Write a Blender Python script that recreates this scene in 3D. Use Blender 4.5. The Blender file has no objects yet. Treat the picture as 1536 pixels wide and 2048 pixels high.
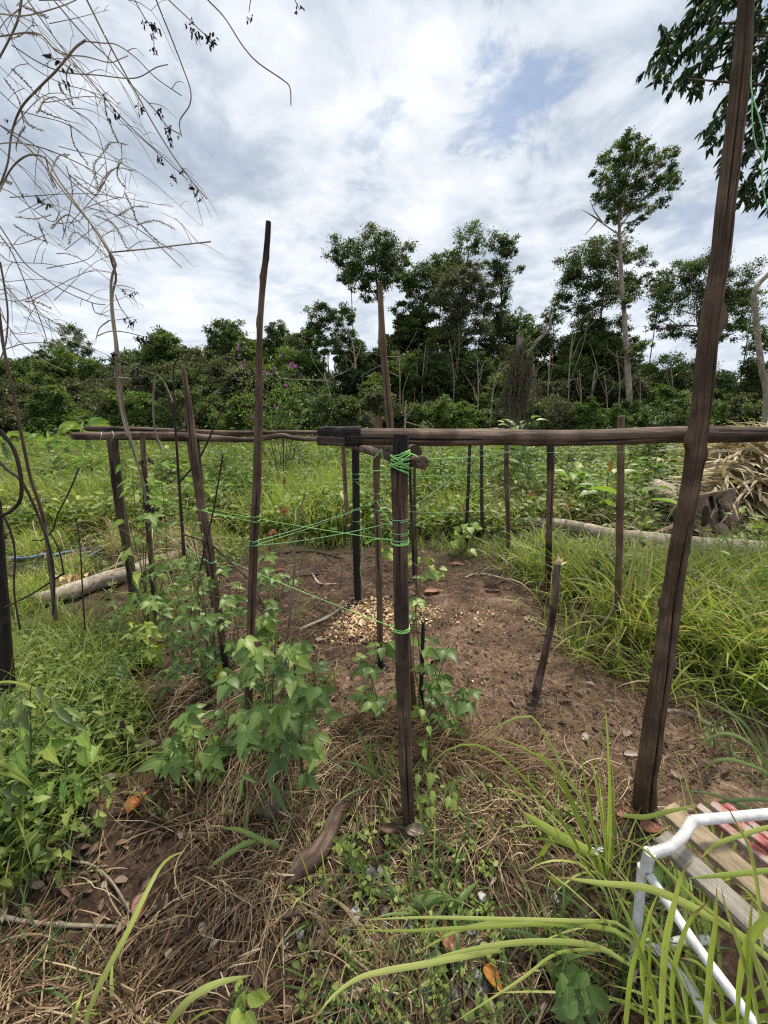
import bpy, math, random
import numpy as np
from mathutils import Vector
R = random.Random(7); rng = np.random.default_rng(11)
C = bpy.context.scene.collection
rad = math.radians
# ---------------- camera, sky, sun, exposure ----------------
FPX, PITCH, CH = 770.0, rad(14.1), 1.5
SP, CP = math.sin(PITCH), math.cos(PITCH)
cam = bpy.data.cameras.new('camera'); camo = bpy.data.objects.new('camera', cam); C.objects.link(camo)
cam.sensor_fit = 'VERTICAL'; cam.sensor_height = 24; cam.lens = 24*FPX/2048
cam.clip_start = 0.02; cam.clip_end = 3000
camo.location = (0, 0, CH); camo.rotation_euler = (rad(90)-PITCH, 0, 0)
bpy.context.scene.camera = camo
vs = bpy.context.scene.view_settings
vs.view_transform = 'Standard'; vs.look = 'None'; vs.gamma = 1; vs.exposure = 0.86
bpy.context.scene.cycles.filter_width = 1.25
bpy.context.scene.cycles.use_denoising = False
bpy.context.scene.cycles.max_bounces = 6
bpy.context.scene.cycles.diffuse_bounces = 3
bpy.context.scene.cycles.glossy_bounces = 2
bpy.context.scene.cycles.transmission_bounces = 3

def nd(nt, typ, ins=None, **props):
    n = nt.nodes.new(typ)
    for k, v in props.items(): setattr(n, k, v)
    for k, v in (ins or {}).items():
        s = n.inputs[k]
        if hasattr(v, 'bl_idname') or isinstance(v, bpy.types.NodeSocket): nt.links.new(v, s)
        else: s.default_value = v
    return n
def ramp(nt, fac, stops, interp='LINEAR'):
    r = nt.nodes.new('ShaderNodeValToRGB'); r.color_ramp.interpolation = interp
    e = r.color_ramp.elements
    while len(e) > 1: e.remove(e[0])
    e[0].position = stops[0][0]; e[0].color = (*stops[0][1], 1)
    for p, c in stops[1:]:
        x = e.new(p); x.color = (*c, 1)
    nt.links.new(fac, r.inputs[0]); return r.outputs[0]
def mth(nt, op, a, b=None, c=None, clamp=False):
    n = nt.nodes.new('ShaderNodeMath'); n.operation = op; n.use_clamp = clamp
    for i, v in enumerate((a, b, c)):
        if v is None: continue
        if isinstance(v, bpy.types.NodeSocket): nt.links.new(v, n.inputs[i])
        else: n.inputs[i].default_value = v
    return n.outputs[0]
def mixc(nt, fac, a, b, mode='MIX'):
    n = nt.nodes.new('ShaderNodeMix'); n.data_type = 'RGBA'; n.blend_type = mode
    for i, v in ((0, fac), (6, a), (7, b)):
        if isinstance(v, bpy.types.NodeSocket): nt.links.new(v, n.inputs[i])
        else: n.inputs[i].default_value = v if i == 0 else (*v, 1)
    return n.outputs[2]
def noise(nt, vec, scale, detail=4, rough=.55, dist=0):
    n = nd(nt, 'ShaderNodeTexNoise', {'Vector': vec, 'Scale': scale, 'Detail': detail, 'Roughness': rough, 'Distortion': dist})
    return n.outputs[0]

SUN_EL, SUN_AZ = rad(62), rad(35)       # azimuth from +Y towards +X
W = bpy.data.worlds.new("World"); bpy.context.scene.world = W; W.use_nodes = True
nt = W.node_tree; nt.nodes.clear()
sky = nd(nt, 'ShaderNodeTexSky', sky_type='NISHITA', sun_disc=False, sun_elevation=SUN_EL, sun_rotation=SUN_AZ)
tc = nd(nt, 'ShaderNodeTexCoord').outputs['Generated']
sx = nd(nt, 'ShaderNodeSeparateXYZ', {0: tc})
zz = mth(nt, 'ADD', mth(nt, 'MAXIMUM', sx.outputs[2], 0.0), 0.16)
pv = nd(nt, 'ShaderNodeCombineXYZ', {0: mth(nt, 'DIVIDE', sx.outputs[0], zz), 1: mth(nt, 'DIVIDE', sx.outputs[1], zz), 2: 0.0}).outputs[0]
n1 = noise(nt, pv, 1.1, 8, .58, .35)
n2 = noise(nt, nd(nt, 'ShaderNodeVectorMath', {0: pv, 1: (7.3, 2.1, 4.0)}, operation='ADD').outputs[0], 3.4, 8, .62, .3)
n3 = noise(nt, nd(nt, 'ShaderNodeVectorMath', {0: pv, 1: (1.3, 9.1, 2.0)}, operation='ADD').outputs[0], .55, 3, .5, .2)
m = mth(nt, 'ADD', mth(nt, 'MULTIPLY', n1, .46), mth(nt, 'ADD', mth(nt, 'MULTIPLY', n2, .40), mth(nt, 'MULTIPLY', n3, .14)))
cloud = ramp(nt, m, [(.38, (.22, .262, .325)), (.45, (.315, .357, .415)), (.50, (.425, .46, .505)), (.56, (.53, .555, .59)), (.64, (.63, .645, .665))])
low = ramp(nt, sx.outputs[2], [(0.0, (1, 1, 1)), (.12, (.8, .8, .8)), (.38, (0, 0, 0))])
cloud = mixc(nt, mth(nt, 'MULTIPLY', low, .55), cloud, (.50, .545, .60))
def hole(px, py, r0, r1, wob):
    d = Vector(((px-768)/FPX, CP+(1024-py)/FPX*SP, -SP+(1024-py)/FPX*CP)).normalized()
    dd = nd(nt, 'ShaderNodeVectorMath', {0: tc, 1: d}, operation='DISTANCE').outputs['Value']
    dd = mth(nt, 'ADD', dd, mth(nt, 'MULTIPLY', mth(nt, 'SUBTRACT', n2, .5), wob))
    return nd(nt, 'ShaderNodeMapRange', {0: dd, 1: r0, 2: r1, 3: 1.0, 4: 0.0}).outputs[0]
h = mth(nt, 'MAXIMUM', hole(1000, 235, .0, .07, .75), mth(nt, 'MAXIMUM', mth(nt, 'MULTIPLY', hole(745, 165, .0, .08, 1.0), .5), mth(nt, 'MULTIPLY', hole(1440, 405, 0., .12, .9), .35)))
h = mth(nt, 'MULTIPLY', h, .55)
bg1 = nd(nt, 'ShaderNodeBackground', {0: cloud, 1: 1.0})
skyc = mixc(nt, .8, sky.outputs[0], (2.0, 3.1, 5.4))
bg2 = nd(nt, 'ShaderNodeBackground', {0: skyc, 1: 0.07})
mx = nd(nt, 'ShaderNodeMixShader', {0: h, 1: bg1.outputs[0], 2: bg2.outputs[0]})
nd(nt, 'ShaderNodeOutputWorld', {0: mx.outputs[0]})
W.cycles.sampling_method = 'MANUAL'; W.cycles.sample_map_resolution = 512
sun = bpy.data.lights.new('sun', 'SUN'); suno = bpy.data.objects.new('sun', sun); C.objects.link(suno)
sun.energy = 3.1; sun.angle = rad(11); sun.color = (1, .93, .80)
sd = Vector((math.sin(SUN_AZ)*math.cos(SUN_EL), math.cos(SUN_AZ)*math.cos(SUN_EL), math.sin(SUN_EL)))
suno.rotation_euler = (-sd).to_track_quat('-Z', 'Y').to_euler(); suno.location = (0, 0, 30)

# ---------------- measuring helpers ----------------
def ray(px, py):
    dx, dy = (px-768)/FPX, (1024-py)/FPX
    return dx, CP+dy*SP, -SP+dy*CP
def H(px, py, z=0.0):
    a, b, c = ray(px, py); t = (z-CH)/c; return np.array([a*t, b*t, z])
def P(px, py, Y):
    a, b, c = ray(px, py); t = Y/b; return np.array([a*t, Y, CH+c*t])
def tt(py, Y): return Y/ray(0, py)[1]            # depth along the lens axis
def hsh(i, j, s): v = np.sin(i*127.1+j*311.7+s*74.7)*43758.5453; return v-np.floor(v)
def vn(x, y, s=0):
    i, j = np.floor(x), np.floor(y); u, v = x-i, y-j; u = u*u*(3-2*u); v = v*v*(3-2*v)
    return (hsh(i, j, s)*(1-u)+hsh(i+1, j, s)*u)*(1-v)+(hsh(i, j+1, s)*(1-u)+hsh(i+1, j+1, s)*u)*v
def sstep(a, b, x): t = np.clip((x-a)/(b-a), 0, 1); return t*t*(3-2*t)
MOUNDS = [(-.42, 1.62, .30, .06), (.22, 1.55, .28, .05), (-.85, 1.9, .4, .05), (-1.6, 1.6, .5, .06), (-1.35, 1.1, .4, .07), (-.35, 1.15, .3, .03)]
def hgt(x, y):
    x = np.asarray(x, float); y = np.asarray(y, float)
    z = .05*(vn(x*1.3, y*1.3, 1)-.5)+.022*(vn(x*6, y*6, 2)-.5)+.010*(vn(x*19, y*19, 3)-.5)
    z = z+.35*(vn(x*.35, y*.35, 4)-.5)*sstep(5, 12, y)
    for a, b, r, h_ in MOUNDS: z = z+h_*np.exp(-((x-a)**2+(y-b)**2)/r**2)
    return z
def G(px, py):
    p = H(px, py, 0.0)
    for _ in range(3): p = H(px, py, float(hgt(p[0], p[1])))
    return p
def Gs(px, py):
    dx, dy = (px-768)/FPX, (1024-py)/FPX
    t = CH/-(-SP+dy*CP); x = dx*t; y = (CP+dy*SP)*t
    return np.stack([x, y, hgt(x, y)], 1)
def inpoly(x, y, poly):
    c = np.zeros(len(x), bool); n = len(poly)
    for i in range(n):
        (x1, y1), (x2, y2) = poly[i], poly[i-1]
        if y1 == y2: continue
        c ^= ((y1 > y) != (y2 > y)) & (x < (x2-x1)*(y-y1)/(y2-y1)+x1)
    return c
def scat(poly, n, thr=None, fr=.012):
    """n ground points inside a photo-measured region (optionally patchy)."""
    q = np.array(poly, float); lo, hi = q.min(0), q.max(0); out = []; k = 0
    while k < n:
        xy = rng.random((n*2, 2))*(hi-lo)+lo
        m = inpoly(xy[:, 0], xy[:, 1], poly)
        if thr is not None: m &= vn(xy[:, 0]*fr, xy[:, 1]*fr*1.6, 9)+.3*vn(xy[:, 0]*fr*3, xy[:, 1]*fr*4, 8) > thr
        xy = xy[m]
        if len(xy) == 0: break
        out.append(xy); k += len(xy)
    xy = np.concatenate(out)[:n]
    return Gs(xy[:, 0], xy[:, 1])
def nrm(v): return v/np.maximum(np.linalg.norm(v, axis=-1, keepdims=True), 1e-9)
def spl(pts, n):
    p = np.array(pts, float)
    if len(p) == 2: return p[0]+(p[1]-p[0])*np.linspace(0, 1, n)[:, None]
    q = np.vstack([2*p[0]-p[1], p, 2*p[-1]-p[-2]])
    L = np.r_[0, np.cumsum(np.linalg.norm(np.diff(p, axis=0), axis=1))]; L /= L[-1]
    s = np.linspace(0, 1, n); k = np.clip(np.searchsorted(L, s, 'right')-1, 0, len(p)-2)
    u = ((s-L[k])/np.maximum(L[k+1]-L[k], 1e-9))[:, None]
    a, b, c, d = q[k], q[k+1], q[k+2], q[k+3]
    return .5*(2*b+(c-a)*u+(2*a-5*b+4*c-d)*u**2+(3*b-a-3*c+d)*u**3)

# ---------------- mesh collector ----------------
class MB:
    def __init__(s): s.v=[]; s.i=[]; s.k=[]; s.m=[]; s.t=[]; s.g=[]; s.n=0
    def add(s, V, faces, tint=0., gr=None, mat=0):
        V = np.asarray(V, float).reshape(-1, 3); k = len(V)
        s.v.append(V); s.t.append(np.broadcast_to(np.asarray(tint, float), (k,)))
        s.g.append(V if gr is None else np.asarray(gr, float).reshape(-1, 3))
        for f in faces:
            f = np.asarray(f, int)
            s.i.append((f+s.n).ravel()); s.k.append(np.full(len(f), f.shape[1])); s.m.append(np.full(len(f), mat))
        s.n += k; return s
    def build(s, name, mats, parent=None, smooth=True):
        me = bpy.data.meshes.new(name)
        V = np.concatenate(s.v).astype(np.float32); I = np.concatenate(s.i).astype(np.int32); K = np.concatenate(s.k)
        org = np.array(getattr(parent, 'location', (0, 0, 0)), np.float32) if parent is not None else None
        if parent is not None and parent.parent is not None: org = org+np.array(parent.parent.location, np.float32)
        own = None
        if parent is None:
            own = np.array([V[:, 0].mean(), V[:, 1].mean(), V[:, 2].min()], np.float32); V = V-own
        else: V = V-org
        me.vertices.add(len(V)); me.vertices.foreach_set('co', V.ravel())
        me.loops.add(len(I)); me.loops.foreach_set('vertex_index', I)
        me.polygons.add(len(K)); st = np.r_[0, np.cumsum(K)[:-1]].astype(np.int32)
        me.polygons.foreach_set('loop_start', st)
        me.polygons.foreach_set('material_index', np.concatenate(s.m).astype(np.int32))
        me.update(calc_edges=True)
        me.polygons.foreach_set('use_smooth', np.full(len(K), smooth))
        a = me.attributes.new('tint', 'FLOAT', 'POINT'); a.data.foreach_set('value', np.concatenate(s.t).astype(np.float32))
        a = me.attributes.new('gr', 'FLOAT_VECTOR', 'POINT'); a.data.foreach_set('vector', np.concatenate(s.g).astype(np.float32).ravel())
        for m_ in (mats if isinstance(mats, (list, tuple)) else [mats]): me.materials.append(m_)
        o = bpy.data.objects.new(name, me); C.objects.link(o)
        if parent is not None: o.parent = parent
        else: o.location = own
        return o
def thing(name, label, cat, loc, group=None):
    o = bpy.data.objects.new(name, None); C.objects.link(o); o.location = tuple(float(a) for a in loc)
    o.empty_display_size = .1
    return tag(o, label, cat, group)
def tag(o, label=None, cat=None, group=None, kind=None):
    if label: o['label'] = label
    if cat: o['category'] = cat
    if group: o['group'] = group
    if kind: o['kind'] = kind
    return o

def tube(mb, pts, r, seg=8, tint=0., mat=0, disp=None, off=None, cap=True, capmat=None):
    pts = np.asarray(pts, float); n = len(pts); r = np.broadcast_to(np.asarray(r, float), (n,))
    T = nrm(np.gradient(pts, axis=0))
    ref = np.array([1., 0, 0]) if abs(T[0][0]) < .8 else np.array([0, 0, 1.])
    e1 = nrm(ref-(T@ref)[:, None]*T); e2 = np.cross(T, e1)
    th = np.linspace(0, 2*np.pi, seg, endpoint=False)
    s = np.r_[0, np.cumsum(np.linalg.norm(np.diff(pts, axis=0), axis=1))]
    rr = r[:, None]*np.ones(seg)
    if disp is not None: rr = rr*disp(s[:, None]/max(s[-1], 1e-9), th[None, :], s[:, None])
    V = pts[:, None]+rr[..., None]*(np.cos(th)[None, :, None]*e1[:, None]+np.sin(th)[None, :, None]*e2[:, None])
    o = rng.random(3)*9 if off is None else np.asarray(off)
    g = np.stack([np.cos(th)[None]*r[:, None]+o[0], np.sin(th)[None]*r[:, None]+o[1], s[:, None]+0*th[None]+o[2]], -1)
    tn = (np.asarray(tint, float)[:, None]*np.ones(seg)).ravel() if np.ndim(tint) == 1 else tint
    if disp is not None and getattr(disp, 'mask', None): tn = np.maximum(np.broadcast_to(tn, (n*seg,)), disp.mask(s[:, None]/max(s[-1], 1e-9), th[None, :], s[:, None]).ravel()*1.7)  # cracks get their depth shade as near-black colour
    a = (np.arange(n-1)[:, None]*seg+np.arange(seg)[None]); b = (np.arange(n-1)[:, None]*seg+(np.arange(seg)+1)[None] % seg)
    F = np.stack([a, b, b+seg, a+seg], -1).reshape(-1, 4)
    mb.add(V, [F], tn, g, mat)
    if cap and seg > 2:
        for e, k in ((0, 0), (1, n-1)):
            Vc = np.vstack([V[k], pts[k][None]]); ix = np.arange(seg); jx = (ix+1) % seg; cc = np.full(seg, seg)
            Fc = np.stack([jx, ix, cc] if e == 0 else [ix, jx, cc], 1)
            tk = float(np.asarray(tint)[k]) if np.ndim(tint) == 1 else tint
            gc = np.vstack([np.stack([np.cos(th)*4, np.sin(th)*4, 0*th], 1), [[0, 0, 0]]])
            mb.add(Vc, [Fc], tk, gc, mat if capmat is None else capmat)

# leaf templates: x across, y along, z out of the leaf plane
def _mir(rows, tip, zt):
    """rows: (half width, y, edge z, midrib z)"""
    V = [(0, 0, 0)]; F3 = []; F4 = []
    for i, (w, y, ze, zm) in enumerate(rows): V += [(-w, y, ze), (0, max(y, .02), zm), (w, y, ze)]
    V.append((0, tip, zt)); n = len(rows)
    F3 += [(0, 2, 1), (0, 3, 2)]
    for i in range(n-1):
        a = 1+3*i; F4 += [(a, a+1, a+4, a+3), (a+1, a+2, a+5, a+4)]
    a = 1+3*(n-1); t = len(V)-1; F3 += [(a, a+1, t), (a+1, a+2, t)]
    return np.array(V, float), [np.array(F3), np.array(F4)] if F4 else [np.array(F3)]
L4 = (np.array([(0, 0, 0), (-.5, .45, .1), (.5, .45, .1), (0, 1, -.08)], float), [np.array([(0, 3, 1), (0, 2, 3)])])
OVATE = _mir([(.38, .16, .06, 0), (.5, .38, .09, .0), (.36, .68, .03, -.05), (.15, .88, -.06, -.11)], 1, -.17)
BEAN = _mir([(.36, .05, .04, 0), (.5, .24, .08, .01), (.42, .48, .06, -.01), (.22, .75, -.03, -.07), (.08, .92, -.10, -.13)], 1, -.18)
HEART = _mir([(.34, -.12, .06, 0), (.52, .12, .10, .01), (.46, .42, .06, -.01), (.24, .74, -.02, -.07)], 1, -.15)
LANCE = _mir([(.30, .12, .05, 0), (.5, .4, .06, 0), (.32, .74, .0, -.05)], 1, -.14)
ARROW = _mir([(.55, -.18, .02, 0), (.30, .16, .05, 0), (.38, .38, .05, 0), (.2, .72, 0, -.05)], 1, -.12)
def leaves(mb, T, Pn, D, N, L, W, tint, mat=0):
    Tv, Tf = T; n = len(Pn); k = len(Tv)
    if n == 0: return
    D = nrm(D); N = nrm(N-(N*D).sum(1, keepdims=True)*D); S = np.cross(D, N)
    L = np.broadcast_to(L, (n,))[:, None, None]; Wd = np.broadcast_to(W, (n,))[:, None, None]
    V = Pn[:, None]+Tv[None, :, 0:1]*Wd*S[:, None]+Tv[None, :, 1:2]*L*D[:, None]+Tv[None, :, 2:3]*L*N[:, None]
    off = (np.arange(n)*k)[:, None, None]
    gr = np.tile(Tv, (n, 1)); gr[:, 2] = np.repeat(rng.random(n)*20, k)
    mb.add(V, [(f[None]+off).reshape(-1, f.shape[1]) for f in Tf], np.repeat(np.broadcast_to(tint, (n,)), k), gr, mat)
def rand_n(n): return rng.normal(size=(n, 3))
def blades(mb, Pn, az, L, Wd, lean, curl, nseg=4, tint=0., mat=0, fold=False, kink=None):
    n = len(Pn); bc = lambda a: np.broadcast_to(a, (n,)).astype(float)
    az, L, Wd, lean, curl = map(bc, (az, L, Wd, lean, curl))
    s = np.linspace(0, 1, nseg+1); sm = (s[1:]+s[:-1])/2
    th = lean[:, None]+curl[:, None]*sm[None]**1.4
    if kink is not None: th = th+kink[:, None]*(sm[None] > .6)
    st = (L/nseg)[:, None]
    dx = np.sin(th)*st; dz = np.cos(th)*st
    cx = np.c_[np.zeros(n), np.cumsum(dx, 1)]; cz = np.c_[np.zeros(n), np.cumsum(dz, 1)]
    sway = (rng.normal(size=n)*.12)[:, None]*s[None]**2*L[:, None]
    pos = np.stack([Pn[:, 0:1]+cx*np.cos(az)[:, None]-sway*np.sin(az)[:, None], Pn[:, 1:2]+cx*np.sin(az)[:, None]+sway*np.cos(az)[:, None], Pn[:, 2:3]+cz], -1)
    w = np.interp(s, [0, .25, .6, .85, 1], [.55, 1, .85, .45, .02])
    tw = rng.normal(size=n)*.5
    side = np.stack([-np.sin(az)*np.cos(tw), np.cos(az)*np.cos(tw), np.sin(tw)], -1)
    A = pos-side[:, None]*(w[None]*Wd[:, None]/2)[..., None]; B = pos+side[:, None]*(w[None]*Wd[:, None]/2)[..., None]
    m = nseg+1; tn = np.repeat(np.broadcast_to(tint, (n,)), (3 if fold else 2)*m)
    rr = np.repeat(rng.random(n)*20, (3 if fold else 2)*m)
    if not fold:
        V = np.stack([A, B], 2).reshape(-1, 3)
        b = (np.arange(n)*2*m)[:, None]+(np.arange(nseg)*2)[None]
        F = np.stack([b, b+1, b+3, b+2], -1).reshape(-1, 4)
        gx = np.tile([-.5, .5], n*m)
    else:
        Mi = pos-np.cross(side[:, None], nrm(np.gradient(pos, axis=1)))*(w[None]*Wd[:, None]*.18)[..., None]
        V = np.stack([A, Mi, B], 2).reshape(-1, 3)
        b = (np.arange(n)*3*m)[:, None]+(np.arange(nseg)*3)[None]
        F = np.concatenate([np.stack([b, b+1, b+4, b+3], -1).reshape(-1, 4), np.stack([b+1, b+2, b+5, b+4], -1).reshape(-1, 4)])
        gx = np.tile([-.5, 0, .5], n*m)
    gy = np.tile(np.repeat(s, 3 if fold else 2), n)
    mb.add(V, [F], tn, np.stack([gx, gy, rr], 1), mat)
def ribbon(mb, pts, wd, tint=0., mat=0, n=14, fold=.22, prof=None, up=(0, 0, 1)):
    p = spl(pts, n); T = nrm(np.gradient(p, axis=0)); s = np.linspace(0, 1, n)
    view = nrm(np.array([0, .55, -1.])+0*p)                       # broad face mostly to the open sky
    S = nrm(np.cross(T, nrm(p-np.array([p[:, 0].mean(), -.4, 2.0])))); N = np.cross(S, T)
    w = wd*(np.interp(s, [0, .2, .6, .85, 1], [.6, 1, .9, .5, .03]) if prof is None else np.interp(s, *prof))
    V = np.stack([p-S*w[:, None]/2, p-N*(w*fold)[:, None], p+S*w[:, None]/2], 1).reshape(-1, 3)
    b = np.arange(n-1)*3
    F = np.concatenate([np.stack([b, b+1, b+4, b+3], 1), np.stack([b+1, b+2, b+5, b+4], 1)])
    gr = np.stack([np.tile([-.5, 0, .5], n), np.repeat(s, 3), np.full(3*n, R.random()*20)], 1)
    mb.add(V, [F], tint, gr, mat)

# ---------------- materials ----------------
def newmat(name):
    m = bpy.data.materials.new(name); m.use_nodes = True; m.node_tree.nodes.clear(); return m, m.node_tree
def attr(nt, n): return nd(nt, 'ShaderNodeAttribute', attribute_name=n)
def foliage(name, stops, rough=.5, trans=.3, vein=0., spec=.4, blotch=.35, tmul=1.5, blade=False):
    m, nt = newmat(name)
    t = attr(nt, 'tint').outputs['Fac']; g = attr(nt, 'gr').outputs['Vector']
    col = ramp(nt, t, stops)
    pos = nd(nt, 'ShaderNodeNewGeometry').outputs['Position']
    nz = noise(nt, pos, 9, 3)
    col = mixc(nt, mth(nt, 'MULTIPLY', mth(nt, 'SUBTRACT', nz, .35, clamp=True), blotch*3), col, mixc(nt, 1.0, col, (.70, .68, .56), 'MULTIPLY'))
    if vein:
        s = nd(nt, 'ShaderNodeSeparateXYZ', {0: g}); ax = mth(nt, 'ABSOLUTE', s.outputs[0])
        mid = mth(nt, 'LESS_THAN', ax, .035)
        sv = mth(nt, 'SINE', mth(nt, 'MULTIPLY', mth(nt, 'SUBTRACT', s.outputs[1], mth(nt, 'MULTIPLY', ax, .8)), 42))
        sv = mth(nt, 'MULTIPLY', mth(nt, 'GREATER_THAN', sv, .86), .45)
        vv = mth(nt, 'MULTIPLY', mth(nt, 'MAXIMUM', mid, sv), vein)
        col = mixc(nt, vv, col, mixc(nt, 1.0, col, (1.9, 1.7, 1.8), 'MULTIPLY'))
    if blade:
        s = nd(nt, 'ShaderNodeSeparateXYZ', {0: g}); st = mth(nt, 'GREATER_THAN', mth(nt, 'SINE', mth(nt, 'MULTIPLY', s.outputs[0], 55)), .2)
        col = mixc(nt, mth(nt, 'MULTIPLY', st, .18), col, mixc(nt, 1.0, col, (.62, .68, .6), 'MULTIPLY'))
        col = mixc(nt, mth(nt, 'MULTIPLY', mth(nt, 'LESS_THAN', mth(nt, 'ABSOLUTE', s.outputs[0]), .05), .5), col, mixc(nt, 1.0, col, (1.5, 1.4, 1.5), 'MULTIPLY'))
        e = mth(nt, 'ADD', s.outputs[1], mth(nt, 'MULTIPLY', mth(nt, 'SUBTRACT', nz, .5), .5))
        col = mixc(nt, ramp(nt, e, [(.90, (0, 0, 0)), (.98, (1, 1, 1))]), col, (.30, .20, .09))
        sp_ = noise(nt, pos, 60, 2); col = mixc(nt, ramp(nt, sp_, [(.72, (0, 0, 0)), (.77, (.6, .6, .6))]), col, (.20, .14, .05))
    bs = nd(nt, 'ShaderNodeBsdfPrincipled', {'Base Color': col, 'Roughness': rough, 'Specular IOR Level': spec})
    tr = nd(nt, 'ShaderNodeBsdfTranslucent', {0: mixc(nt, 1.0, col, (tmul, tmul*1.05, tmul*.6), 'MULTIPLY')})
    mx = nd(nt, 'ShaderNodeMixShader', {0: trans, 1: bs.outputs[0], 2: tr.outputs[0]})
    nd(nt, 'ShaderNodeOutputMaterial', {0: mx.outputs[0]}); return m
def wood(name, dark, mid, light, char=True, rough=.8, gscale=(330, 330, 6), bump=.7, patch=None):
    m, nt = newmat(name)
    t = attr(nt, 'tint').outputs['Fac']; g = attr(nt, 'gr').outputs['Vector']
    gv = nd(nt, 'ShaderNodeVectorMath', {0: g, 1: gscale}, operation='MULTIPLY').outputs[0]
    n1 = noise(nt, gv, 1.0, 6, .65, .6)
    n2 = noise(nt, g, 7, 5, .6, .3)
    n3 = noise(nt, nd(nt, 'ShaderNodeVectorMath', {0: g, 1: (620, 620, 16)}, operation='MULTIPLY').outputs[0], 1.0, 3, .6)
    a = mth(nt, 'ADD', mth(nt, 'MULTIPLY', n1, .5), mth(nt, 'MULTIPLY', n2, .5))
    col = ramp(nt, a, [(.38, dark), (.49, mid), (.60, light)])
    if patch: col = mixc(nt, ramp(nt, noise(nt, g, 14, 4, .7), [(.44, (0, 0, 0)), (.56, (1, 1, 1))]), col, patch)
    col = mixc(nt, ramp(nt, n3, [(.30, (.75, .75, .75)), (.42, (0, 0, 0))]), col, tuple(c*.35 for c in dark))
    if char:  # burnt wood, and also the shade painted into cracks
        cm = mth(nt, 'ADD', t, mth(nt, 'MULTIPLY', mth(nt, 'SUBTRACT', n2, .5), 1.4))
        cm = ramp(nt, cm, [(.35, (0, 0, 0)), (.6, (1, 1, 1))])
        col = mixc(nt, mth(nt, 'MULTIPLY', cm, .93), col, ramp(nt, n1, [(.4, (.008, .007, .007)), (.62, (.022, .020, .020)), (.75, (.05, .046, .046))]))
    hgt_ = mth(nt, 'ADD', mth(nt, 'MULTIPLY', n1, .7), mth(nt, 'MULTIPLY', n3, .5))
    bp = nd(nt, 'ShaderNodeBump', {'Height': hgt_, 'Strength': bump, 'Distance': .006})
    bs = nd(nt, 'ShaderNodeBsdfPrincipled', {'Base Color': col, 'Roughness': rough, 'Specular IOR Level': .3, 'Normal': bp.outputs[0]})
    nd(nt, 'ShaderNodeOutputMaterial', {0: bs.outputs[0]}); return m
def plain(name, c1, c2, rough=.6, sc=30, bump=.2, spec=.4, tintmix=None, dist=.003):
    m, nt = newmat(name); pos = nd(nt, 'ShaderNodeNewGeometry').outputs['Position']
    n1 = noise(nt, pos, sc, 5, .65)
    col = ramp(nt, n1, [(.35, c1), (.65, c2)])
    if tintmix: col = mixc(nt, attr(nt, 'tint').outputs['Fac'], col, tintmix)
    bp = nd(nt, 'ShaderNodeBump', {'Height': n1, 'Strength': bump, 'Distance': dist})
    bs = nd(nt, 'ShaderNodeBsdfPrincipled', {'Base Color': col, 'Roughness': rough, 'Specular IOR Level': spec, 'Normal': bp.outputs[0]})
    nd(nt, 'ShaderNodeOutputMaterial', {0: bs.outputs[0]}); return m
M = {}
M['dense'] = foliage('foliage_dense', [(0, (.026, .042, .013)), (.4, (.062, .100, .024)), (.7, (.120, .170, .042)), (1, (.20, .25, .075))], .55, .26)
M['olive'] = foliage('foliage_olive', [(0, (.040, .052, .020)), (.45, (.092, .108, .042)), (.75, (.150, .155, .078)), (1, (.26, .25, .15))], .6, .22)
M['bright'] = foliage('foliage_bright', [(0, (.038, .066, .014)), (.5, (.105, .165, .032)), (1, (.21, .28, .055))], .5, .32)
M['dark_leaf'] = foliage('foliage_dark_drooping', [(0, (.010, .026, .012)), (.6, (.026, .058, .020)), (1, (.060, .10, .035))], .6, .3, spec=.2)
M['grass'] = foliage('grass_green', [(0, (.070, .105, .022)), (.35, (.160, .222, .042)), (.7, (.26, .325, .062)), (.9, (.32, .34, .09)), (1, (.38, .30, .16))], .5, .35, blade=True)
M['lime'] = foliage('grass_lime', [(0, (.14, .20, .032)), (.5, (.29, .37, .07)), (1, (.48, .53, .17))], .45, .38, blade=True)
M['blue_grass'] = foliage('grass_blue_green', [(0, (.055, .10, .032)), (.5, (.11, .18, .05)), (1, (.21, .28, .085))], .45, .3, blade=True)
M['weed'] = foliage('weed_green', [(0, (.042, .066, .016)), (.5, (.135, .195, .038)), (1, (.29, .345, .09))], .5, .3)
M['bean'] = foliage('bean_green', [(0, (.055, .105, .030)), (.5, (.115, .190, .046)), (1, (.21, .295, .068))], .45, .3, vein=.55)
M['bean_light'] = foliage('bean_light_green', [(0, (.08, .16, .03)), (.5, (.15, .26, .045)), (1, (.28, .36, .07))], .45, .38, vein=.5)
M['yellow'] = foliage('leaf_yellow', [(0, (.45, .40, .02)), (1, (.62, .52, .03))], .5, .3)
M['straw'] = foliage('straw', [(0, (.050, .029, .016)), (.35, (.135, .082, .042)), (.65, (.245, .168, .098)), (.88, (.40, .30, .185)), (1, (.54, .44, .30))], .7, .12, blotch=.2, spec=.25)
M['frond'] = foliage('dry_palm', [(0, (.20, .15, .09)), (.5, (.44, .35, .23)), (.85, (.62, .53, .37)), (1, (.48, .43, .16))], .65, .2)
M['litter'] = foliage('leaf_litter', [(0, (.03, .018, .012)), (.4, (.10, .052, .032)), (.75, (.20, .125, .085)), (1, (.34, .27, .21))], .65, .15)
M['dead_orange'] = foliage('dead_leaf_orange', [(0, (.30, .10, .015)), (1, (.42, .18, .03))], .5, .2, vein=.5)
M['dead_red'] = foliage('dead_leaf_red', [(0, (.17, .062, .038)), (1, (.28, .12, .070))], .5, .2, vein=.5)
M['dead_brown'] = foliage('dead_leaf_brown', [(0, (.085, .045, .032)), (1, (.19, .11, .08))], .6, .15, vein=.5)
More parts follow.
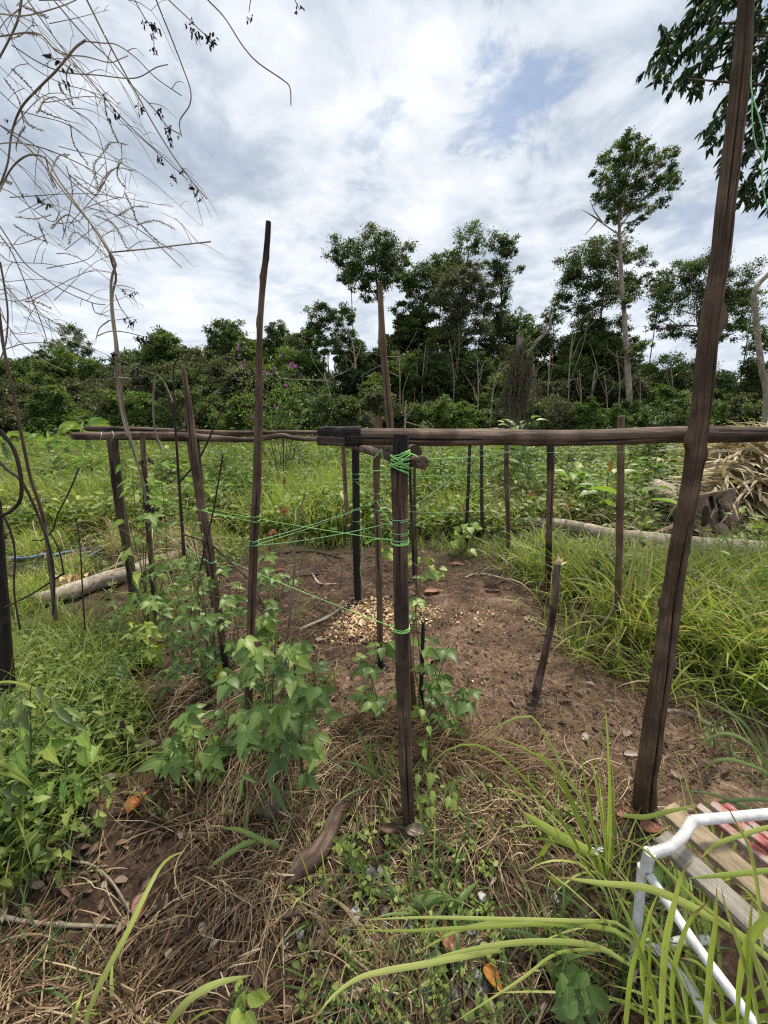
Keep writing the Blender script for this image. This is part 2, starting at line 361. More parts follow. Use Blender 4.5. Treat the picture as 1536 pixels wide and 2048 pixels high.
M['dead_grey'] = foliage('dead_leaf_grey', [(0, (.20, .15, .13)), (1, (.42, .36, .32))], .7, .15, vein=.4)
M['shrivel'] = foliage('shrivelled_leaf', [(0, (.012, .009, .007)), (1, (.05, .036, .026))], .8, .1)
M['petal'] = foliage('purple_petal', [(0, (.25, .05, .35)), (1, (.52, .17, .60))], .5, .3)
M['bract'] = foliage('dry_orange_head', [(0, (.26, .10, .04)), (1, (.46, .22, .12))], .7, .2)
M['post'] = wood('post_wood', (.034, .020, .013), (.088, .055, .036), (.21, .148, .102))
M['pole'] = wood('pole_wood', (.046, .028, .018), (.092, .058, .037), (.19, .13, .088), gscale=(360, 360, 5), bump=.6)
M['tan_post'] = wood('tan_post_wood', (.06, .035, .022), (.13, .082, .050), (.23, .155, .10))
M['rail'] = wood('rail_wood', (.032, .020, .014), (.105, .068, .048), (.25, .18, .135), gscale=(260, 260, 5))
M['greywood'] = wood('grey_branch', (.10, .08, .062), (.20, .165, .13), (.34, .29, .235), char=False)
M['twig'] = wood('twig_bark', (.040, .028, .020), (.10, .072, .050), (.20, .15, .10), char=False, bump=.2)
M['darktwig'] = wood('dark_twig', (.014, .010, .009), (.035, .024, .020), (.075, .052, .042), char=False, bump=.2)
M['vine'] = wood('dry_vine', (.13, .105, .08), (.26, .215, .165), (.40, .345, .275), char=False, bump=.2)
M['log'] = wood('pale_log', (.20, .165, .13), (.38, .32, .26), (.55, .49, .42), char=True, gscale=(20, 20, 8), bump=.4, patch=(.24, .20, .15))
M['stump'] = wood('stump_bark', (.09, .055, .038), (.21, .145, .105), (.34, .25, .19), char=True, gscale=(25, 25, 12), bump=.8)
M['drift'] = wood('old_wood', (.032, .019, .015), (.085, .052, .040), (.21, .15, .12), char=False, gscale=(55, 55, 7), bump=.9)
M['bark'] = wood('tree_bark', (.045, .036, .026), (.11, .09, .068), (.20, .17, .135), char=False, gscale=(4, 4, 1), bump=.4)
M['palebark'] = wood('pale_bark', (.16, .11, .085), (.32, .245, .20), (.47, .40, .34), char=False, gscale=(5, 5, 2), bump=.3)
M['plank'] = wood('grey_plank', (.13, .115, .092), (.30, .27, .225), (.46, .42, .36), char=False, gscale=(300, 300, 5), bump=.9)
M['plank2'] = wood('tan_plank', (.16, .115, .065), (.32, .245, .155), (.47, .385, .27), char=False, gscale=(260, 260, 4), bump=.9)
M['redplank'] = wood('red_plank', (.20, .022, .028), (.36, .040, .05), (.42, .14, .13), char=False, gscale=(260, 260, 6), bump=.7, patch=(.38, .32, .28))
M['white'] = plain('white_paint', (.50, .49, .47), (.78, .79, .81), .4, 26, .1)
M['whitebar'] = plain('white_bar_paint', (.55, .57, .55), (.78, .80, .79), .4, 15, .05)
M['blue'] = plain('blue_pipe', (.10, .19, .30), (.20, .33, .46), .4, 8, .05)
M['twine'] = plain('green_twine', (.22, .60, .13), (.42, .84, .27), .4, 200, .1)
M['twine_pale'] = plain('pale_green_twine', (.22, .62, .24), (.48, .86, .46), .4, 200, .1)
M['stone'] = plain('pale_stone', (.26, .26, .25), (.62, .61, .60), .7, 26, .6, dist=.01)
M['stone_grey'] = plain('grey_stone', (.10, .105, .10), (.26, .27, .26), .7, 30, .6, dist=.01)
M['clod'] = plain('dry_clod', (.05, .035, .026), (.15, .115, .09), .95, 60, 1.0, dist=.01)
M['chips'] = foliage('wood_chip', [(0, (.22, .12, .06)), (.4, (.48, .32, .18)), (.8, (.70, .52, .33)), (1, (.80, .68, .50))], .75, .1, blotch=.15)
M['stem'] = plain('green_stem', (.05, .09, .025), (.12, .17, .05), .5, 30, .1)
M['flower'] = plain('white_petal', (.7, .7, .75), (.85, .85, .9), .5, 30, .05)
# ---------------- ground: one sheet to the horizon ----------------
def axis(lo, hi, fine, n_fine, reach, n_out):
    a = np.linspace(lo, hi, n_fine); g = np.geomspace(fine, reach, n_out)
    return np.r_[lo-g[::-1], a, hi+g]
BARE = [(330,1130),(700,1085),(860,1075),(1010,1095),(1120,1190),(1230,1290),(1400,1350),(1600,1400),(1600,1560),(1250,1590),(900,1520),(640,1500),(420,1400),(300,1330),(200,1240)]
def ground():
    xs = axis(-3.6, 3.6, .035, 300, 900, 60); ys = axis(.1, 5.2, .035, 240, 900, 60)
    X, Y = np.meshgrid(xs, ys); x, y = X.ravel(), Y.ravel()
    z = hgt(x, y)
    near = sstep(7, 4, np.hypot(x, y-1.5))
    z = z+near*(.026*(vn(x*34, y*34, 5)-.5)+.008*(vn(x*80, y*80, 6)-.5))
    nx, ny = len(xs), len(ys)
    a = (np.arange(ny-1)[:, None]*nx+np.arange(nx-1)[None])
    F = np.stack([a, a+1, a+nx+1, a+nx], -1).reshape(-1, 4)
    # how trodden / light the soil is, and where it is hidden by green
    q = [G(*p)[:2] for p in [(760,1400),(930,1330),(1010,1240),(1080,1320),(1180,1420),(1330,1450),(960,1440),(1250,1500)]]
    rr = [.28, .4, .5, .5, .5, .5, .4, .35]
    pm = np.zeros_like(x)
    for (a1, b1), r in zip(q, rr): pm = np.maximum(pm, np.exp(-((x-a1)**2+(y-b1)**2)/r**2))
    far = sstep(3.6, 5.5, y+np.abs(x)*.35+.6*(vn(x*1.5, y*1.5, 7)-.5))
    mb = MB(); mb.add(np.stack([x, y, z], 1), [F], pm, np.stack([pm, far, 0*x], 1))
    m, nt = newmat('soil')
    pos = nd(nt, 'ShaderNodeNewGeometry').outputs['Position']
    a_ = noise(nt, pos, 5, 6, .62); b_ = noise(nt, pos, 45, 6, .7); c_ = noise(nt, pos, 190, 4, .7)
    sp = nd(nt, 'ShaderNodeSeparateXYZ', {0: attr(nt, 'gr').outputs['Vector']})
    mixv = mth(nt, 'ADD', mth(nt, 'MULTIPLY', a_, .45), mth(nt, 'MULTIPLY', b_, .55))
    dark = ramp(nt, mixv, [(.36, (.016, .010, .008)), (.5, (.062, .038, .027)), (.62, (.155, .104, .074))])
    light = ramp(nt, mixv, [(.36, (.060, .036, .025)), (.5, (.160, .102, .070)), (.62, (.31, .22, .155))])
    pf = mth(nt, 'ADD', sp.outputs[0], mth(nt, 'MULTIPLY', mth(nt, 'SUBTRACT', a_, .5), 1.1))
    col = mixc(nt, ramp(nt, pf, [(.15, (0, 0, 0)), (.65, (1, 1, 1))]), dark, light)
    speck = ramp(nt, c_, [(.62, (0, 0, 0)), (.70, (1, 1, 1))])
    col = mixc(nt, mth(nt, 'MULTIPLY', speck, .5), col, (.26, .19, .135))
    col = mixc(nt, ramp(nt, c_, [(.30, (.6, .6, .6)), (.40, (0, 0, 0))]), col, (.012, .008, .006))
    fg = ramp(nt, a_, [(.35, (.012, .022, .006)), (.6, (.035, .055, .014)), (.75, (.06, .075, .022))])
    col = mixc(nt, sp.outputs[1], col, fg)
    hh = mth(nt, 'ADD', mth(nt, 'MULTIPLY', b_, .6), mth(nt, 'MULTIPLY', c_, .5))
    bp = nd(nt, 'ShaderNodeBump', {'Height': hh, 'Strength': .9, 'Distance': .02})
    bs = nd(nt, 'ShaderNodeBsdfPrincipled', {'Base Color': col, 'Roughness': .95, 'Specular IOR Level': .15, 'Normal': bp.outputs[0]})
    nd(nt, 'ShaderNodeOutputMaterial', {0: bs.outputs[0]})
    tag(mb.build('ground', m), 'brown garden soil running back into green scrub', 'ground', kind='structure')
ground()

# ---------------- posts ----------------
def disp(knots=(), cracks=(), wob=.05, seed=0, crackw=.085):
    def f(s, th, m):
        d = 1+wob*2*(vn(th*1.3+0*m, m*7+seed, seed)-.5)+wob*(vn(np.abs(th-3.14)*3, m*22, seed+3)-.5)
        for ks, kt, ka, kw in knots:
            dt = np.abs((th-kt+np.pi) % (2*np.pi)-np.pi)
            rr = np.sqrt(((m-ks)/kw)**2+(dt/.55)**2)
            d = d+ka*np.exp(-rr**2*1.6)*(1-.45*np.exp(-(rr/.35)**2))
        for ct, s0, s1, dep in cracks:
            c = ct+.10*np.sin(m*5+seed)
            dt = np.abs((th-c+np.pi) % (2*np.pi)-np.pi)
            d = d-dep*np.exp(-(dt/crackw)**2)*sstep(s0, s0+.04, s)*sstep(s1, s1-.04, s)
        return d
    def mask(s, th, m):  # where depth shade is painted black along cracks; burnt black on the stump
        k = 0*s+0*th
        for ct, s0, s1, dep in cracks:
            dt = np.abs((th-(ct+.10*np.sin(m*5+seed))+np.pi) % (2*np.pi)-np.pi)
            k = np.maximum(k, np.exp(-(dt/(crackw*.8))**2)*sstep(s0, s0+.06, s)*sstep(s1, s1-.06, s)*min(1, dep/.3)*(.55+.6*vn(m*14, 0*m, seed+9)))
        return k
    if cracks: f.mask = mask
    return f
FR = 4.71  # angle that faces the viewer
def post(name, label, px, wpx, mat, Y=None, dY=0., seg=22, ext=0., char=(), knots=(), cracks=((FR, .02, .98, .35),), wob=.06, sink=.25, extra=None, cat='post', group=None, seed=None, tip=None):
    """px: outline centre points top -> base; a pole standing at its own distance."""
    seed = R.randint(1, 99) if seed is None else seed
    knots = [(a, -b, c, d) for a, b, c, d in knots]; cracks = [(-a, b, c, d) for a, b, c, d in cracks]
    b = G(*px[-1]); Y0 = b[1] if Y is None else Y
    n = len(px); pts = []; rr = []
    ys = np.array([p[1] for p in px], float); f = (ys[-1]-ys)/max(ys[-1]-ys[0], 1)
    for (x, y), ff, w in zip(px, f, np.interp(np.linspace(0, 1, n), np.linspace(0, 1, len(wpx)), wpx)):
        Yi = Y0+dY*ff; pts.append(P(x, y, Yi)); rr.append(w/2*tt(y, Yi)/FPX/math.sqrt(1+((x-768)/FPX)**2))
    pts = np.array(pts); 
    if Y is None: pts[-1] = b
    d = nrm(pts[-1]-pts[-2]); pts = np.vstack([pts, pts[-1]+d*sink]); rr.append(rr[-1])
    if ext: pts = np.vstack([pts[0]+nrm(pts[0]-pts[1])*ext, pts]); rr.insert(0, rr[0])
    L = np.linalg.norm(np.diff(pts, axis=0), axis=1).sum(); N = max(12, int(L/.018))
    pp = spl(pts, N)
    Ls = np.r_[0, np.cumsum(np.linalg.norm(np.diff(pts, axis=0), axis=1))]
    sN = np.linspace(0, L, N); r = np.interp(sN, Ls, rr)
    zb = pp[:, 2]
    tint = np.zeros(N)
    for z0, z1, v in char: tint = np.maximum(tint, v*sstep(z0-.12, z0, zb)*(1-sstep(z1, z1+.12, zb)))
    r[0] *= .93
    pyn = 1024-FPX*np.tan(np.arctan2(pp[:, 2]-CH, pp[:, 1])+PITCH); knots = [(float(np.interp(a, pyn, sN)) if a > 5 else a, b, c, d) for a, b, c, d in knots]
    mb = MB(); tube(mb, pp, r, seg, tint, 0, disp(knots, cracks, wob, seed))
    o = thing(name, label, cat, (b[0], b[1], float(hgt(b[0], b[1]))), group)
    mb.build('shaft', M[mat], o)
    return o, pp, r

posts = {}
def reg(k, t): posts[k] = t; return t
# big split pole near the right edge
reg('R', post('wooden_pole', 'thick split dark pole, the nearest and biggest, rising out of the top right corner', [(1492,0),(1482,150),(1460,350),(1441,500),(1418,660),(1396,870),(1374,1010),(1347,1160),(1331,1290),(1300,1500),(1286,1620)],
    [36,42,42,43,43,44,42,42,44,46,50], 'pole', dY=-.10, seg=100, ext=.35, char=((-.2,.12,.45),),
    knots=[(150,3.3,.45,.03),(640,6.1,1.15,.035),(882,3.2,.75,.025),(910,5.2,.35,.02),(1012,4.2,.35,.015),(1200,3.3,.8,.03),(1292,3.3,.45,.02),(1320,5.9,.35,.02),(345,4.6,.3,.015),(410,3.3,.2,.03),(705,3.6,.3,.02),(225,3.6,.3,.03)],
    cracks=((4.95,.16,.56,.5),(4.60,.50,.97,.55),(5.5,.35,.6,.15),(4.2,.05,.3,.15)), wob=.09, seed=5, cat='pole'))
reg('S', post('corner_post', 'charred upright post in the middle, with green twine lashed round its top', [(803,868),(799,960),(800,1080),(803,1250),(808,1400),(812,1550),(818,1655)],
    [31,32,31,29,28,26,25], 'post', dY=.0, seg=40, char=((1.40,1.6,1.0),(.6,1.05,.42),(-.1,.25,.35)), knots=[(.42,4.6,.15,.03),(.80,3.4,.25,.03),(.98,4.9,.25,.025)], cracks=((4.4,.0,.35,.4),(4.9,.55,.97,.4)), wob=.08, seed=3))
reg('E', post('wooden_pole', 'tall thin brown pole standing left of centre, its top against the clouds', [(537,443),(533,500),(523,600),(519,680),(518,800),(514,950),(508,1080),(502,1250),(498,1400),(501,1500)],
    [11,12,12,12,16,18,18,17,15,15], 'pole', seg=28, char=((2.02,2.3,.6),(-.1,.2,.55)), knots=[(.10,5.9,.6,.015),(.16,3.2,.6,.02),(.30,3.3,.5,.02),(.42,3.2,.5,.02),(.86,6.0,.3,.02)], cracks=((5.2,.25,.97,.35),(4.6,.0,.08,.5)), seed=8, cat='pole'))
reg('A', post('wooden_post', 'thick dark smooth post under the far left end of the back rails', [(225,878),(238,1000),(255,1100),(272,1215)], [24,22,20,19], 'post', char=((-1,3,.42),), seg=24, seed=11))
reg('B', post('wooden_post', 'slender brown post just right of the thick dark left-hand post', [(285,865),(292,1000),(303,1130),(313,1270)], [12,12,11,10], 'post', seed=12))
reg('C', post('wooden_pole', 'leaning brown pole that crosses in front of the back rails', [(366,735),(380,830),(395,960),(420,1100),(445,1280),(460,1390)], [9,15,17,16,15,14], 'pole', char=((-.1,.3,.6),), knots=[(.52,4.9,.5,.02)], seed=13, cat='pole'))
reg('D', post('wooden_post', 'dark post half hidden behind the leaning brown pole', [(372,822),(382,900),(398,1000),(412,1100),(428,1210)], [11,13,13,12,12], 'post', char=((-1,3,.3),), seed=14))
reg('D2', post('wooden_post', 'thin dark post leaning just right of the leaning brown pole', [(392,850),(402,960),(415,1080),(430,1180)], [8,9,9,9], 'post', char=((-1,3,.4),), seed=24))
reg('Fp', post('wooden_post', 'thin reddish far post left of the black charred post', [(686,880),(690,960),(694,1030),(697,1088)], [8,9,9,9], 'tan_post', seed=15))
reg('Gp', post('wooden_post', 'black charred post supporting the rail ends behind the centre', [(711,892),(712,980),(713,1100),(716,1203)], [15,15,15,14], 'post', char=((-1,3,1.0),), seed=16))
reg('H', post('wooden_post', 'split tan-brown post whose sawn head shows above the front rail', [(757,832),(753,950),(756,1080),(759,1200),(761,1338)], [16,14,13,13,12], 'tan_post', char=((-.1,.12,.8),), cracks=((4.7,.15,.9,.5),), knots=[(.62,4.2,.35,.02),(.62,5.8,.4,.02)], seed=17))
reg('I', post('wooden_pole', 'tall reddish pole rising behind the centre post against the trees', [(760,568),(767,700),(774,780),(781,860),(792,1000),(808,1200),(829,1435)], [10,13,14,15,14,13,13], 'tan_post', seed=18, knots=[(.33,4.7,.3,.02)], cat='pole'))
reg('J', post('garden_stake', 'thin dark stake, left one of the pair beside the centre post', [(819,905),(822,1000),(826,1100),(828,1160)], [6,6,6,6], 'post', char=((-1,3,.5),), seed=19, cat='stake'))
reg('K', post('garden_stake', 'thin brown stake, right one of the pair beside the centre post', [(829,930),(829,1020),(832,1100),(834,1190)], [6,7,6,6], 'post', seed=20, cat='stake'))
reg('Lp', post('garden_stake', 'blackened slim stake between the centre post and the fern clump', [(940,885),(937,960),(934,1040),(933,1102)], [7,7,7,8], 'post', char=((-1,3,.55),), seed=21, cat='stake'))
reg('Mp', post('garden_stake', 'dark slim stake just right of the blackened slim stake', [(963,885),(963,960),(964,1030),(966,1082)], [7,8,8,7], 'post', char=((-1,3,.45),), seed=22, cat='stake'))
reg('Np', post('wooden_post', 'slim reddish-brown post at the left end of the pale curved log', [(1013,883),(1013,960),(1016,1040),(1017,1112)], [10,10,9,8], 'post', seed=23))
reg('O', post('wooden_post', 'knotty two-tone post standing in the grass, dark foot and light middle', [(1101,880),(1101,960),(1098,1060),(1097,1150),(1096,1192)], [15,15,13,14,12], 'tan_post', char=((-.1,.45,.7),(1.1,1.6,.6)), knots=[(.25,3.2,.4,.02),(.5,3.2,.4,.02),(.85,4.7,.4,.02)], cracks=((4.9,.15,.7,.4),), seed=25))
reg('Pp', post('wooden_post', 'straight tan-brown post at the edge of the tall grass, head above the rail', [(1242,832),(1241,950),(1239,1080),(1236,1180),(1235,1285)], [16,16,15,14,13], 'tan_post', char=((-.1,.1,.4),), knots=[(.35,4.7,.2,.015),(.55,3.3,.2,.02),(1.0,4.9,.2,.02)], cracks=((3.9,.0,.3,.3),), seed=26))
reg('Q', post('short_stake', 'short crooked bark-covered stake leaning in the bare soil', [(1114,1128),(1112,1180),(1104,1240),(1092,1300),(1078,1360),(1070,1395)], [14,13,13,15,17,17], 'drift', wob=.1, knots=[(.12,3.3,.35,.02),(.30,4.7,.3,.02)], seed=27, cat='stake'))
reg('U', post('short_stake', 'short charred stake close behind the centre post, among bean leaves', [(846,1245),(845,1300),(842,1380),(841,1440)], [7,8,8,8], 'post', char=((-1,3,.9),), seed=28, cat='stake'))
reg('T', post('corner_post', 'wide blackish post cut off by the left edge of the view', [(-6,1000),(-2,1100),(6,1230),(14,1350),(20,1440)], [20,26,30,34,36], 'post', char=((-1,3,.6),), knots=[(.2,.2,.3,.03)], seed=29))
reg('V', post('short_stake', 'small grey stub of a stake in the mulch left of the bean bushes', [(244,1440),(247,1475),(249,1510)], [10,11,12], 'drift', seed=30, cat='stake'))

# splintered head of the short stake
o = posts['Q'][0]; t0 = posts['Q'][1][0]; mb = MB()
leaves(mb, L4, t0+rand_n(7)*.006, np.array([.25, -.2, 1.])+rand_n(7)*.45, rand_n(7), .05, .018, rng.random(7)*.5+.5); mb.build('splintered_top', M['chips'], o.children[0])

# ---------------- rails ----------------
def rail(label, pts, r, mat, seg=32, tint=None, knots=(), cracks=((1.7, .02, .98, .25),), seed=1, endmat=None, wob=.06, group=None):
    L = np.linalg.norm(np.diff(np.array(pts), axis=0), axis=1).sum(); N = max(14, int(L/.02)); pp = spl(pts, N)
    rr = np.interp(np.linspace(0, 1, N), np.linspace(0, 1, len(r)), r)
    tn = np.zeros(N) if tint is None else np.interp(np.linspace(0, 1, N), np.linspace(0, 1, len(tint)), tint)
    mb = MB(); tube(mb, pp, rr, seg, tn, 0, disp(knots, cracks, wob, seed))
    o = thing('wooden_rail', label, 'rail', pp[N//2], group); mb.build('log', M[mat], o); return o, pp, rr
def wpx(w, py, Y): return w/2*tt(py, Y)/FPX
YF = 1.20
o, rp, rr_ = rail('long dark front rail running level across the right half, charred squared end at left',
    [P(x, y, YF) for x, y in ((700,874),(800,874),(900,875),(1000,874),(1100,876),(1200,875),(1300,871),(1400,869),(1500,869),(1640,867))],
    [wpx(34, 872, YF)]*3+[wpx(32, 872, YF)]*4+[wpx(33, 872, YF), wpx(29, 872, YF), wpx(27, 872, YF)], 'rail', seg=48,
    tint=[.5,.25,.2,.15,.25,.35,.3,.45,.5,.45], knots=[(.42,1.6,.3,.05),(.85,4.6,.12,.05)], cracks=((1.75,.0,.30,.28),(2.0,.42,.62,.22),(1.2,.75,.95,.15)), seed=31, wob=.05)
def block(mb, c, s, rot, tint, jit=.003, mat=0):
    V = []
    nx = 10
    for i in range(nx+1):
        for a in range(16):
            th = 2*np.pi*a/16; q = (np.abs(np.cos(th))**6+np.abs(np.sin(th))**6)**(-1/6)
            V.append(((i/nx-.5)*s[0], math.cos(th)*q*s[1]/2+R.gauss(0, jit), math.sin(th)*q*s[2]/2+R.gauss(0, jit)))
    V = np.array(V); cr, sr = math.cos(rot), math.sin(rot)
    W_ = V.copy(); W_[:, 0] = V[:, 0]*cr-V[:, 2]*sr; W_[:, 2] = V[:, 0]*sr+V[:, 2]*cr; W_ += c
    F = [(i*16+a, i*16+(a+1) % 16, (i+1)*16+(a+1) % 16, (i+1)*16+a) for i in range(nx) for a in range(16)]
    gr = V[:, [1, 2, 0]]+rng.random(3)*5
    n = len(W_); W2 = np.vstack([W_, W_[:16].mean(0), W_[-16:].mean(0)])
    T3 = [((a+1) % 16, a, n) for a in range(16)]+[(nx*16+a, nx*16+(a+1) % 16, n+1) for a in range(16)]
    mb.add(W2, [np.array(F), np.array(T3)], tint, np.vstack([gr, gr[:2]]), mat)
mb = MB(); px2 = tt(872, YF)/FPX
block(mb, P(680, 866, YF), (84*px2, 36*px2, 25*px2), .015, .72, .0012)
block(mb, P(664, 881, YF-.005), (54*px2, 34*px2, 19*px2), -.06, .40, .0012)
block(mb, P(703, 880, YF-.004), (38*px2, 30*px2, 20*px2), .0, 1.0)
mb.build('charred_end', M['rail'], o.children[0])
YB = 2.9
rail('upper back rail, dark and straight, on the left-hand posts', [P(172,857,YB), P(300,860,YB), (P(420,865,YB)), P(520,866,YB), P(600,865,YB), P(730,867,YB)], [wpx(11,860,YB), wpx(9,860,YB)], 'rail', seg=18, tint=[.5,.2,.1,.1], seed=32)
rail('wavy grey-brown back rail with a rough sawn left end, below the straight one', [P(148,872,YB-.1), P(200,872,YB-.1), P(280,872,YB-.1), P(360,872,YB-.1), P(430,876,YB-.1), P(500,880,YB-.1), P(540,874,YB-.1), P(565,871,YB-.1), P(600,877,YB-.1), P(700,880,YB-.1)],
     [wpx(15,870,YB), wpx(17,870,YB), wpx(14,870,YB), wpx(9,870,YB), wpx(9,870,YB), wpx(9,870,YB)], 'drift', seg=22, seed=33, wob=.09, cracks=((1.6,.0,.4,.35),))
rail('short dark rail tucked under the wavy back rail at left', [P(322,879,YB+.04), P(420,880,YB+.04), P(500,880,YB+.04)], [wpx(7,880,YB)], 'rail', seg=14, tint=[.8,.8], seed=34)
r4 = rail('side rail pointing at the viewer with a round cracked end, lashed by twine', [P(680,884,2.95), P(720,895,2.0), P(765,908,1.5), P(812,920,1.2), P(845,925,1.04)], [.026,.024,.021,.0175,.0175], 'drift', seg=26, seed=35, knots=[(1.2,1.5,.2,.04)])
r5 = rail('upper side rail with a dark knobbly end behind the centre post', [P(700,886,2.95), P(740,893,1.9), P(785,897,1.4), P(830,903,1.13)], [.022,.021,.019,.021], 'drift', seg=26, seed=36, wob=.12, tint=[0,0,0,1])
# end grain of the lashed rail
def endgrain(rl, name='cut_end'):
    o, pp, r = rl; c = pp[-1]; T = nrm(pp[-1]-pp[-2]); e1 = nrm(np.cross(T, [0, 0, 1.])); e2 = np.cross(T, e1); mb = MB(); k = 24
    rings = [(r[-1]*1.0, .0005), (r[-1]*.98, .0035), (r[-1]*.5, .003), (.0004, .0015)]; V = []
    for q, d in rings:
        for a in range(k):
            th = 2*np.pi*a/k; cr = -.0035 if a % 6 == 0 and .3 < q/r[-1] < .99 else 0
            V.append(c+T*(d+cr)+e1*math.cos(th)*q+e2*math.sin(th)*q)
    F = [(i*k+a, i*k+(a+1) % k, (i+1)*k+(a+1) % k, (i+1)*k+a) for i in range(3) for a in range(k)]
    gr = [(q*3, a % 6*.01, 0) for q, d in rings for a in range(k)]
    mb.add(np.array(V), [np.array(F)], .3, np.array(gr)); mb.build(name, M['stump'], o.children[0])
endgrain(r4)

# ---------------- twine ----------------
def wrapc(pp, r, z0, z1, turns, slack=1.06, k=26, tilt=.0):
    out = []; zs = pp[:, 2]; od = np.argsort(zs)
    for i in range(int(turns*k)+1):
        f = i/(turns*k); z = z0+(z1-z0)*f+tilt*math.sin(2*math.pi*i/k)
        c = np.array([np.interp(z, zs[od], pp[od, 0]), np.interp(z, zs[od], pp[od, 1])]); q = np.interp(z, zs[od], r[od])*slack+.0015
        a = 2*math.pi*i/k-math.pi/2; out.append((c[0]+q*math.cos(a), c[1]+q*math.sin(a), z))
    return np.array(out)
def string(label, lines, mat='twine', r=.0009, group='green twine strung between the posts'):
    mb = MB()
    for ln in lines: tube(mb, ln, r, 5, 0)
    o = mb.build('twine', M[mat]); tag(o, label, 'twine', group); return o
def sag(a, b, s=.01, n=12):
    f = np.linspace(0, 1, n)[:, None]; p = a+(b-a)*f; p[:, 2] -= s*4*(f*(1-f))[:, 0]; return p
def py2z(key, py):
    o, pp, r = posts[key]; best = min(range(len(pp)), key=lambda i: abs(1024-FPX*math.tan(math.atan2(pp[i][2]-CH, pp[i][1])+PITCH)-py)); return pp[best], r[best]
def tie(a, pa, b, pb, label, mat='twine', s=.012, wraps=True, r=.0009):
    A, ra = py2z(a, pa); B, rb = py2z(b, pb); d = nrm(B-A); lines = [sag(A+d*ra*.5+np.array([0, -ra*.9, 0]), B-d*rb*.5+np.array([0, -rb*.9, 0]), s)]
    if wraps:
        for k_, (q, rr) in ((a, (A, ra)), (b, (B, rb))): lines.append(wrapc(posts[k_][1], posts[k_][2], q[2]-.004, q[2]+.004, 1.5))
    return string(label, lines, mat, r)
tie('B', 968, 'Gp', 962, 'level green string from the slender left post to the black charred post')
tie('E', 1080, 'H', 1000, 'green string rising from the tall thin pole to the split tan post', mat='twine_pale')
tie('E', 1087, 'Gp', 1016, 'pale green string from the tall thin pole up to the black charred post', mat='twine_pale')
tie('E', 1092, 'S', 1038, 'pale string from the tall thin pole rising to the middle of the centre post', mat='twine_pale')
tie('D', 1012, 'S', 1080, 'bright green string sloping down to the upper twine band on the centre post', r=.0012)
tie('D', 1095, 'S', 1252, 'lowest bright string, sloping down right to the lower band on the centre post', r=.0014)
tie('B', 983, 'E', 1038, 'green string dropping from the slender left post to the tall thin pole')
tie('B', 1040, 'C', 1120, 'pale string between the slender left post and the leaning pole', mat='twine_pale')
tie('C', 1018, 'E', 1030, 'short green string between the leaning pole and the tall thin pole')
tie('H', 1022, 'Mp', 1022, 'yellow-green level string behind the centre post at mid height', mat='twine_pale')
tie('Gp', 948, 'Mp', 948, 'upper level string from the charred post to the dark slim stakes')
tie('Gp', 955, 'Lp', 950, 'second upper string just below the upper level string', mat='twine_pale')
tie('S', 912, 'Np', 905, 'string from the top lashing running right beneath the front rail', mat='twine_pale')
tie('K', 1010, 'Lp', 925, 'slanting string right of the centre post, rising to the blackened stake', mat='twine_pale')
tie('K', 1050, 'Mp', 975, 'lower slanting string right of the centre post', mat='twine_pale')
tie('Gp', 960, 'H', 985, 'short string dropping between charred post and split tan post')
tie('H', 1000, 'S', 1062, 'steep short string between split tan post and centre post')
tie('Gp', 1040, 'K', 1130, 'faint string slanting down behind the centre post', mat='twine_pale')
tie('Lp', 900, 'Pp', 905, 'faint string along the back under the front rail at right', mat='twine_pale')
# lashing of the centre post
pp, r_ = posts['S'][1], posts['S'][2]
zt = P(800, 905, 1.12)[2]; zb_ = P(800, 935, 1.12)[2]; ls = []
for i in range(7):
    z = zt+(zb_-zt)*i/6+R.uniform(-.003, .003); ls.append(wrapc(pp, r_*1.03, z, z+R.uniform(-.004, .004), 1.2, 1.08, tilt=R.uniform(-.012, .012)))
for s_ in (-1, 1, -1): ls.append(wrapc(pp, r_*1.06, (zt+zb_)/2+s_*.004, (zt+zb_)/2, 1.1, 1.12, tilt=s_*R.uniform(.014, .02)))
a4 = spl([P(816,905,1.10), P(835,915,1.06), P(828,935,1.08), P(812,936,1.09)], 10); ls.append(a4)
ls.append(spl([P(788,930,1.10), P(778,938,1.12), P(765,941,1.2), P(745,942,1.35)], 10)); ls.append(spl([P(762,898,1.35), P(755,908,1.35), P(744,920,1.35)], 8)); ls.append(spl([P(762,898,1.35), P(764,910,1.35), P(767,921,1.35)], 8))
string('tangle of bright green twine lashing the side rail to the top of the centre post', ls, r=.0017, group='twine lashings')
string('thick green band of twine tied round the centre post above its middle', [wrapc(pp, r_, P(800,1080,1.12)[2], P(800,1080,1.12)[2]-.004, 2.2), spl([P(793,1081,1.09), P(765,1078,1.12), P(745,1080,1.15), P(734,1088,1.16)], 12)], r=.0018, group='twine lashings')
string('lower green band of twine tied round the centre post beside the bean leaves', [wrapc(pp, r_, P(800,1250,1.12)[2], P(800,1250,1.12)[2]-.005, 2.2)], r=.0017, group='twine lashings')
string('slack double length of pale twine hanging beside the top of the biggest pole', [spl([P(1503,110,1.12), P(1503,180,1.10), P(1520,240,1.08), P(1530,290,1.08), P(1524,330,1.08), P(1527,380,1.08), P(1540,430,1.07), P(1560,470,1.06)], 30), spl([P(1504,190,1.10), P(1505,250,1.08), P(1512,290,1.08), P(1524,320,1.08), P(1524,370,1.08)], 24)], 'twine_pale', .0014, group='twine lashings')
string('green loops of twine round the left end of the back rails', [spl([P(202,864,2.75), P(203,872,2.72), P(200,880,2.75)], 8), spl([P(224,862,2.75), P(228,872,2.72), P(222,882,2.76), P(231,888,2.78)], 10)], 'twine_pale', .0018, group='twine lashings')
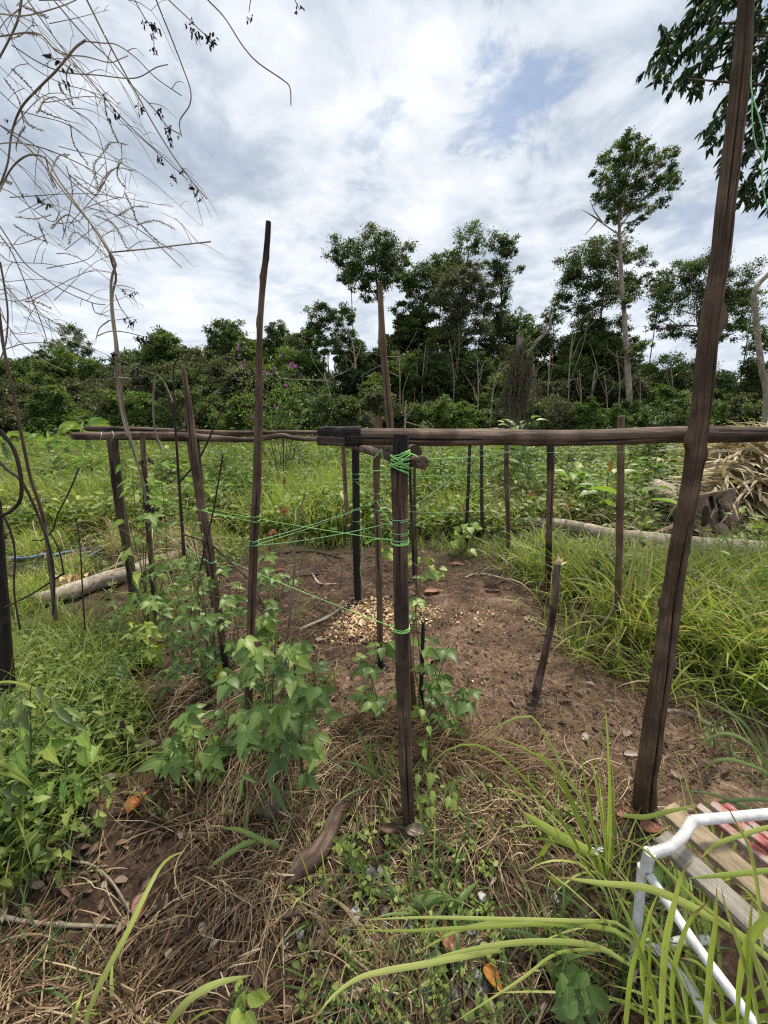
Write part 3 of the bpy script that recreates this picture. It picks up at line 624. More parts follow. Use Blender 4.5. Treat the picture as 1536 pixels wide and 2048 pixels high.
string('pale loose twine hanging from the black charred post to the soil', [spl([P(722,1035,2.9), P(722,1080,2.88), P(726,1110,2.85), P(720,1140,2.85), P(728,1175,2.85)], 20)], 'twine_pale', .0015, group='twine lashings')

# ---------------- loose sticks, saplings, dry vines ----------------
def stick(name, label, curves, mat, cat, Y=None, group=None, loc=None, part='stem'):
    """curves: list of (points[(px,py,Y)], width px start, end)"""
    first = curves[0][0]; p0 = P(*first[0]) if loc is None else loc
    o = thing(name, label, cat, p0, group); mb = MB()
    for pts, w0, w1 in curves:
        q = np.array([P(*p) for p in pts]); n = max(6, int(4*len(pts))); pp = spl(q, n)
        yy = np.interp(np.linspace(0, 1, n), np.linspace(0, 1, len(pts)), [tt(p[1], p[2]) for p in pts])
        tube(mb, pp, np.linspace(w0, w1, n)/2*yy/FPX, 7, 0, 0, disp((), (), .12, R.randint(1, 50)))
    mb.build(part, M[mat], o); return o
def YY(px, py): return float(G(px, py)[1])
def c_(pts, Y, w0, w1=None, dY=0.):
    n = len(pts); return ([(a, b, Y+dY*i/(n-1)) for i, (a, b) in enumerate(pts)], w0, w0 if w1 is None else w1)
y1 = YY(565,1395)
stick('pale_stick', 'pale peeled stick leaning upright between the tall pole and the charred post', [c_([(566,1400),(575,1280),(588,1150),(590,1090),(597,1030),(611,988)], y1, 8, 3)], 'greywood', 'stick')
stick('bean_stick', 'thin grey stick carrying the largest bean plant', [c_([(607,1578),(600,1480),(602,1400),(590,1340),(585,1290)], YY(607,1578), 8, 5)], 'twig', 'stick')
stick('bean_stick', 'twig leaning left of the sawdust pile among roots', [c_([(682,1172),(683,1150),(686,1130)], YY(682,1172), 3, 2)], 'greywood', 'stick')
yl = 1.5
stick('dead_sapling', 'leafless dark sapling with ascending branches before the leaning pole', [
    c_([(368,1110),(360,990),(354,900),(350,840),(347,735),(353,720)], 1.9, 7, 3), c_([(351,838),(375,790),(402,732)], 1.9, 4, 3), c_([(352,850),(385,850),(420,812),(448,745)], 1.9, 3.5, 2.5) if 0 else c_([(352,860),(390,845),(425,800)], 1.9, 4, 2.5),
    c_([(358,965),(385,935),(405,905),(430,850),(450,806)], 1.9, 4, 3), c_([(350,835),(335,790),(328,764)], 1.9, 3.5, 2)], 'darktwig', 'sapling')
stick('dead_sapling', 'straight dark dead shoot crossing low between leaning pole and tall pole', [c_([(400,1140),(412,1085),(425,1030),(436,970),(446,908)], 1.6, 4, 3)], 'darktwig', 'sapling')
stick('dry_root', 'arching brown dead branch looping down past the tall pole', [c_([(365,1068),(420,1088),(462,1125),(500,1162),(530,1215),(545,1260)], 1.75, 4, 6)], 'twig', 'branch')
stick('dead_sapling', 'brown dead stem rising from the weeds near the left edge up to the sky', [
    c_([(112,1240),(100,1130),(85,1030),(62,960),(45,880),(25,780),(8,700),(0,640),(-10,560)], 1.3, 8, 5, -.1)], 'twig', 'sapling')
stick('dead_sapling', 'blackish stems fanning down from the left edge among weeds', [
    c_([(-10,915),(15,940),(45,965),(80,1040),(100,1100),(108,1160),(106,1230)], 1.2, 6, 4), c_([(0,860),(28,900),(42,960),(40,1000),(22,1022),(0,1032)], 1.15, 8, 6), c_([(-5,1010),(20,1060),(30,1110),(28,1180),(40,1260)], 1.2, 4, 3),
    c_([(130,1145),(95,1168),(60,1190),(10,1215)], 1.4, 4, 3), c_([(128,1150),(118,1100),(100,1065)], 1.4, 3, 3)], 'darktwig', 'sapling')
stick('dead_sapling', 'thin black arching shoot beside the thick dark left-hand post', [c_([(158,935),(140,980),(115,1030),(105,1060),(85,1080),(65,1080)], 1.7, 3, 3), c_([(170,1260),(165,1180),(160,1090),(152,1035)], 1.7, 3, 2)], 'darktwig', 'sapling')
stick('dead_sapling', 'slender dry grey shoot standing behind the twin vine stems', [c_([(324,900),(310,860),(306,800),(310,752)], 2.2, 4, 3), c_([(349,810),(338,785),(330,765)], 2.2, 3, 2)], 'greywood', 'sapling')

# the overhanging dead climber, traced from the photo at arm's length from the viewer
S_ = .3906
def zc(L, Y, w0, w1, dY=.15): return c_([(a*S_, b*S_) for a, b in L], Y, w0, w1, dY)
main = [zc([(110,-60),(110,0),(85,120),(0,290),(-60,380)],1.5,6,6), zc([(120,-30),(330,260),(520,480),(640,620),(830,800),(960,920)],1.4,3,2), zc([(250,-30),(430,180),(560,300),(670,430),(790,560),(860,650),(930,690)],1.35,3,2),
 zc([(430,-30),(530,170),(620,340),(700,480),(800,660),(930,860),(1060,1020)],1.3,4,2.5), zc([(560,1295),(470,1150),(380,1030),(300,920),(250,830),(200,795),(130,800),(60,860),(0,970),(-50,1060)],1.3,5,5),
 zc([(560,1290),(520,1215),(470,1150),(330,985),(230,850),(120,735),(0,640)],1.32,4,4), zc([(-30,740),(60,730),(150,740),(280,780),(450,860),(560,930)],1.4,2.5,2), zc([(0,640),(200,760),(400,960),(600,1110),(760,1210),(930,1370)],1.45,2.5,2),
 zc([(570,1292),(750,1275),(920,1255),(1080,1237)],1.3,3,3), zc([(0,70),(130,80),(290,40),(390,0)],1.4,3,2), zc([(-30,190),(190,170),(300,270),(440,290),(560,320),(620,300),(655,285)],1.4,3,2), zc([(60,230),(200,320),(330,370),(500,385),(690,400),(800,345),(860,330)],1.45,3,2),
 zc([(440,205),(380,250),(290,360),(200,450),(110,550),(60,680),(40,830),(0,950)],1.35,5,4), zc([(420,210),(520,220),(600,230),(700,300),(800,400),(930,490)],1.35,2.5,2), zc([(0,1160),(130,1350),(250,1440),(330,1490),(470,1550),(540,1560)],1.4,3,2),
 zc([(-10,1190),(60,1290),(130,1450),(200,1620),(240,1740)],1.4,2.5,2), zc([(0,1340),(20,1450),(40,1600),(30,1750),(0,1850)],1.4,4,3), zc([(0,1430),(120,1560),(240,1630),(320,1670)],1.45,2,1.5), zc([(0,1600),(100,1750),(230,1850),(340,1900)],1.5,2,1.5),
 zc([(20,1790),(120,1760),(240,1752),(300,1750)],1.4,2.5,2), zc([(0,760),(150,900),(300,1090),(330,1200)],1.5,2,1.5), zc([(340,850),(370,1000),(320,1225)],1.4,2,1.5), zc([(470,1550),(490,1600),(560,1620)],1.4,2,1.5), zc([(0,470),(100,560),(180,590),(350,640),(530,770),(620,830),(640,850)],1.5,2,1.5),
 zc([(0,80),(120,300),(300,420),(480,480),(620,620),(830,800)],1.5,2,1.5), zc([(410,1080),(500,1040),(610,1010)],1.35,2,1.5), zc([(520,1215),(570,1180),(660,1155)],1.35,2,1.5), zc([(0,1300),(60,1340),(230,1350),(330,1370)],1.45,2,1.5), zc([(0,1530),(100,1540),(200,1500),(250,1480)],1.45,2,1.5),
 zc([(0,960),(80,1000),(250,1130),(300,1100),(290,1000),(230,850)],1.4,2,1.5), zc([(0,1240),(100,1250),(240,1200)],1.4,2,1.5), zc([(210,480),(370,560),(480,640),(530,780),(545,900),(500,1000)],1.45,1.6,1.3), zc([(620,730),(620,830),(560,890),(480,1010),(350,1160),(380,1190)],1.4,1.6,1.3), zc([(440,1060),(600,1100),(700,1130),(720,1150)],1.4,1.6,1.3)]
o = thing('dead_climber', 'tangle of leafless dry climber twigs overhanging the top left corner', 'dead vine', P(40, 400, 1.4))
mb = MB()
def addc(mb, pts, w0, w1, seg=6):
    q = np.array([P(*p) for p in pts]); n = max(8, 5*len(pts)); pp = spl(q, n)
    yy = np.interp(np.linspace(0, 1, n), np.linspace(0, 1, len(pts)), [tt(p[1], p[2]) for p in pts]); tube(mb, pp, np.linspace(w0, w1, n)/2*yy/FPX, seg, 0, 0, disp((), (), .12, R.randint(1, 50))); return pp
for pts, w0, w1 in main: addc(mb, pts, min(w0, 4.2)*.92, min(w1, 3.6)*.9)
for q in range(34):
    a = P(R.uniform(-40, 150), R.uniform(-20, 640), R.uniform(1.3, 1.8)); an = R.uniform(-.9, 1.2); L = R.uniform(.12, .5); d = np.array([math.cos(an), R.uniform(-.3, .3), -math.sin(an)])
    pp = spl([a, a+d*L*.5+rand_n(1)[0]*.035, a+d*L+[0, 0, -.22*L]+rand_n(1)[0]*.03], 12); tube(mb, pp, np.linspace(.0014, .0006, 12), 5)
    for j in range(3): b = pp[R.randint(4, 11)]; e = nrm((d+rand_n(1)[0]*.7)[None])[0]*R.uniform(.02, .08); tube(mb, spl([b, b+e*.6, b+e+[0, 0, -.01]], 5), np.linspace(.0009, .0005, 5), 4)
# side twiglets
for pts, w0, w1 in main:
    pp = spl(np.array([P(*p) for p in pts]), 30)
    for k in range(R.randint(2, 5)):
        i = R.randint(4, 27); T = nrm(pp[i+1]-pp[i]); d = nrm(T*.7+rand_n(1)[0]*.8); l = R.uniform(.03, .14)
        tube(mb, spl([pp[i], pp[i]+d*l*.5, pp[i]+d*l+np.array([0, 0, -.25*l])], 7), np.linspace(.0011, .0006, 7), 5)
mb.build('stem', M['vine'], o)
# bristly seed spikes
spk = [[(60,350),(130,420),(200,500)],[(190,580),(230,510),(290,500),(360,550)],[(360,640),(380,740),(450,840)],[(530,480),(550,600),(600,720)],[(500,960),(480,850),(520,790)],[(700,1150),(800,1130),(890,1170)],[(590,1110),(680,1060),(755,1060)],[(350,1250),(380,1190),(470,1240),(550,1320)],
 [(500,980),(540,900),(600,860),(690,875)],[(260,1170),(340,1100),(410,1140)],[(250,900),(300,800),(350,795)],[(110,570),(150,640),(220,670)],[(720,1150),(800,1230),(880,1280)],[(70,1150),(150,1200),(240,1240)],[(180,1000),(220,1040),(270,1060)],[(20,400),(90,500),(120,620)],[(480,1100),(580,1150),(650,1270)],
 [(530,780),(570,730),(650,740)],[(610,830),(600,900),(640,960)],[(360,330),(340,400),(375,540)],[(0,980),(20,930),(60,940)],[(80,1110),(180,1120),(260,1100)],[(350,890),(430,960),(500,1010)],[(300,420),(320,470),(370,530)],[(200,560),(260,590),(350,620)],[(90,20),(180,60),(240,90)],[(60,200),(130,170),(190,180)],[(200,1150),(220,1200),(240,1245)],[(130,650),(100,690),(80,760)],[(230,800),(260,900),(290,960)],[(640,990),(680,1080),(700,1130)],[(130,1540),(200,1550),(260,1580)]]
mb = MB()
for L in spk:
    Y = R.uniform(1.3, 1.55); pts, w0, w1 = zc(L, Y, 1.8, 1.2); pp = addc(mb, pts, w0, w1)
    pp = spl(pp, 34); T = nrm(np.gradient(pp, axis=0)); 
    for side in (1, -1):
        D = T*.55+side*np.cross(T, [0, 1., 0])+rand_n(34)*.2
        leaves(mb, L4, pp, D, rand_n(34), rng.uniform(.006, .012, 34), .0028, rng.random(34)*.6)
mb.build('seed_spike', M['vine'], o)
def shrivels(o, cl, mat='shrivel', part='shrivelled_leaves'):
    mb = MB()
    for px, py, Y, r, n in cl:
        c = P(px, py, Y); s = r*tt(py, Y)/FPX
        Q = c+rand_n(n)*s*np.array([.45, .3, .35]); Dd = np.array([0, 0, -1.])+rand_n(n)*.5
        leaves(mb, OVATE, Q, Dd, rand_n(n), rng.uniform(.6, 1.2, n)*s*1.1, s*.42, rng.random(n)); leaves(mb, L4, Q, rand_n(n), rand_n(n), s*.6, s*.35, rng.random(n))
    mb.build(part, M[mat], o)
shrivels(o, [(110,118,1.4,16,4),(140,155,1.4,14,3),(232,232,1.4,12,3),(283,222,1.4,9,8),(318,228,1.4,10,8),(335,255,1.4,9,8),(343,280,1.4,9,8),(356,274,1.4,6,4),(322,322,1.4,9,7),(345,358,1.4,9,7),(362,340,1.4,7,5),(390,378,1.4,9,7),(400,395,1.4,8,5),(80,400,1.4,9,6),(45,385,1.4,8,4),(100,412,1.4,8,6),(64,45,1.4,7,4),(15,240,1.4,6,4)])
o = thing('hanging_twig', 'dry twig hanging from the top edge with a cluster of shrivelled leaves, left one', 'dead vine', P(310, 20, 1.5)); mb = MB(); addc(mb, *zc([(680,-40),(690,0),(740,90),(780,150),(790,250)], 1.5, 2.5, 1.5)); mb.build('stem', M['vine'], o)
shrivels(o, [(288,45,1.5,8,5),(306,52,1.5,10,8),(314,55,1.5,9,6),(306,75,1.5,8,6),(308,100,1.5,9,7)])
o = thing('hanging_twig', 'dry twig hanging from the top edge with a leaf cluster at its tip, right one', 'dead vine', P(380, 20, 1.5)); mb = MB(); addc(mb, *zc([(840,-40),(865,0),(960,90),(1020,150),(1100,220)], 1.5, 2.5, 1.5)); mb.build('stem', M['vine'], o)
shrivels(o, [(372,50,1.5,8,5),(386,65,1.5,10,7),(402,72,1.5,10,7),(420,78,1.5,12,10),(427,84,1.5,9,8)])
stick('hanging_twig', 'long bare tendril curving down from the top edge into the middle of the sky', [zc([(1040,-40),(1065,0),(1150,90),(1240,230),(1320,320),(1450,410),(1485,450),(1490,540)], 1.5, 2.8, 2)], 'vine', 'dead vine')
stick('hanging_twig', 'long bare S-curved tendril between the two leaf clusters', [zc([(790,-40),(800,0),(860,150),(930,330),(975,460),(970,540),(920,620),(930,700)], 1.45, 2.8, 2)], 'vine', 'dead vine')
o = stick('hanging_twig', 'tiny twig tip with one dead leaf at the top edge above the tall pole', [zc([(1290,-40),(1280,20),(1275,60)], 1.5, 2, 1.5)], 'vine', 'dead vine'); shrivels(o, [(500,30,1.5,9,4)])
o = stick('hanging_twig', 'small dead leaf tip at the top edge, rightmost of the hanging twigs', [zc([(1490,-40),(1520,20),(1535,50)], 1.5, 2, 1.5)], 'vine', 'dead vine'); shrivels(o, [(598,15,1.5,10,5)])
o = stick('twin_vine', 'pair of twisted pale dry vine stems rising left of the leaning pole', [
    zc([(560,1290),(592,1350),(570,1440),(572,1600),(590,1750),(600,1950),(620,2100),(650,2230)], 1.35, 5, 4.5, 0), zc([(560,1290),(575,1350),(595,1420),(575,1550),(610,1850),(625,2048),(645,2160),(690,2330),(735,2480),(745,2570)], 1.36, 5, 4, .25),
    zc([(560,1465),(630,1462),(690,1480)], 1.35, 2, 1.5), zc([(590,1510),(620,1580),(660,1630)], 1.35, 2, 1.5), zc([(560,1640),(620,1635),(670,1625)], 1.35, 2, 1.5), zc([(560,1640),(510,1680),(490,1740)], 1.35, 2.5, 1.5), zc([(500,1720),(560,1697),(640,1700),(740,1725)], 1.35, 2.5, 1.5), zc([(585,1930),(640,1935),(690,1940)], 1.35, 2, 1.5), zc([(590,1930),(540,1960),(520,2020)], 1.35, 2, 1.5)], 'vine', 'dead vine')
shrivels(o, [(248,582,1.35,6,5),(258,588,1.35,6,6),(267,584,1.35,6,5),(262,640,1.35,10,9),(258,648,1.35,8,7),(280,680,1.35,9,9),(290,682,1.35,10,12),(298,675,1.35,8,8),(272,672,1.35,7,5),(190,682,1.35,5,3),(232,708,1.35,9,9),(233,720,1.35,8,8),(268,752,1.35,9,10),(276,745,1.35,8,8),(285,925,1.45,9,10),(300,922,1.45,8,9),(295,1012,1.5,11,12),(306,1018,1.5,10,12)])
# ---------------- forest ----------------
LM = [(0,'at the far left edge'),(70,'left of the banana plants'),(140,'above the banana plants'),(200,'above the left end of the back rails'),(260,'right behind the twin dry vine stems'),(320,'left of the leaning pole'),(375,'behind the leaning pole'),(435,'right of the leaning pole'),(490,'just left of the tall thin pole'),(545,'just right of the tall thin pole'),(590,'right of the purple-flowered shrub'),(645,'above the charred rail end'),(700,'left of the tall reddish pole'),(765,'behind the tall reddish pole'),(820,'above the centre post'),(870,'just right of the centre post'),(920,'above the blackened stakes'),(975,'left of the vine-draped snag'),(1035,'behind the vine-draped snag'),(1090,'right of the vine-draped snag'),(1145,'above the knotty two-tone post'),(1200,'left of the tall pale trunk'),(1255,'behind the tall pale trunk'),(1310,'right of the tall pale trunk'),(1365,'left of the biggest pole'),(1420,'behind the biggest pole'),(1475,'just right of the biggest pole'),(1530,'at the far right edge')]
used = {}
def where(px): return min(LM, key=lambda a: abs(a[0]-px))[1]
def uniq(look, px, py):
    w = where(px); k = look+w; n = used.get(k, 0); used[k] = n+1
    q = ['', 'lower ', 'lowest ', 'small ', 'faint '][min(n, 4)]
    if n > 4: q = ['broad ', 'narrow ', 'ragged ', 'stubby '][n % 4]
    return f"{q}{look} {w}"
def crown(mb, blobs, Lf, dens, tsh=0., drop=.25):
    for c, r3, k in blobs:
        c = np.array(c); r3 = np.array(r3)
        nc = max(9, int(30*k)); d = nrm(rand_n(nc)+np.array([0, 0, .35])); rad_ = (rng.uniform(.4, 1.0, nc)+(rng.random(nc) < .3)*rng.uniform(.1, .35, nc))[:, None]
        cc = c+d*r3*rad_; rc = rng.uniform(.17, .40, nc)*r3.mean()
        area = 4*np.pi*(r3.mean())**2; n = int(3.3*dens*area/(Lf*Lf*.5)); nl = max(6, n//nc)
        idx = np.repeat(np.arange(nc), nl); m = len(idx)
        off = rand_n(m)*rc[idx][:, None]*np.array([.62, .62, .36]); Q = cc[idx]+off
        O = nrm(Q-c); D = O*.7+rand_n(m)*.55+np.array([0, 0, -drop]); N = rand_n(m)*.55+np.array([0, 0, .9])+O*.3
        ct = rng.normal(0, .13, nc)
        tn = np.clip(.42+tsh+ct[idx]+rng.normal(0, .16, m), 0, 1)
        l = Lf*rng.uniform(.6, 1.25, m); leaves(mb, L4, Q, D, N, l, l*.5, tn)
def limb(mb, a, b, r0, r1, bend=.12, n=9, seg=7):
    a = np.array(a); b = np.array(b); L = np.linalg.norm(b-a); mid = (a+b)/2+rand_n(1)[0]*L*bend*np.array([1, 1, .3])
    tube(mb, spl([a, mid, b], n), np.linspace(r0, r1, n), seg, 0)
def tree(look, cat, px, top, w, bot, Y, kind, blobs=None, trunk=None, nb=7, dens=.72, Lk=1.0, bark='bark', name='tree', tw=None, base_px=None, sh=0., bare=None, flat=1.0, label=None, group='forest trees behind the clearing'):
    """px/top/bot/w: crown outline read off the photo, rebuilt at distance Y as a volume."""
    t = tt((top+bot)/2, Y); X = (px-768)/FPX*t; Rw = w/2*t/FPX; Zt = P(px, top, Y)[2]; Zb = max(P(px, bot, Y)[2], .2)
    bx = X if base_px is None else (base_px-768)/FPX*tt(850, Y)
    base = np.array([bx, Y, float(hgt(bx, Y))]); o = thing(name, label or uniq(look, px, top), cat, base, group)
    B = []
    if blobs:
        for b in blobs:
            bxp, byp, br = b[:3]; yy = Y+R.uniform(-.35, .35)*Rw; c = P(bxp, byp, yy); rr = 1.12*br*tt(byp, yy)/FPX
            B.append((c, (rr, rr, rr*(b[3] if len(b) > 3 else .8)), max(.4, rr/1.6)))
    else:
        a, c2 = Rw, (Zt-Zb)/2; zc_ = (Zt+Zb)/2
        for i in range(nb):
            u = nrm(rand_n(1))[0]*R.uniform(.35, .92) if i else np.array([R.uniform(-.2, .2), 0, .55]); rb = R.uniform(.24, .52)
            shrink = 1-.35*max(0, u[2])*flat
            B.append(((X+u[0]*a*shrink, Y+u[1]*a*shrink, zc_+u[2]*c2), (a*rb*1.1, a*rb*1.1, min(a*rb, c2*.75)), max(.4, a*rb/1.4)))
        B.append(((X, Y, Zb+c2*.6), (a*.6, a*.6, c2*.6), max(.5, a/2)))
    Lf = Lk*.0075*Y
    mb = MB(); crown(mb, B, Lf, dens, sh); mb.build('crown', M[kind], o)
    # trunk and limbs
    tb = MB(); Hc = np.mean([b[0][2] for b in B]); tr0 = max(.04, (tw or 7)/2*tt(800, Y)/FPX)
    if trunk: path = np.array([P(a, b, Y) for a, b in trunk]); path = path[::-1] if path[0][2] > path[-1][2] else path; path = np.vstack([[path[0][0], Y, base[2]-.3], path])
    else: path = np.array([base+[0, 0, -.3], base+[R.uniform(-.2, .2), 0, (Hc-base[2])*.45], [X+R.uniform(-.2, .2)*Rw*.5, Y, Hc], [X, Y, Hc+(Zt-Hc)*.6]])
    n = 26; pp = spl(path, n); rr = np.linspace(tr0, tr0*.3, n); tube(tb, pp, rr, 10, 0, 0, disp((), (), .1, R.randint(1, 50)))
    for c, r3, k in B:
        c = np.array(c); zj = np.clip(c[2]-r3[2]*R.uniform(.8, 1.8), pp[3, 2], pp[-2, 2]); j = int(np.argmin(np.abs(pp[:, 2]-zj)))
        limb(tb, pp[j], c+rand_n(1)[0]*.2*r3, rr[j]*.5, rr[j]*.14)
        for q in range(3): limb(tb, pp[j]*.4+c*.6, c+nrm(rand_n(1))[0]*np.array(r3)*.8, rr[j]*.2, rr[j]*.06, n=6, seg=5)
    if bare:
        for L in bare: limb(tb, P(*L[0], Y), P(*L[1], Y), tr0*.22, tr0*.06, .06, 7, 5)
    tb.build('trunk', M[bark], o)
    return o
T_ = tree
# named emergent trees, crown clumps read from the photo
T_('', 'tree', 750, 465, 160, 640, 34, 'dense', [(700,512,33),(742,492,38,.7),(788,508,33,.7),(715,550,28),(765,545,34),(680,522,16),(748,598,16),(808,524,14),(735,575,18),(690,560,12)], [(759,640),(755,580),(750,530)], label='tall umbrella-crowned forest tree, the highest left of the centre post', bark='bark', tw=9, base_px=762, Lk=.66)
T_('', 'tree', 935, 457, 70, 560, 38, 'bright', [(938,472,26,.7),(903,520,22,.5),(912,500,10),(962,492,14),(945,500,14)], [(925,600),(932,540),(940,490)], dens=.45, label='feathery light-green treetop sticking up between two dense crowns', tw=5, Lk=.66)
T_('', 'tree', 1000, 470, 80, 650, 36, 'dense', [(998,496,24),(985,535,24),(1015,495,18),(1002,575,24),(988,625,26),(1040,538,10,.6),(1005,660,24),(1030,505,9),(975,580,14),(1012,605,10)], [(1000,700),(1003,600),(1000,520)], label='vine-smothered columnar tree right of the feathery treetop', tw=7, Lk=.66)
T_('', 'tree', 922, 540, 120, 760, 33, 'olive', [(925,562,38),(905,595,32),(955,590,30),(925,635,38),(900,670,26),(950,660,28),(940,545,18)], [(872,835),(890,760),(910,690),(925,640),(935,600)], label='olive leafy tree on a thin pale leaning trunk', bark='palebark', base_px=872, sh=.1, tw=7, Lk=.66, dens=.7)
T_('', 'tree', 855, 535, 110, 700, 37, 'dense', [(840,560,28),(872,542,28),(880,590,30),(848,605,26),(905,545,18),(825,575,18),(860,650,24,1.1),(800,560,14)], [(845,850),(848,740),(850,640)], label='ragged dark tree linking the umbrella crown with the columnar one', tw=6, Lk=.66)
T_('', 'tree', 648, 607, 80, 760, 34, 'dense', [(648,632,26),(635,662,20),(668,645,20),(652,690,20),(640,712,12),(672,675,12),(625,650,10)], [(655,850),(658,770),(655,700)], label='small rounded dark tree with sky under its crown, left of the umbrella tree', tw=5, Lk=.66)
T_('', 'tree', 1200, 480, 185, 740, 35, 'dense', [(1165,525,34),(1212,508,36,.8),(1256,532,34),(1145,575,28),(1195,585,40),(1248,590,32),(1128,605,16),(1172,635,26),(1228,650,24),(1284,562,14),(1195,690,28),(1240,700,22),(1150,545,16)], [(1190,850),(1192,760),(1198,680),(1205,600)], label='broad dense dark tree behind the tall pale trunk', tw=9, Lk=.66)
T_('', 'tree', 1400, 510, 190, 720, 34, 'dense', [(1358,548,30),(1410,538,34,.8),(1462,562,34),(1335,600,26),(1388,600,38),(1450,618,36),(1485,600,16),(1315,640,16),(1352,662,20),(1445,668,22),(1402,680,24),(1300,655,8),(1478,650,14),(1400,730,22,1.3),(1405,770,20,1.3)], [(1405,850),(1402,780),(1398,700),(1400,620)], label='huge spreading dark tree behind the biggest pole', tw=14, Lk=.66)
T_('', 'tree', 1262, 256, 180, 480, 28, 'dense', [(1262,285,20,.8),(1238,305,18),(1285,300,18),(1215,335,24),(1258,335,24),(1305,330,22),(1335,312,16),(1345,345,16),(1230,370,26),(1272,380,24),(1318,378,22),(1350,372,10),(1220,408,22),(1245,418,22),(1292,420,16),(1205,360,12),(1330,405,10),(1262,455,8),(1278,440,8),(1224,438,12),(1250,600,10),(1248,612,9),(1262,682,12),(1275,705,16,1.3),(1290,690,10),(1192,392,10)],
   [(1257,840),(1258,790),(1255,740),(1249,640),(1243,560),(1240,480),(1238,430),(1245,380)], label='very tall slender tree with pale pinkish trunk and airy crown', bark='palebark', tw=13, base_px=1258, Lk=.66, dens=.72, sh=.08,
   bare=[((1240,520),(1198,495)),((1198,495),(1190,470)),((1240,470),(1178,428)),((1205,445),(1165,420)),((1240,455),(1290,395)),((1290,395),(1345,350)),((1205,445),(1180,400)),((1240,478),(1262,455)),((1195,440),(1170,470)),((1200,480),(1160,480)),((1240,440),(1300,372)),((1240,430),(1262,330))])
T_('', 'tree', 140, 650, 100, 780, 40, 'dense', [(142,668,17),(118,690,13),(160,684,15),(175,706,10),(98,692,9),(150,700,16),(135,715,18)], [(138,850),(140,760),(142,690)], label='tallest tree on the left skyline, its crown of separate round clumps', tw=5, Lk=.62)
# the rest of the wood, left to right
rest = [(60,703,110,820,38,'dense'),(12,722,90,840,36,'dense'),(112,702,110,850,36,'bright'),(200,716,120,850,38,'dense'),(246,700,90,800,42,'dense'),(330,655,90,780,40,'bright'),(292,690,100,850,38,'dense'),(400,684,150,860,32,'olive'),(452,634,100,780,41,'dense'),(432,655,80,790,42,'dense'),(500,668,90,820,38,'bright'),(563,636,66,760,40,'dense'),(612,650,80,800,40,'bright'),(590,694,110,850,33,'bright'),
 (60,780,150,860,30,'olive'),(160,770,150,860,30,'olive'),(255,752,130,860,31,'olive'),(335,735,130,860,30,'olive'),(20,770,120,860,29,'olive'),(380,730,120,860,29,'dense'),(455,705,120,860,31,'olive'),(500,730,120,860,28,'olive'),(560,735,110,860,28,'dense'),(640,720,90,860,33,'dense'),
 (700,620,90,840,36,'dense'),(705,735,60,860,28,'dark_leaf'),(655,770,90,860,28,'dense'),(755,740,70,860,27,'bright'),(800,590,80,830,37,'dense'),(785,640,80,850,35,'dense'),(800,720,90,860,31,'bright'),(845,690,90,850,33,'dense'),(900,720,90,860,31,'bright'),(955,690,100,860,31,'dense'),(1000,690,100,860,33,'dense'),(1045,640,100,860,37,'dense'),(1075,645,80,840,38,'bright'),(1010,740,90,860,29,'bright'),
 (1115,650,90,850,36,'dense'),(1140,720,100,860,32,'dense'),(1185,740,90,860,31,'dense'),(1230,700,90,860,35,'dense'),(1300,712,100,860,33,'bright'),(1345,720,100,860,34,'dense'),(1270,745,90,860,30,'olive'),(1375,740,100,860,32,'bright'),(1430,745,110,860,32,'dense'),(1490,755,110,860,33,'bright'),(1535,750,90,860,35,'dense'),(1085,760,90,860,29,'olive'),(1515,640,60,800,32,'dense'),(835,612,90,850,35,'dense'),(880,625,90,850,34,'bright'),(935,668,90,850,32,'dense'),(985,640,90,850,35,'dense'),(1028,668,80,850,34,'olive'),(765,668,80,850,34,'dense'),(715,655,70,850,35,'dense'),(1010,600,70,800,37,'dense'),(905,590,80,820,37,'dense'),(830,585,80,800,38,'dense'),(865,660,90,850,31,'dense'),(1165,640,100,850,34,'dense'),(1215,668,100,850,33,'dense'),(1255,655,80,850,36,'dense'),(1130,668,90,850,33,'bright'),(1180,620,120,800,37,'dense'),(1400,760,120,860,30,'dense'),(1325,760,100,860,29,'bright'),(520,655,80,850,40,'dense'),(85,690,70,800,41,'dense'),(185,705,80,820,40,'bright'),(370,680,80,820,39,'dense'),(1600,700,150,860,34,'dense'),(-70,710,150,860,34,'dense')]
LK = {'dense': 'dark green forest tree', 'olive': 'dull olive tree with pale leaf tips', 'bright': 'fresh green bushy tree', 'dark_leaf': 'bluish-green drooping small tree'}
for px, top, w, bot, Y, kind in rest:
    T_(LK[kind], 'tree', px, top, w, bot, Y, kind, nb=16 if (860-top) > 110 else 12, dens=.5 if px == 1515 else .85, Lk=.80, sh=R.uniform(-.08, .14))
for px, top, w, bot, Y, kind in [(882,512,60,575,39,'bright'),(905,498,34,560,39,'olive'),(1318,525,60,640,38,'olive'),(700,515,40,590,37,'olive'),(1040,600,60,700,36,'bright'),(590,655,60,760,38,'olive'),(1090,615,50,720,37,'olive'),(1110,560,50,680,38,'bright'),(820,520,50,600,39,'bright'),(1505,560,60,700,36,'bright')]:
    T_('wispy airy treetop with sky showing through', 'tree', px, top, w, bot, Y, kind, nb=7, dens=.32, Lk=.66, tw=3)
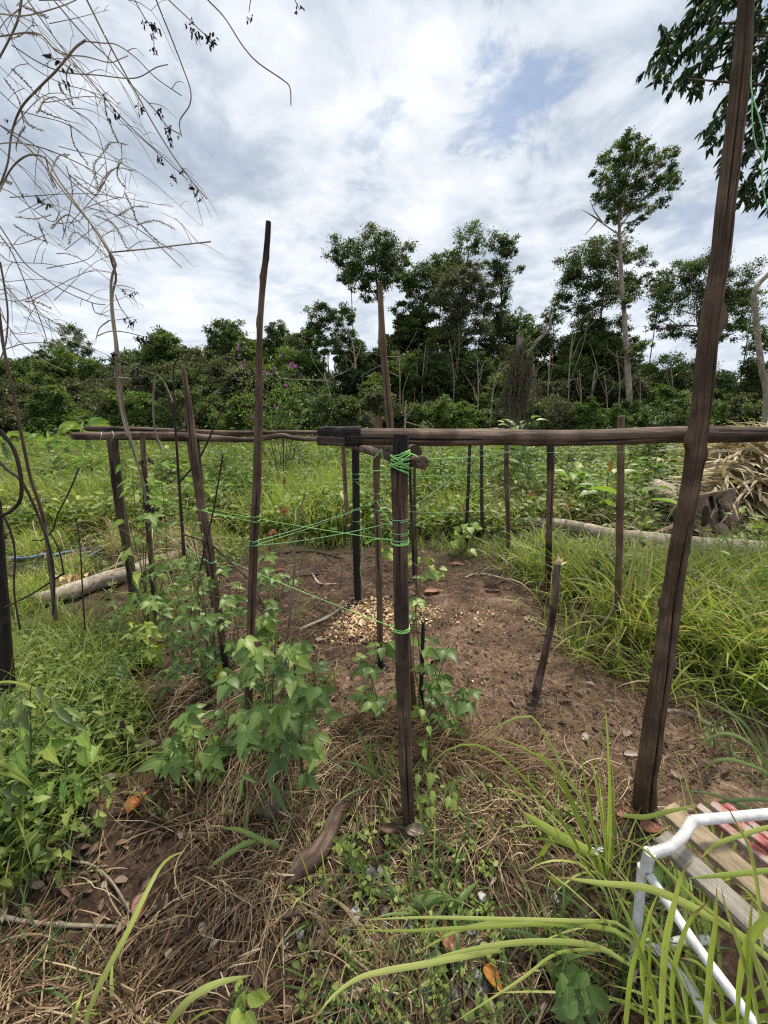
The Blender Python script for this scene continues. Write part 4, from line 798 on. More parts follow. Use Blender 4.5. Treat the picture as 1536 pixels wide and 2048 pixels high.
for px, y0_, y1_, Y, w in [(1100,850,700,28,3),(1140,850,640,30,3.5),(905,840,680,29,3),(955,845,720,28,3),(1060,850,730,27,3),(845,840,690,30,4),(800,840,700,29,3),(690,845,730,28,3),(1285,850,740,28,3),(1340,850,720,29,4),(1235,850,700,29,3),(600,840,760,29,2.5),(330,850,790,26,2.5),(95,850,800,26,2.5),(215,850,800,26,2.5)]:
    b = P(px, y0_, Y); o = thing('bare_trunk', uniq('slender pale trunk showing among dark leaves', px, y0_), 'tree trunk', (b[0], Y, float(hgt(b[0], Y))), 'bare trunks in the wood'); mb = MB()
    pp = spl([np.array([b[0], Y, -.2]), P(px+R.uniform(-6, 6), (y0_+y1_)/2, Y), P(px+R.uniform(-12, 12), y1_, Y)], 14); r0 = w/2*tt(780, Y)/FPX; tube(mb, pp, np.linspace(r0, r0*.5, 14), 7)
    for q in range(4): limb(mb, pp[R.randint(6, 12)], pp[-1]+rand_n(1)[0]*np.array([.9, .5, .7]), r0*.4, r0*.12, n=6, seg=5)
    mb.build('trunk', M['palebark' if R.random() < .6 else 'greywood'], o)
# low edge of the wood
x = -90; i = 0
while x < 1640:
    top = R.uniform(782, 826)-(12 if x < 650 else 0); Y = R.uniform(20, 26); w = R.uniform(75, 120); kind = R.choice(['bright', 'dense', 'olive', 'bright'])
    T_({'bright': 'light green leafy bush', 'dense': 'dark green thicket bush', 'olive': 'grey-olive twiggy bush'}[kind]+' at the forest edge', 'bush', x, top, w, 874, Y, kind, nb=5, Lk=.9, name='bush', tw=2, group='bushes along the forest edge', sh=.06)
    x += R.uniform(30, 44); i += 1
# pale bare trunks standing in the wood
for k, (L, Y, w, lab) in enumerate([([(722,840),(716,780),(710,720),(704,680),(690,660)], 30, 5, 'forked white bare trunk left of the tall reddish pole'), ([(662,800),(655,770),(648,745)], 26, 3.5, 'small white bare sapling above the charred rail end'), ([(1182,850),(1184,790),(1190,740)], 30, 6, 'mottled grey trunk left of the tall pale trunk'),
      ([(1215,845),(1213,790),(1208,750)], 29, 3, 'thin white trunk just left of the tall pale trunk'), ([(876,835),(880,800),(872,770)], 31, 3, 'short pinkish bare stem beside the leaning thin trunk'), ([(1160,830),(1162,780),(1158,740)], 29, 3.5, 'thin reddish bare trunk right of the vine-draped snag'), ([(985,790),(995,745),(1003,728),(1022,722)], 24, 3, 'grey bent dead stem touching the vine-draped snag'), ([(810,850),(811,815),(812,800)], 22, 5, 'pale stub trunk just behind the front rail right of the centre post'), ([(1378,860),(1395,800),(1400,760)], 27, 3, 'thin grey trunk left of the biggest pole')]):
    b = P(*L[0], Y); o = thing('bare_trunk', lab, 'dead tree', (b[0], Y, float(hgt(b[0], Y))), 'bare trunks in the wood'); mb = MB()
    pp = spl([np.array([b[0], Y, -.2])]+[P(*q, Y) for q in L], 18); r0 = w/2*tt(780, Y)/FPX; tube(mb, pp, np.linspace(r0, r0*.5, 18), 7)
    for q in range(4): limb(mb, pp[R.randint(9, 16)], pp[-1]+rand_n(1)[0]*np.array([1.2, .6, .8]), r0*.4, r0*.12, n=6, seg=5)
    mb.build('trunk', M['palebark'], o)
# vine-draped snag
Y = 20; b = P(1030, 862, Y); o = thing('dead_snag', 'broken dead trunk draped in brown dry vines with one pale forked branch', 'dead tree', (b[0], Y, float(hgt(b[0], Y)))); mb = MB()
tube(mb, spl([np.array([b[0], Y, -.2]), P(1028,800,Y), P(1038,740,Y), P(1040,668,Y)], 20), np.linspace(.30, .16, 20), 10, 0, 0, disp((), (), .15, 3))
tube(mb, spl([P(1035,780,Y), P(1050,725,Y), P(1068,690,Y), P(1085,672,Y), P(1100,655,Y), P(1100,625,Y)], 20), np.linspace(.15, .05, 20), 8); tube(mb, spl([P(1085,672,Y), P(1095,650,Y), P(1108,648,Y)], 8), np.linspace(.07, .03, 8), 6)
mb.build('trunk', M['greywood'], o)
mb = MB()
for i in range(230):
    a = np.array(P(R.uniform(1015, 1062), R.uniform(690, 760), Y))+[0, R.uniform(-.6, .3), 0]; wdt = R.gauss(0, .36); z1 = R.uniform(.1, 3.2)
    tube(mb, spl([a, a+[wdt*.5, R.uniform(-.3, .3), -(a[2]-z1)*.45], [a[0]+wdt*1.3, a[1]+R.uniform(-.6, .4), z1]], 7), .011, 4, R.random(), cap=False)
mb.build('hanging_vines', M['twig'], o)
mb = MB(); crown(mb, [(P(1035,745,Y), (.7,.6,.9), .8), (P(1050,700,Y), (.4,.4,.5), .5), (P(1030,800,Y), (.9,.6,.8), .7), (P(1048,668,Y), (.2,.2,.2), .3)], .14, .5, .1); mb.build('foliage', M['dense'], o)
# white dead tree at the right edge
Y = 9.; b = P(1534, 840, Y); o = thing('dead_tree', 'pale crooked dead tree at the right edge, bent near its top', 'dead tree', (b[0], Y, float(hgt(b[0], Y)))); mb = MB()
tube(mb, spl([np.array([b[0]+.2, Y, -.2]), P(1533,800,Y), P(1524,740,Y), P(1516,680,Y), P(1511,630,Y), P(1508,588,Y), P(1520,565,Y), P(1545,540,Y), P(1570,500,Y)], 40), np.interp(np.linspace(0,1,40), [0,.5,.8,1], [.075,.06,.05,.035]), 12, 0, 0, disp((), (), .14, 9)); mb.build('trunk', M['log'], o)

# near tree leaning in from the right
o = thing('broadleaf_tree', 'near tree with narrow drooping dark leaves filling the top right corner', 'tree', (6.6, 5.4, float(hgt(6.6, 5.4)))); mb = MB(); tb = MB()
trk = spl([(6.6,5.4,-.2),(6.4,5.4,2.5),(6.2,5.3,5),(6.0,5.3,7.5)], 20); tube(tb, trk, np.linspace(.14,.06,20), 12, 0, 0, disp((), (), .1, 4))
poly = [(1352,-120),(1372,0),(1322,75),(1312,120),(1322,185),(1352,190),(1400,185),(1448,110),(1470,160),(1440,215),(1400,290),(1398,330),(1440,345),(1470,330),(1462,400),(1490,420),(1536,390),(1640,420),(1700,-120)]
n = 0; q = np.array(poly, float); lo, hi = q.min(0), q.max(0); tips = []
while n < 300:
    xy = rng.random((1, 2))*(hi-lo)+lo
    if not inpoly(xy[:, 0], xy[:, 1], poly)[0]: continue
    Yt = R.uniform(4.4, 6.2); c = P(xy[0, 0], xy[0, 1], Yt); n += 1; tips.append(c)
    L = R.uniform(.25, .45); a = R.uniform(-2.6, -.5) if R.random() < .7 else R.uniform(0, 6.28); d0 = np.array([math.cos(a)*.9, math.sin(a)*.5, -.35]); d0[0] = -abs(d0[0])
    tw = spl([c-d0*L*.6+[0, 0, .08], c, c+d0*L*.5-[0, 0, .06]], 9); tube(tb, tw, np.linspace(.004, .0015, 9), 4, cap=False)
    k = 32; f = rng.random(k); Q = np.stack([np.interp(f, np.linspace(0, 1, 9), tw[:, j]) for j in range(3)], 1)
    D = nrm(d0)*.5+rand_n(k)*.42+np.array([0, 0, -.75]); l = rng.uniform(.065, .12, k)
    leaves(mb, LANCE, Q, D, rand_n(k)+np.array([-.3, -.6, .3]), l, l*.30, rng.random(k))
for c in tips[::6]:
    j = int(np.argmin(np.abs(trk[:, 2]-(c[2]+.3)))); limb(tb, trk[j], c, .035, .006, .08, 9, 6)
tb.build('trunk', M['bark'], o); mb.build('crown', M['dark_leaf'], o)

# ---------------- field: scrub and grass ----------------
CLEAR = [(1120,1072,115,22),(1235,1102,70,26),(1352,1038,78,55),(1432,1065,58,50),(1450,1135,110,16),(230,1185,150,14),(300,1165,60,26),(170,1215,70,22),(150,1118,110,16),(110,1235,50,22)]
def scatv(poly, n, thr=None):
    Q = scat(poly, n, thr); b = Q[:, 1]*CP+(CH-0)*SP; px = 768+FPX*Q[:, 0]/b; py = 1024+FPX*((CH-0)*CP-Q[:, 1]*SP)/b; k = np.ones(len(Q), bool)
    for a, c, rx, ry in CLEAR: k &= ((px-a)/rx)**2+((py-c)/ry)**2 > rng.uniform(.6, 1.1, len(Q))
    return Q[k]

def grass_patch(label, polys, mat, L, Wd, name='grass', clump=1, lean=(.1, .5), curl=(.3, 1.2), seg=3, fold=False, tint=(.2, .9), thr=None, low=None):
    mb = MB()
    for poly, n in polys:
        Q = scatv(poly, n, thr)
        if clump > 1:
            Q = np.repeat(Q, clump, 0); Q[:, :2] += rng.normal(size=(len(Q), 2))*.02*(1+Q[:, 1:2]*.25); Q[:, 2] = hgt(Q[:, 0], Q[:, 1])
        m = len(Q); l = rng.uniform(*L, m)*(1+.25*vn(Q[:, 0]*1.4, Q[:, 1]*1.4, 6)); w = np.maximum(rng.uniform(*Wd, m), .0011*Q[:, 1])
        if low: b_ = Q[:, 1]*CP+CH*SP; l = l*np.interp(1024+FPX*(CH*CP-Q[:, 1]*SP)/b_, low, [.32, 1])
        tn = np.clip(rng.uniform(*tint, m)+.35*(vn(Q[:, 0]*.9, Q[:, 1]*.9, 12)-.5), 0, 1)
        blades(mb, Q, rng.uniform(0, 6.28, m), l, w, rng.uniform(*lean, m), rng.uniform(*curl, m), seg, tn, 0, fold)
    return tag(mb.build(name, M[mat]), label, 'grass', kind='stuff')
def weed_patch(label, polys, mat, size, h, k, name='weeds', T=L4, asp=.55, tint=(0, 1), thr=None):
    mb = MB()
    for poly, n in polys:
        Q = scatv(poly, n, thr); m = len(Q)*k; B = np.repeat(Q, k, 0); hh = rng.uniform(*h, len(Q))*(.5+vn(Q[:, 0]*1.1, Q[:, 1]*1.1, 15)); hh = np.repeat(hh, k)
        f = rng.random(m); az = rng.uniform(0, 6.28, m); o = np.stack([np.cos(az), np.sin(az), 0*az], 1)
        Q2 = B+o*(hh*.35*rng.random(m))[:, None]; Q2[:, 2] += hh*f
        D = o+rand_n(m)*.3+np.array([0, 0, .15]); N = np.array([0, 0, 1.])+rand_n(m)*.4
        l = np.maximum(rng.uniform(*size, m), .0035*B[:, 1]); tn = np.clip(rng.uniform(*tint, m)*.7+.3*f+.3*(vn(B[:, 0]*.8, B[:, 1]*.8, 13)-.5), 0, 1)
        leaves(mb, T, Q2, D, N, l, l*asp, tn)
    return tag(mb.build(name, M[mat]), label, 'weeds', kind='stuff')
FAR = [(-200,866),(1740,866),(1740,930),(-200,930)]
MID = [(-200,920),(1740,920),(1740,1045),(1200,1040),(1000,1075),(860,1075),(700,1090),(600,1080),(430,1060),(0,1080),(-200,1080)]
weed_patch('low green scrub covering the clearing back to the forest', [(FAR, 6500), (MID, 4200)], 'weed', (.05, .15), (.10, .45), 12, 'scrub')
grass_patch('mid-green grass mixed through the scrub of the clearing', [(FAR, 5000), (MID, 3600)], 'grass', (.15, .48), (.006, .014), clump=5, tint=(0, .6))
grass_patch('bright yellow-green grass standing right of the tall thin pole', [([(600,960),(700,960),(745,1060),(690,1085),(590,1075),(560,1010)], 260), ([(520,1010),(600,1000),(600,1080),(500,1070)], 60)], 'lime', (.35, .7), (.006, .011), clump=6, lean=(.05, .3), curl=(.2, .9), tint=(.2, .9))
grass_patch('short lime grass around the blue pipe at left', [([(-60,1030),(200,1040),(480,1030),(430,1085),(200,1110),(120,1200),(60,1230),(-60,1240)], 2600)], 'lime', (.05, .25), (.004, .010), clump=6, lean=(.1, .9), curl=(.2, 1.2), tint=(0, .8), thr=.52)
grass_patch('bright grass along the far left side of the field', [([(-100,880),(150,890),(240,960),(180,1040),(-100,1040)], 1500)], 'grass', (.3, .6), (.008, .014), clump=5, tint=(.35, .9))
grass_patch('tall fresh green grass of the right-hand bank', [([(1020,1085),(1110,1100),(1240,1120),(1536,1150),(1700,1150),(1700,1420),(1540,1400),(1400,1345),(1300,1330),(1230,1285),(1130,1200),(1060,1150),(1010,1110)], 620)], 'grass', (.25, .72), (.010, .021), clump=6, low=(1090, 1210), lean=(.05, .7), curl=(.4, 1.7), seg=6, tint=(.3, .85))
grass_patch('wild fine grass and seedlings under the dead stems at left', [([(-60,1230),(90,1230),(260,1290),(300,1300),(200,1400),(60,1420),(-60,1500)], 270), ([(200,1240),(330,1180),(420,1210),(300,1290)], 40)], 'grass', (.15, .38), (.003, .007), clump=6, lean=(.1, .8), curl=(.3, 1.4), seg=4, tint=(.1, .7))
grass_patch('thin grass creeping over the soil edges', [([(330,1090),(520,1070),(860,1070),(1010,1085),(1010,1125),(860,1100),(560,1100),(340,1150)], 420)], 'grass', (.08, .25), (.003, .007), clump=4, lean=(.1, .9), tint=(.2, .9))
grass_patch('scattered thin grass blades growing up through the mulch', [([(560,1440),(900,1500),(1250,1620),(1300,1800),(1200,2100),(650,2100),(600,1750)], 210), ([(0,1640),(200,1600),(160,2000),(0,2000)], 40), ([(300,1450),(700,1450),(660,1650),(300,1650)], 30)], 'blue_grass', (.04, .15), (.003, .007), clump=3, lean=(.2, 1.1), curl=(.3, 1.2), seg=5, fold=True, tint=(0, .9))
weed_patch('broad-leaved weeds standing in the middle of the clearing', [([(-100,900),(1640,900),(1640,960),(1250,1000),(1000,1060),(700,1070),(300,1020),(-100,1000)], 620)], 'bean_light', (.10, .24), (.15, .5), 7, 'weeds', OVATE, .5, (0, .8), thr=.72)
weed_patch('dusky low growth darkening patches of the clearing', [([(-100,885),(1640,885),(1640,980),(1000,1060),(700,1070),(200,1030),(-100,1000)], 1700)], 'dense', (.06, .14), (.15, .5), 11, 'weeds', OVATE, .4, (.2, 1), thr=.68)
grass_patch('tall yellow-green grass tufts dotted over the clearing', [([(-100,890),(1640,890),(1640,960),(1250,1000),(1000,1060),(700,1070),(300,1030),(-100,1030)], 520)], 'lime', (.3, .75), (.006, .012), clump=9, lean=(.05, .4), curl=(.2, 1.1), tint=(0, .8), thr=.62)
weed_patch('taller shrubby weeds rising unevenly in the clearing', [([(-100,880),(1640,880),(1640,950),(1250,990),(1000,1020),(700,1040),(300,1000),(-100,990)], 330)], 'bright', (.06, .14), (.4, 1.15), 34, 'weeds', OVATE, .42, (0, 1), thr=.70)
grass_patch('dead tan blades mixed through the right-hand grass bank', [([(1000,1085),(1240,1130),(1600,1160),(1600,1430),(1400,1370),(1290,1345),(1200,1290),(1100,1220),(1010,1130)], 330)], 'straw', (.15, .5), (.004, .009), clump=3, lean=(.2, 1.2), curl=(.2, 1.6), seg=5, tint=(.4, 1))
grass_patch('ragged grass thinning out into the soil at the foot of the bank', [([(990,1100),(1060,1150),(1130,1230),(1220,1310),(1330,1360),(1560,1420),(1560,1460),(1300,1400),(1160,1320),(1060,1220),(980,1130)], 70)], 'grass', (.12, .45), (.006, .014), clump=5, lean=(.1, 1.0), curl=(.4, 1.7), seg=6, tint=(.1, .9))
weed_patch('leafy weeds poking through the right-hand grass bank', [([(1050,1110),(1240,1130),(1600,1160),(1600,1400),(1300,1320),(1150,1200)], 70)], 'weed', (.04, .10), (.15, .6), 10, 'weeds', OVATE, .45, (.2, 1))
weed_patch('small-leaved weeds carpeting the lower left corner', [([(-60,1380),(120,1380),(300,1440),(260,1560),(180,1640),(-60,1720)], 460), ([(-60,1280),(200,1290),(330,1330),(230,1420),(-60,1420)], 230), ([(-60,1700),(90,1690),(140,1760),(-60,1850)], 60)], 'weed', (.016, .058), (.04, .26), 11, 'weeds', OVATE, .40)
weed_patch('little seedlings sprinkled over the mulch and gravel', [([(560,1640),(820,1640),(1000,1700),(1000,2080),(600,2080)], 170), ([(860,1560),(1150,1560),(1200,1700),(900,1680)], 60), ([(250,1500),(560,1450),(600,1650),(250,1650)], 50)], 'weed', (.012, .028), (.02, .06), 9, 'seedlings', OVATE, .6, (.3, 1))
weed_patch('green seedlings along the left edge of the bed', [([(200,1060),(500,1080),(480,1130),(420,1170),(240,1200),(60,1240),(60,1120)], 330), ([(1020,1060),(1200,1080),(1300,1330),(1140,1200)], 120)], 'bright', (.03, .07), (.05, .2), 8, 'seedlings', OVATE, .5, (.2, 1))
weed_patch('leafy undergrowth around the tall grass at right', [([(1100,950),(1300,950),(1380,1000),(1536,1040),(1600,1130),(1300,1080),(1100,1040)], 420)], 'weed', (.06, .13), (.1, .4), 9, 'undergrowth', OVATE, .5, (.2, 1))

# ---------------- mulch, litter, chips ----------------
def straw(label, polys, L, Wd, lift=.02, tint=(0, 1), mat='straw', name='straw_mulch', az=None, k=None, cat='mulch'):
    mb = MB()
    for poly, n in polys:
        Q = scat(poly, n, k); m = len(Q); seg = 6; l = rng.uniform(*L, m); a = rng.uniform(0, 6.28, m) if az is None else rng.normal(az[0], az[1], m)+1.6*(vn(Q[:, 0]*3, Q[:, 1]*3, 21)-.5)
        kk = rng.normal(0, .75, m); s = np.linspace(0, 1, seg+1); th = a[:, None]+kk[:, None]*(s[None]-.5)+(rng.random(m) < .18)[:, None]*(s[None] > .5)*rng.normal(0, .9, m)[:, None]
        st = (l/seg)[:, None]; x = Q[:, 0:1]+np.c_[np.zeros(m), np.cumsum(np.cos(th[:, 1:])*st, 1)]; y = Q[:, 1:2]+np.c_[np.zeros(m), np.cumsum(np.sin(th[:, 1:])*st, 1)]
        lay = rng.random(m)**2*lift; z = hgt(x, y)+.004+lay[:, None]+(rng.random(m)*lift*1.2)[:, None]*np.sin(np.pi*s)[None]
        w = rng.uniform(*Wd, m)[:, None]*np.interp(s, [0, .1, .8, 1], [.6, 1, .8, .2])[None]; sx_, sy = -np.sin(th), np.cos(th); tz = rng.normal(0, .5, m)[:, None]
        A = np.stack([x-sx_*w/2, y-sy*w/2, z-tz*w/2], -1); B_ = np.stack([x+sx_*w/2, y+sy*w/2, z+tz*w/2], -1); Mi = np.stack([x, y, z+w*.25], -1)
        V = np.stack([A, Mi, B_], 2).reshape(-1, 3); b = (np.arange(m)*3*(seg+1))[:, None]+(np.arange(seg)*3)[None]
        F = np.concatenate([np.stack([b, b+1, b+4, b+3], -1).reshape(-1, 4), np.stack([b+1, b+2, b+5, b+4], -1).reshape(-1, 4)])
        tn = np.clip(rng.uniform(*tint, m)**1.2, 0, 1); mb.add(V, [F], np.repeat(tn, 3*(seg+1)), None)
    return tag(mb.build(name, M[mat]), label, cat, kind='stuff')
straw('dry brown straw strewn over the foreground soil', [([(130,1640),(300,1560),(420,1480),(700,1480),(760,1560),(700,1700),(560,1800),(300,1760),(160,1720)], 950), ([(-60,1700),(160,1700),(620,1780),(800,1700),(1300,1650),(1330,2120),(-60,2120)], 1500), ([(620,1480),(900,1470),(1280,1560),(1300,1700),(800,1680)], 1700), ([(-60,1820),(250,1830),(300,2120),(-60,2120)], 600)], (.05, .26), (.0010, .0042), .026, (.0, 1), k=.73)
straw('short straw bits and rootlets on the trodden bare soil', [(BARE, 6500), ([(330,1100),(860,1070),(1010,1100),(1000,1250),(500,1300),(300,1250)], 2600)], (.025, .15), (.0012, .0036), .014, (0, .85), name='soil_debris', cat='debris')
straw('dead stalks and dry litter lying through the scrub of the clearing', [([(-100,900),(1640,900),(1640,1080),(1000,1080),(700,1080),(200,1040),(-100,1040)], 2600), ([(180,1085),(430,1080),(430,1150),(330,1160),(200,1130)], 300), ([(-60,1060),(250,1060),(200,1200),(-60,1240)], 120)], (.2, .7), (.003, .008), .28, (.3, 1), name='dry_stalks', cat='debris')
grass_patch('wiry half-dry grass through the lower left weeds', [([(-60,1300),(260,1330),(330,1450),(220,1620),(60,1700),(-60,1700)], 260)], 'grass', (.12, .4), (.003, .006), clump=4, lean=(.1, 1.1), curl=(.3, 1.6), seg=5, tint=(.3, 1))
straw('swirl of long straw stalks below the largest bean plant', [([(400,1520),(560,1490),(640,1560),(560,1680),(380,1680)], 330), ([(270,1410),(520,1410),(540,1560),(300,1560)], 200)], (.15, .34), (.002, .0042), .07, (.3, 1), az=(.9, .5))
straw('heap of reddish dry grass behind the centre post foot', [([(640,1450),(760,1440),(900,1500),(1060,1520),(1040,1580),(850,1560),(700,1560)], 620)], (.12, .3), (.0018, .004), .06, (.2, .75), az=(.1, .6))
straw('pale straw scattered under the tall grass at right', [([(1080,1180),(1300,1330),(1536,1380),(1536,1460),(1250,1400),(1060,1250)], 700)], (.08, .25), (.0018, .004), .03, (.3, 1))
mb = MB()
for poly, n in [([(-60,1650),(500,1500),(1300,1600),(1330,2100),(-60,2100)], 1500), (BARE, 1300), ([(100,1270),(420,1300),(450,1450),(100,1450)], 300)]:
    Q = scat(poly, n); Q[:, 2] += .004+rng.random(n)*.012; l = rng.uniform(.01, .055, n); leaves(mb, OVATE, Q, rand_n(n)*[1, 1, .25], np.array([0, 0, 1.])+rand_n(n)*.3, l, l*rng.uniform(.25, .6, n), rng.random(n)**1.4)
tag(mb.build('leaf_litter', M['litter']), 'crumbs of dead leaf strewn on the soil', 'litter', kind='stuff')
mb = MB()
def chips(cpx, rx, ry, n, s=(.008, .03)):
    a = rng.uniform(0, 6.28, n); r = np.sqrt(rng.random(n)); r = r*(.7+.6*vn(a*1.6, a*0+cpx[0], 3)); Q = Gs(cpx[0]+np.cos(a)*r*rx, cpx[1]+np.sin(a)*r*ry)
    Q[:, 2] += .004+.045*np.maximum(0, 1-r)*rng.random(n); l = rng.uniform(*s, n); leaves(mb, OVATE, Q, rand_n(n)*[1, 1, .5], np.array([0, 0, 1.])+rand_n(n)*.6, l, l*rng.uniform(.35, .9, n), np.clip(rng.random(n), 0, 1))
chips((745,1240),78,48,1100); chips((750,1240),80,46,420,(.02,.05)); chips((840,1232),45,24,420); chips((690,1278),60,14,120); chips((960,1240),80,22,90); chips((1055,1243),16,9,50); chips((895,1370),70,40,30)
tag(mb.build('wood_chips', M['chips']), 'pale sawdust and wood chips heaped on the dark soil behind the centre post', 'wood chips', kind='stuff')
def rock0(mb, c, s):
    V = []
    for a in range(6):
        for z, k in ((-.5, .8), (.1, 1), (.7, .55)): V.append(c+np.array([math.cos(a*1.047)*s*k*R.uniform(.7, 1.3), math.sin(a*1.047)*s*k*R.uniform(.7, 1.3), z*s]))
    V.append(c+[0, 0, s*.85]); F = [(a*3+j, ((a+1) % 6)*3+j, ((a+1) % 6)*3+j+1, a*3+j+1) for a in range(6) for j in range(2)]; mb.add(np.array(V), [np.array(F), np.array([(a*3+2, ((a+1) % 6)*3+2, 18) for a in range(6)])], 0)
mb = MB()
for poly, n in [(BARE, 1300), ([(-60,1650),(500,1500),(1300,1600),(1330,2100),(-60,2100)], 450), ([(420,1080),(700,1100),(700,1260),(420,1300)], 260)]:
    Q = scat(poly, n)
    for q in Q:
        s = R.uniform(.004, .014); V = []; 
        for a in range(6):
            for z, k in ((-.3, .8), (.35, 1), (.8, .5)): V.append(q+np.array([math.cos(a*1.047)*s*k*R.uniform(.7, 1.2), math.sin(a*1.047)*s*k*R.uniform(.7, 1.2), z*s]))
        V.append(q+[0, 0, s]); F = [(a*3+j, ((a+1) % 6)*3+j, ((a+1) % 6)*3+j+1, a*3+j+1) for a in range(6) for j in range(2)]; F3 = [(a*3+2, ((a+1) % 6)*3+2, 18) for a in range(6)]
        mb.add(np.array(V), [np.array(F), np.array(F3)], 0)
for k_, (o_, pp_, r_2) in posts.items():
    bx, by = o_.location[0], o_.location[1]
    for _ in range(26):
        a = R.uniform(0, 6.28); d = R.uniform(.02, .075); q = np.array([bx+math.cos(a)*d, by+math.sin(a)*d, 0]); q[2] = float(hgt(q[0], q[1]))+R.uniform(0, .012); rock0(mb, q, R.uniform(.006, .020))
tag(mb.build('soil_crumbs', M['clod'], smooth=False), 'small clods of crumbled soil', 'soil', kind='stuff')

# ---------------- stones ----------------
def rock(mb, c, s, sq=(1, 1, .7)):
    V = []; n1, n2 = 7, 10; ph = R.random()*9; az = R.random()*6
    for i in range(n1+1):
        t = math.pi*i/n1
        for j in range(n2):
            a = 2*math.pi*j/n2; d = np.array([math.sin(t)*math.cos(a), math.sin(t)*math.sin(a), math.cos(t)])
            q = .75+.5*float(vn(d[0]*1.7+ph, d[1]*1.7+d[2]*2.1+ph, 2)); d = np.round(d*q*2.2)/2.2*.35+d*q*.65
            x, y, z = d*s*np.array(sq); V.append(c+np.array([x*math.cos(az)-y*math.sin(az), x*math.sin(az)+y*math.cos(az), z]))
    F = [(i*n2+j, (i+1)*n2+j, (i+1)*n2+(j+1) % n2, i*n2+(j+1) % n2) for i in range(n1) for j in range(n2)]; mb.add(np.array(V), [np.array(F)], 0)
for k, (px, py, w, mat, lab) in enumerate([(711,1834,24,'stone','brightest white angular stone, left end of the gravel patch'),(778,1778,18,'stone','white stone nearest the foot of the old log, under a grass blade'),(742,1888,26,'stone_grey','grey stone below the horizontal grass blades'),(770,1822,16,'stone_grey','small dark grey stone right of the brightest white one'),(800,1800,20,'stone','pale stone behind the horizontal grass blades'),
    (815,1865,22,'stone','pale flat stone between two horizontal grass blades'),(640,1830,22,'stone_grey','greyish stone left of the gravel patch under straw'),(785,1905,18,'stone','small pale stone beside the fallen rusty leaf'),(846,2000,36,'stone_grey','biggest grey stone at the bottom of the view'),(910,1990,22,'stone_grey','grey stone right of the biggest one'),(965,1797,20,'stone','isolated white stone right of the dead leaves'),(762,1745,16,'stone','white pebble just below the centre post foot'),(600,1870,16,'stone_grey','low grey stone half in the mulch below the old branch'),(690,1780,12,'stone','small pale pebble beside the old branch'),(840,1925,20,'stone_grey','grey stone tucked under the fallen rusty leaf'),(1110,1800,18,'stone','white shard in the grass right of the gravel'),(178,1912,9,'stone','single small white pebble on the dark soil at lower left'),(420,1905,8,'stone','tiny white pebble below the long arching blade'),(770,1965,20,'stone_grey','grey stone under crossed straws at the bottom')]):
    g = G(px, py); s = w/2*tt(py, g[1])/FPX; mb = MB(); rock(mb, g+[0, 0, s*.35], s); o = mb.build('stone', M[mat], smooth=False); tag(o, lab, 'stone', 'stones in the foreground gravel')
mb = MB()
for q in scat([(640,1750),(860,1740),(1000,1900),(980,2090),(650,2090),(620,1880)], 170): rock(mb, q+[0, 0, .002], R.uniform(.006, .018))
tag(mb.build('gravel', M['stone_grey'], smooth=False), 'loose grey gravel between the straw', 'gravel', kind='stuff')
g = G(553, 1622); mb = MB(); rock(mb, g+[0, 0, .02], .045, (1.1, .8, .8)); rock(mb, g+[.03, -.01, .015], .03); tag(mb.build('soil_clod', M['clod']), 'crumbly grey lump of earth below the largest bean plant', 'clod')

# ---------------- dead leaves ----------------
def deadleaf(px, py, w, ang, mat, label, asp=.5, curl=.25, lift=.01, tilt=(0, 0)):
    g = G(px, py); L = w*tt(py, g[1])/FPX; a = rad(ang); D = np.array([math.cos(a), math.sin(a), tilt[0]]); D = nrm(D[None])[0]
    N = nrm(np.array([[tilt[1]*-math.sin(a), tilt[1]*math.cos(a)-.25, 1.]]))[0]; N = N-D*(N@D); N = nrm(N[None])[0]; S = np.cross(D, N); L *= .88; V = []; nu, nv = 12, 8; gr = []
    for i in range(nu+1):
        u = i/nu; ww = (math.sin(math.pi*min(1, u**.75))**.7+.015)*asp/2
        for j in range(nv+1):
            v = j/nv*2-1; c = g+D*L*(u-.5)+S*v*ww*L+N*L*(curl*(v*v)*ww*1.6+.10*curl*math.sin(u*9+v*2)*.3-curl*.4*(u-.5)**2)+np.array([0, 0, lift+.006]); V.append(c); gr.append((v*.5, u, px*.1))
    F = [(i*(nv+1)+j, (i+1)*(nv+1)+j, (i+1)*(nv+1)+j+1, i*(nv+1)+j+1) for i in range(nu) for j in range(nv)]
    V = np.array(V); V2 = V-N*.0012; V[:, 2] = np.maximum(V[:, 2], hgt(V[:, 0], V[:, 1])+.004)
    mb = MB(); mb.add(V, [np.array(F)], R.random(), np.array(gr)); tube(mb, spl([g+D*L*.5+[0, 0, lift+.004], g+D*L*.68+[0, 0, lift]], 4), .0013, 5, .2)
    return tag(mb.build('dead_leaf', M[mat]), label, 'dead leaf', 'fallen dead leaves')
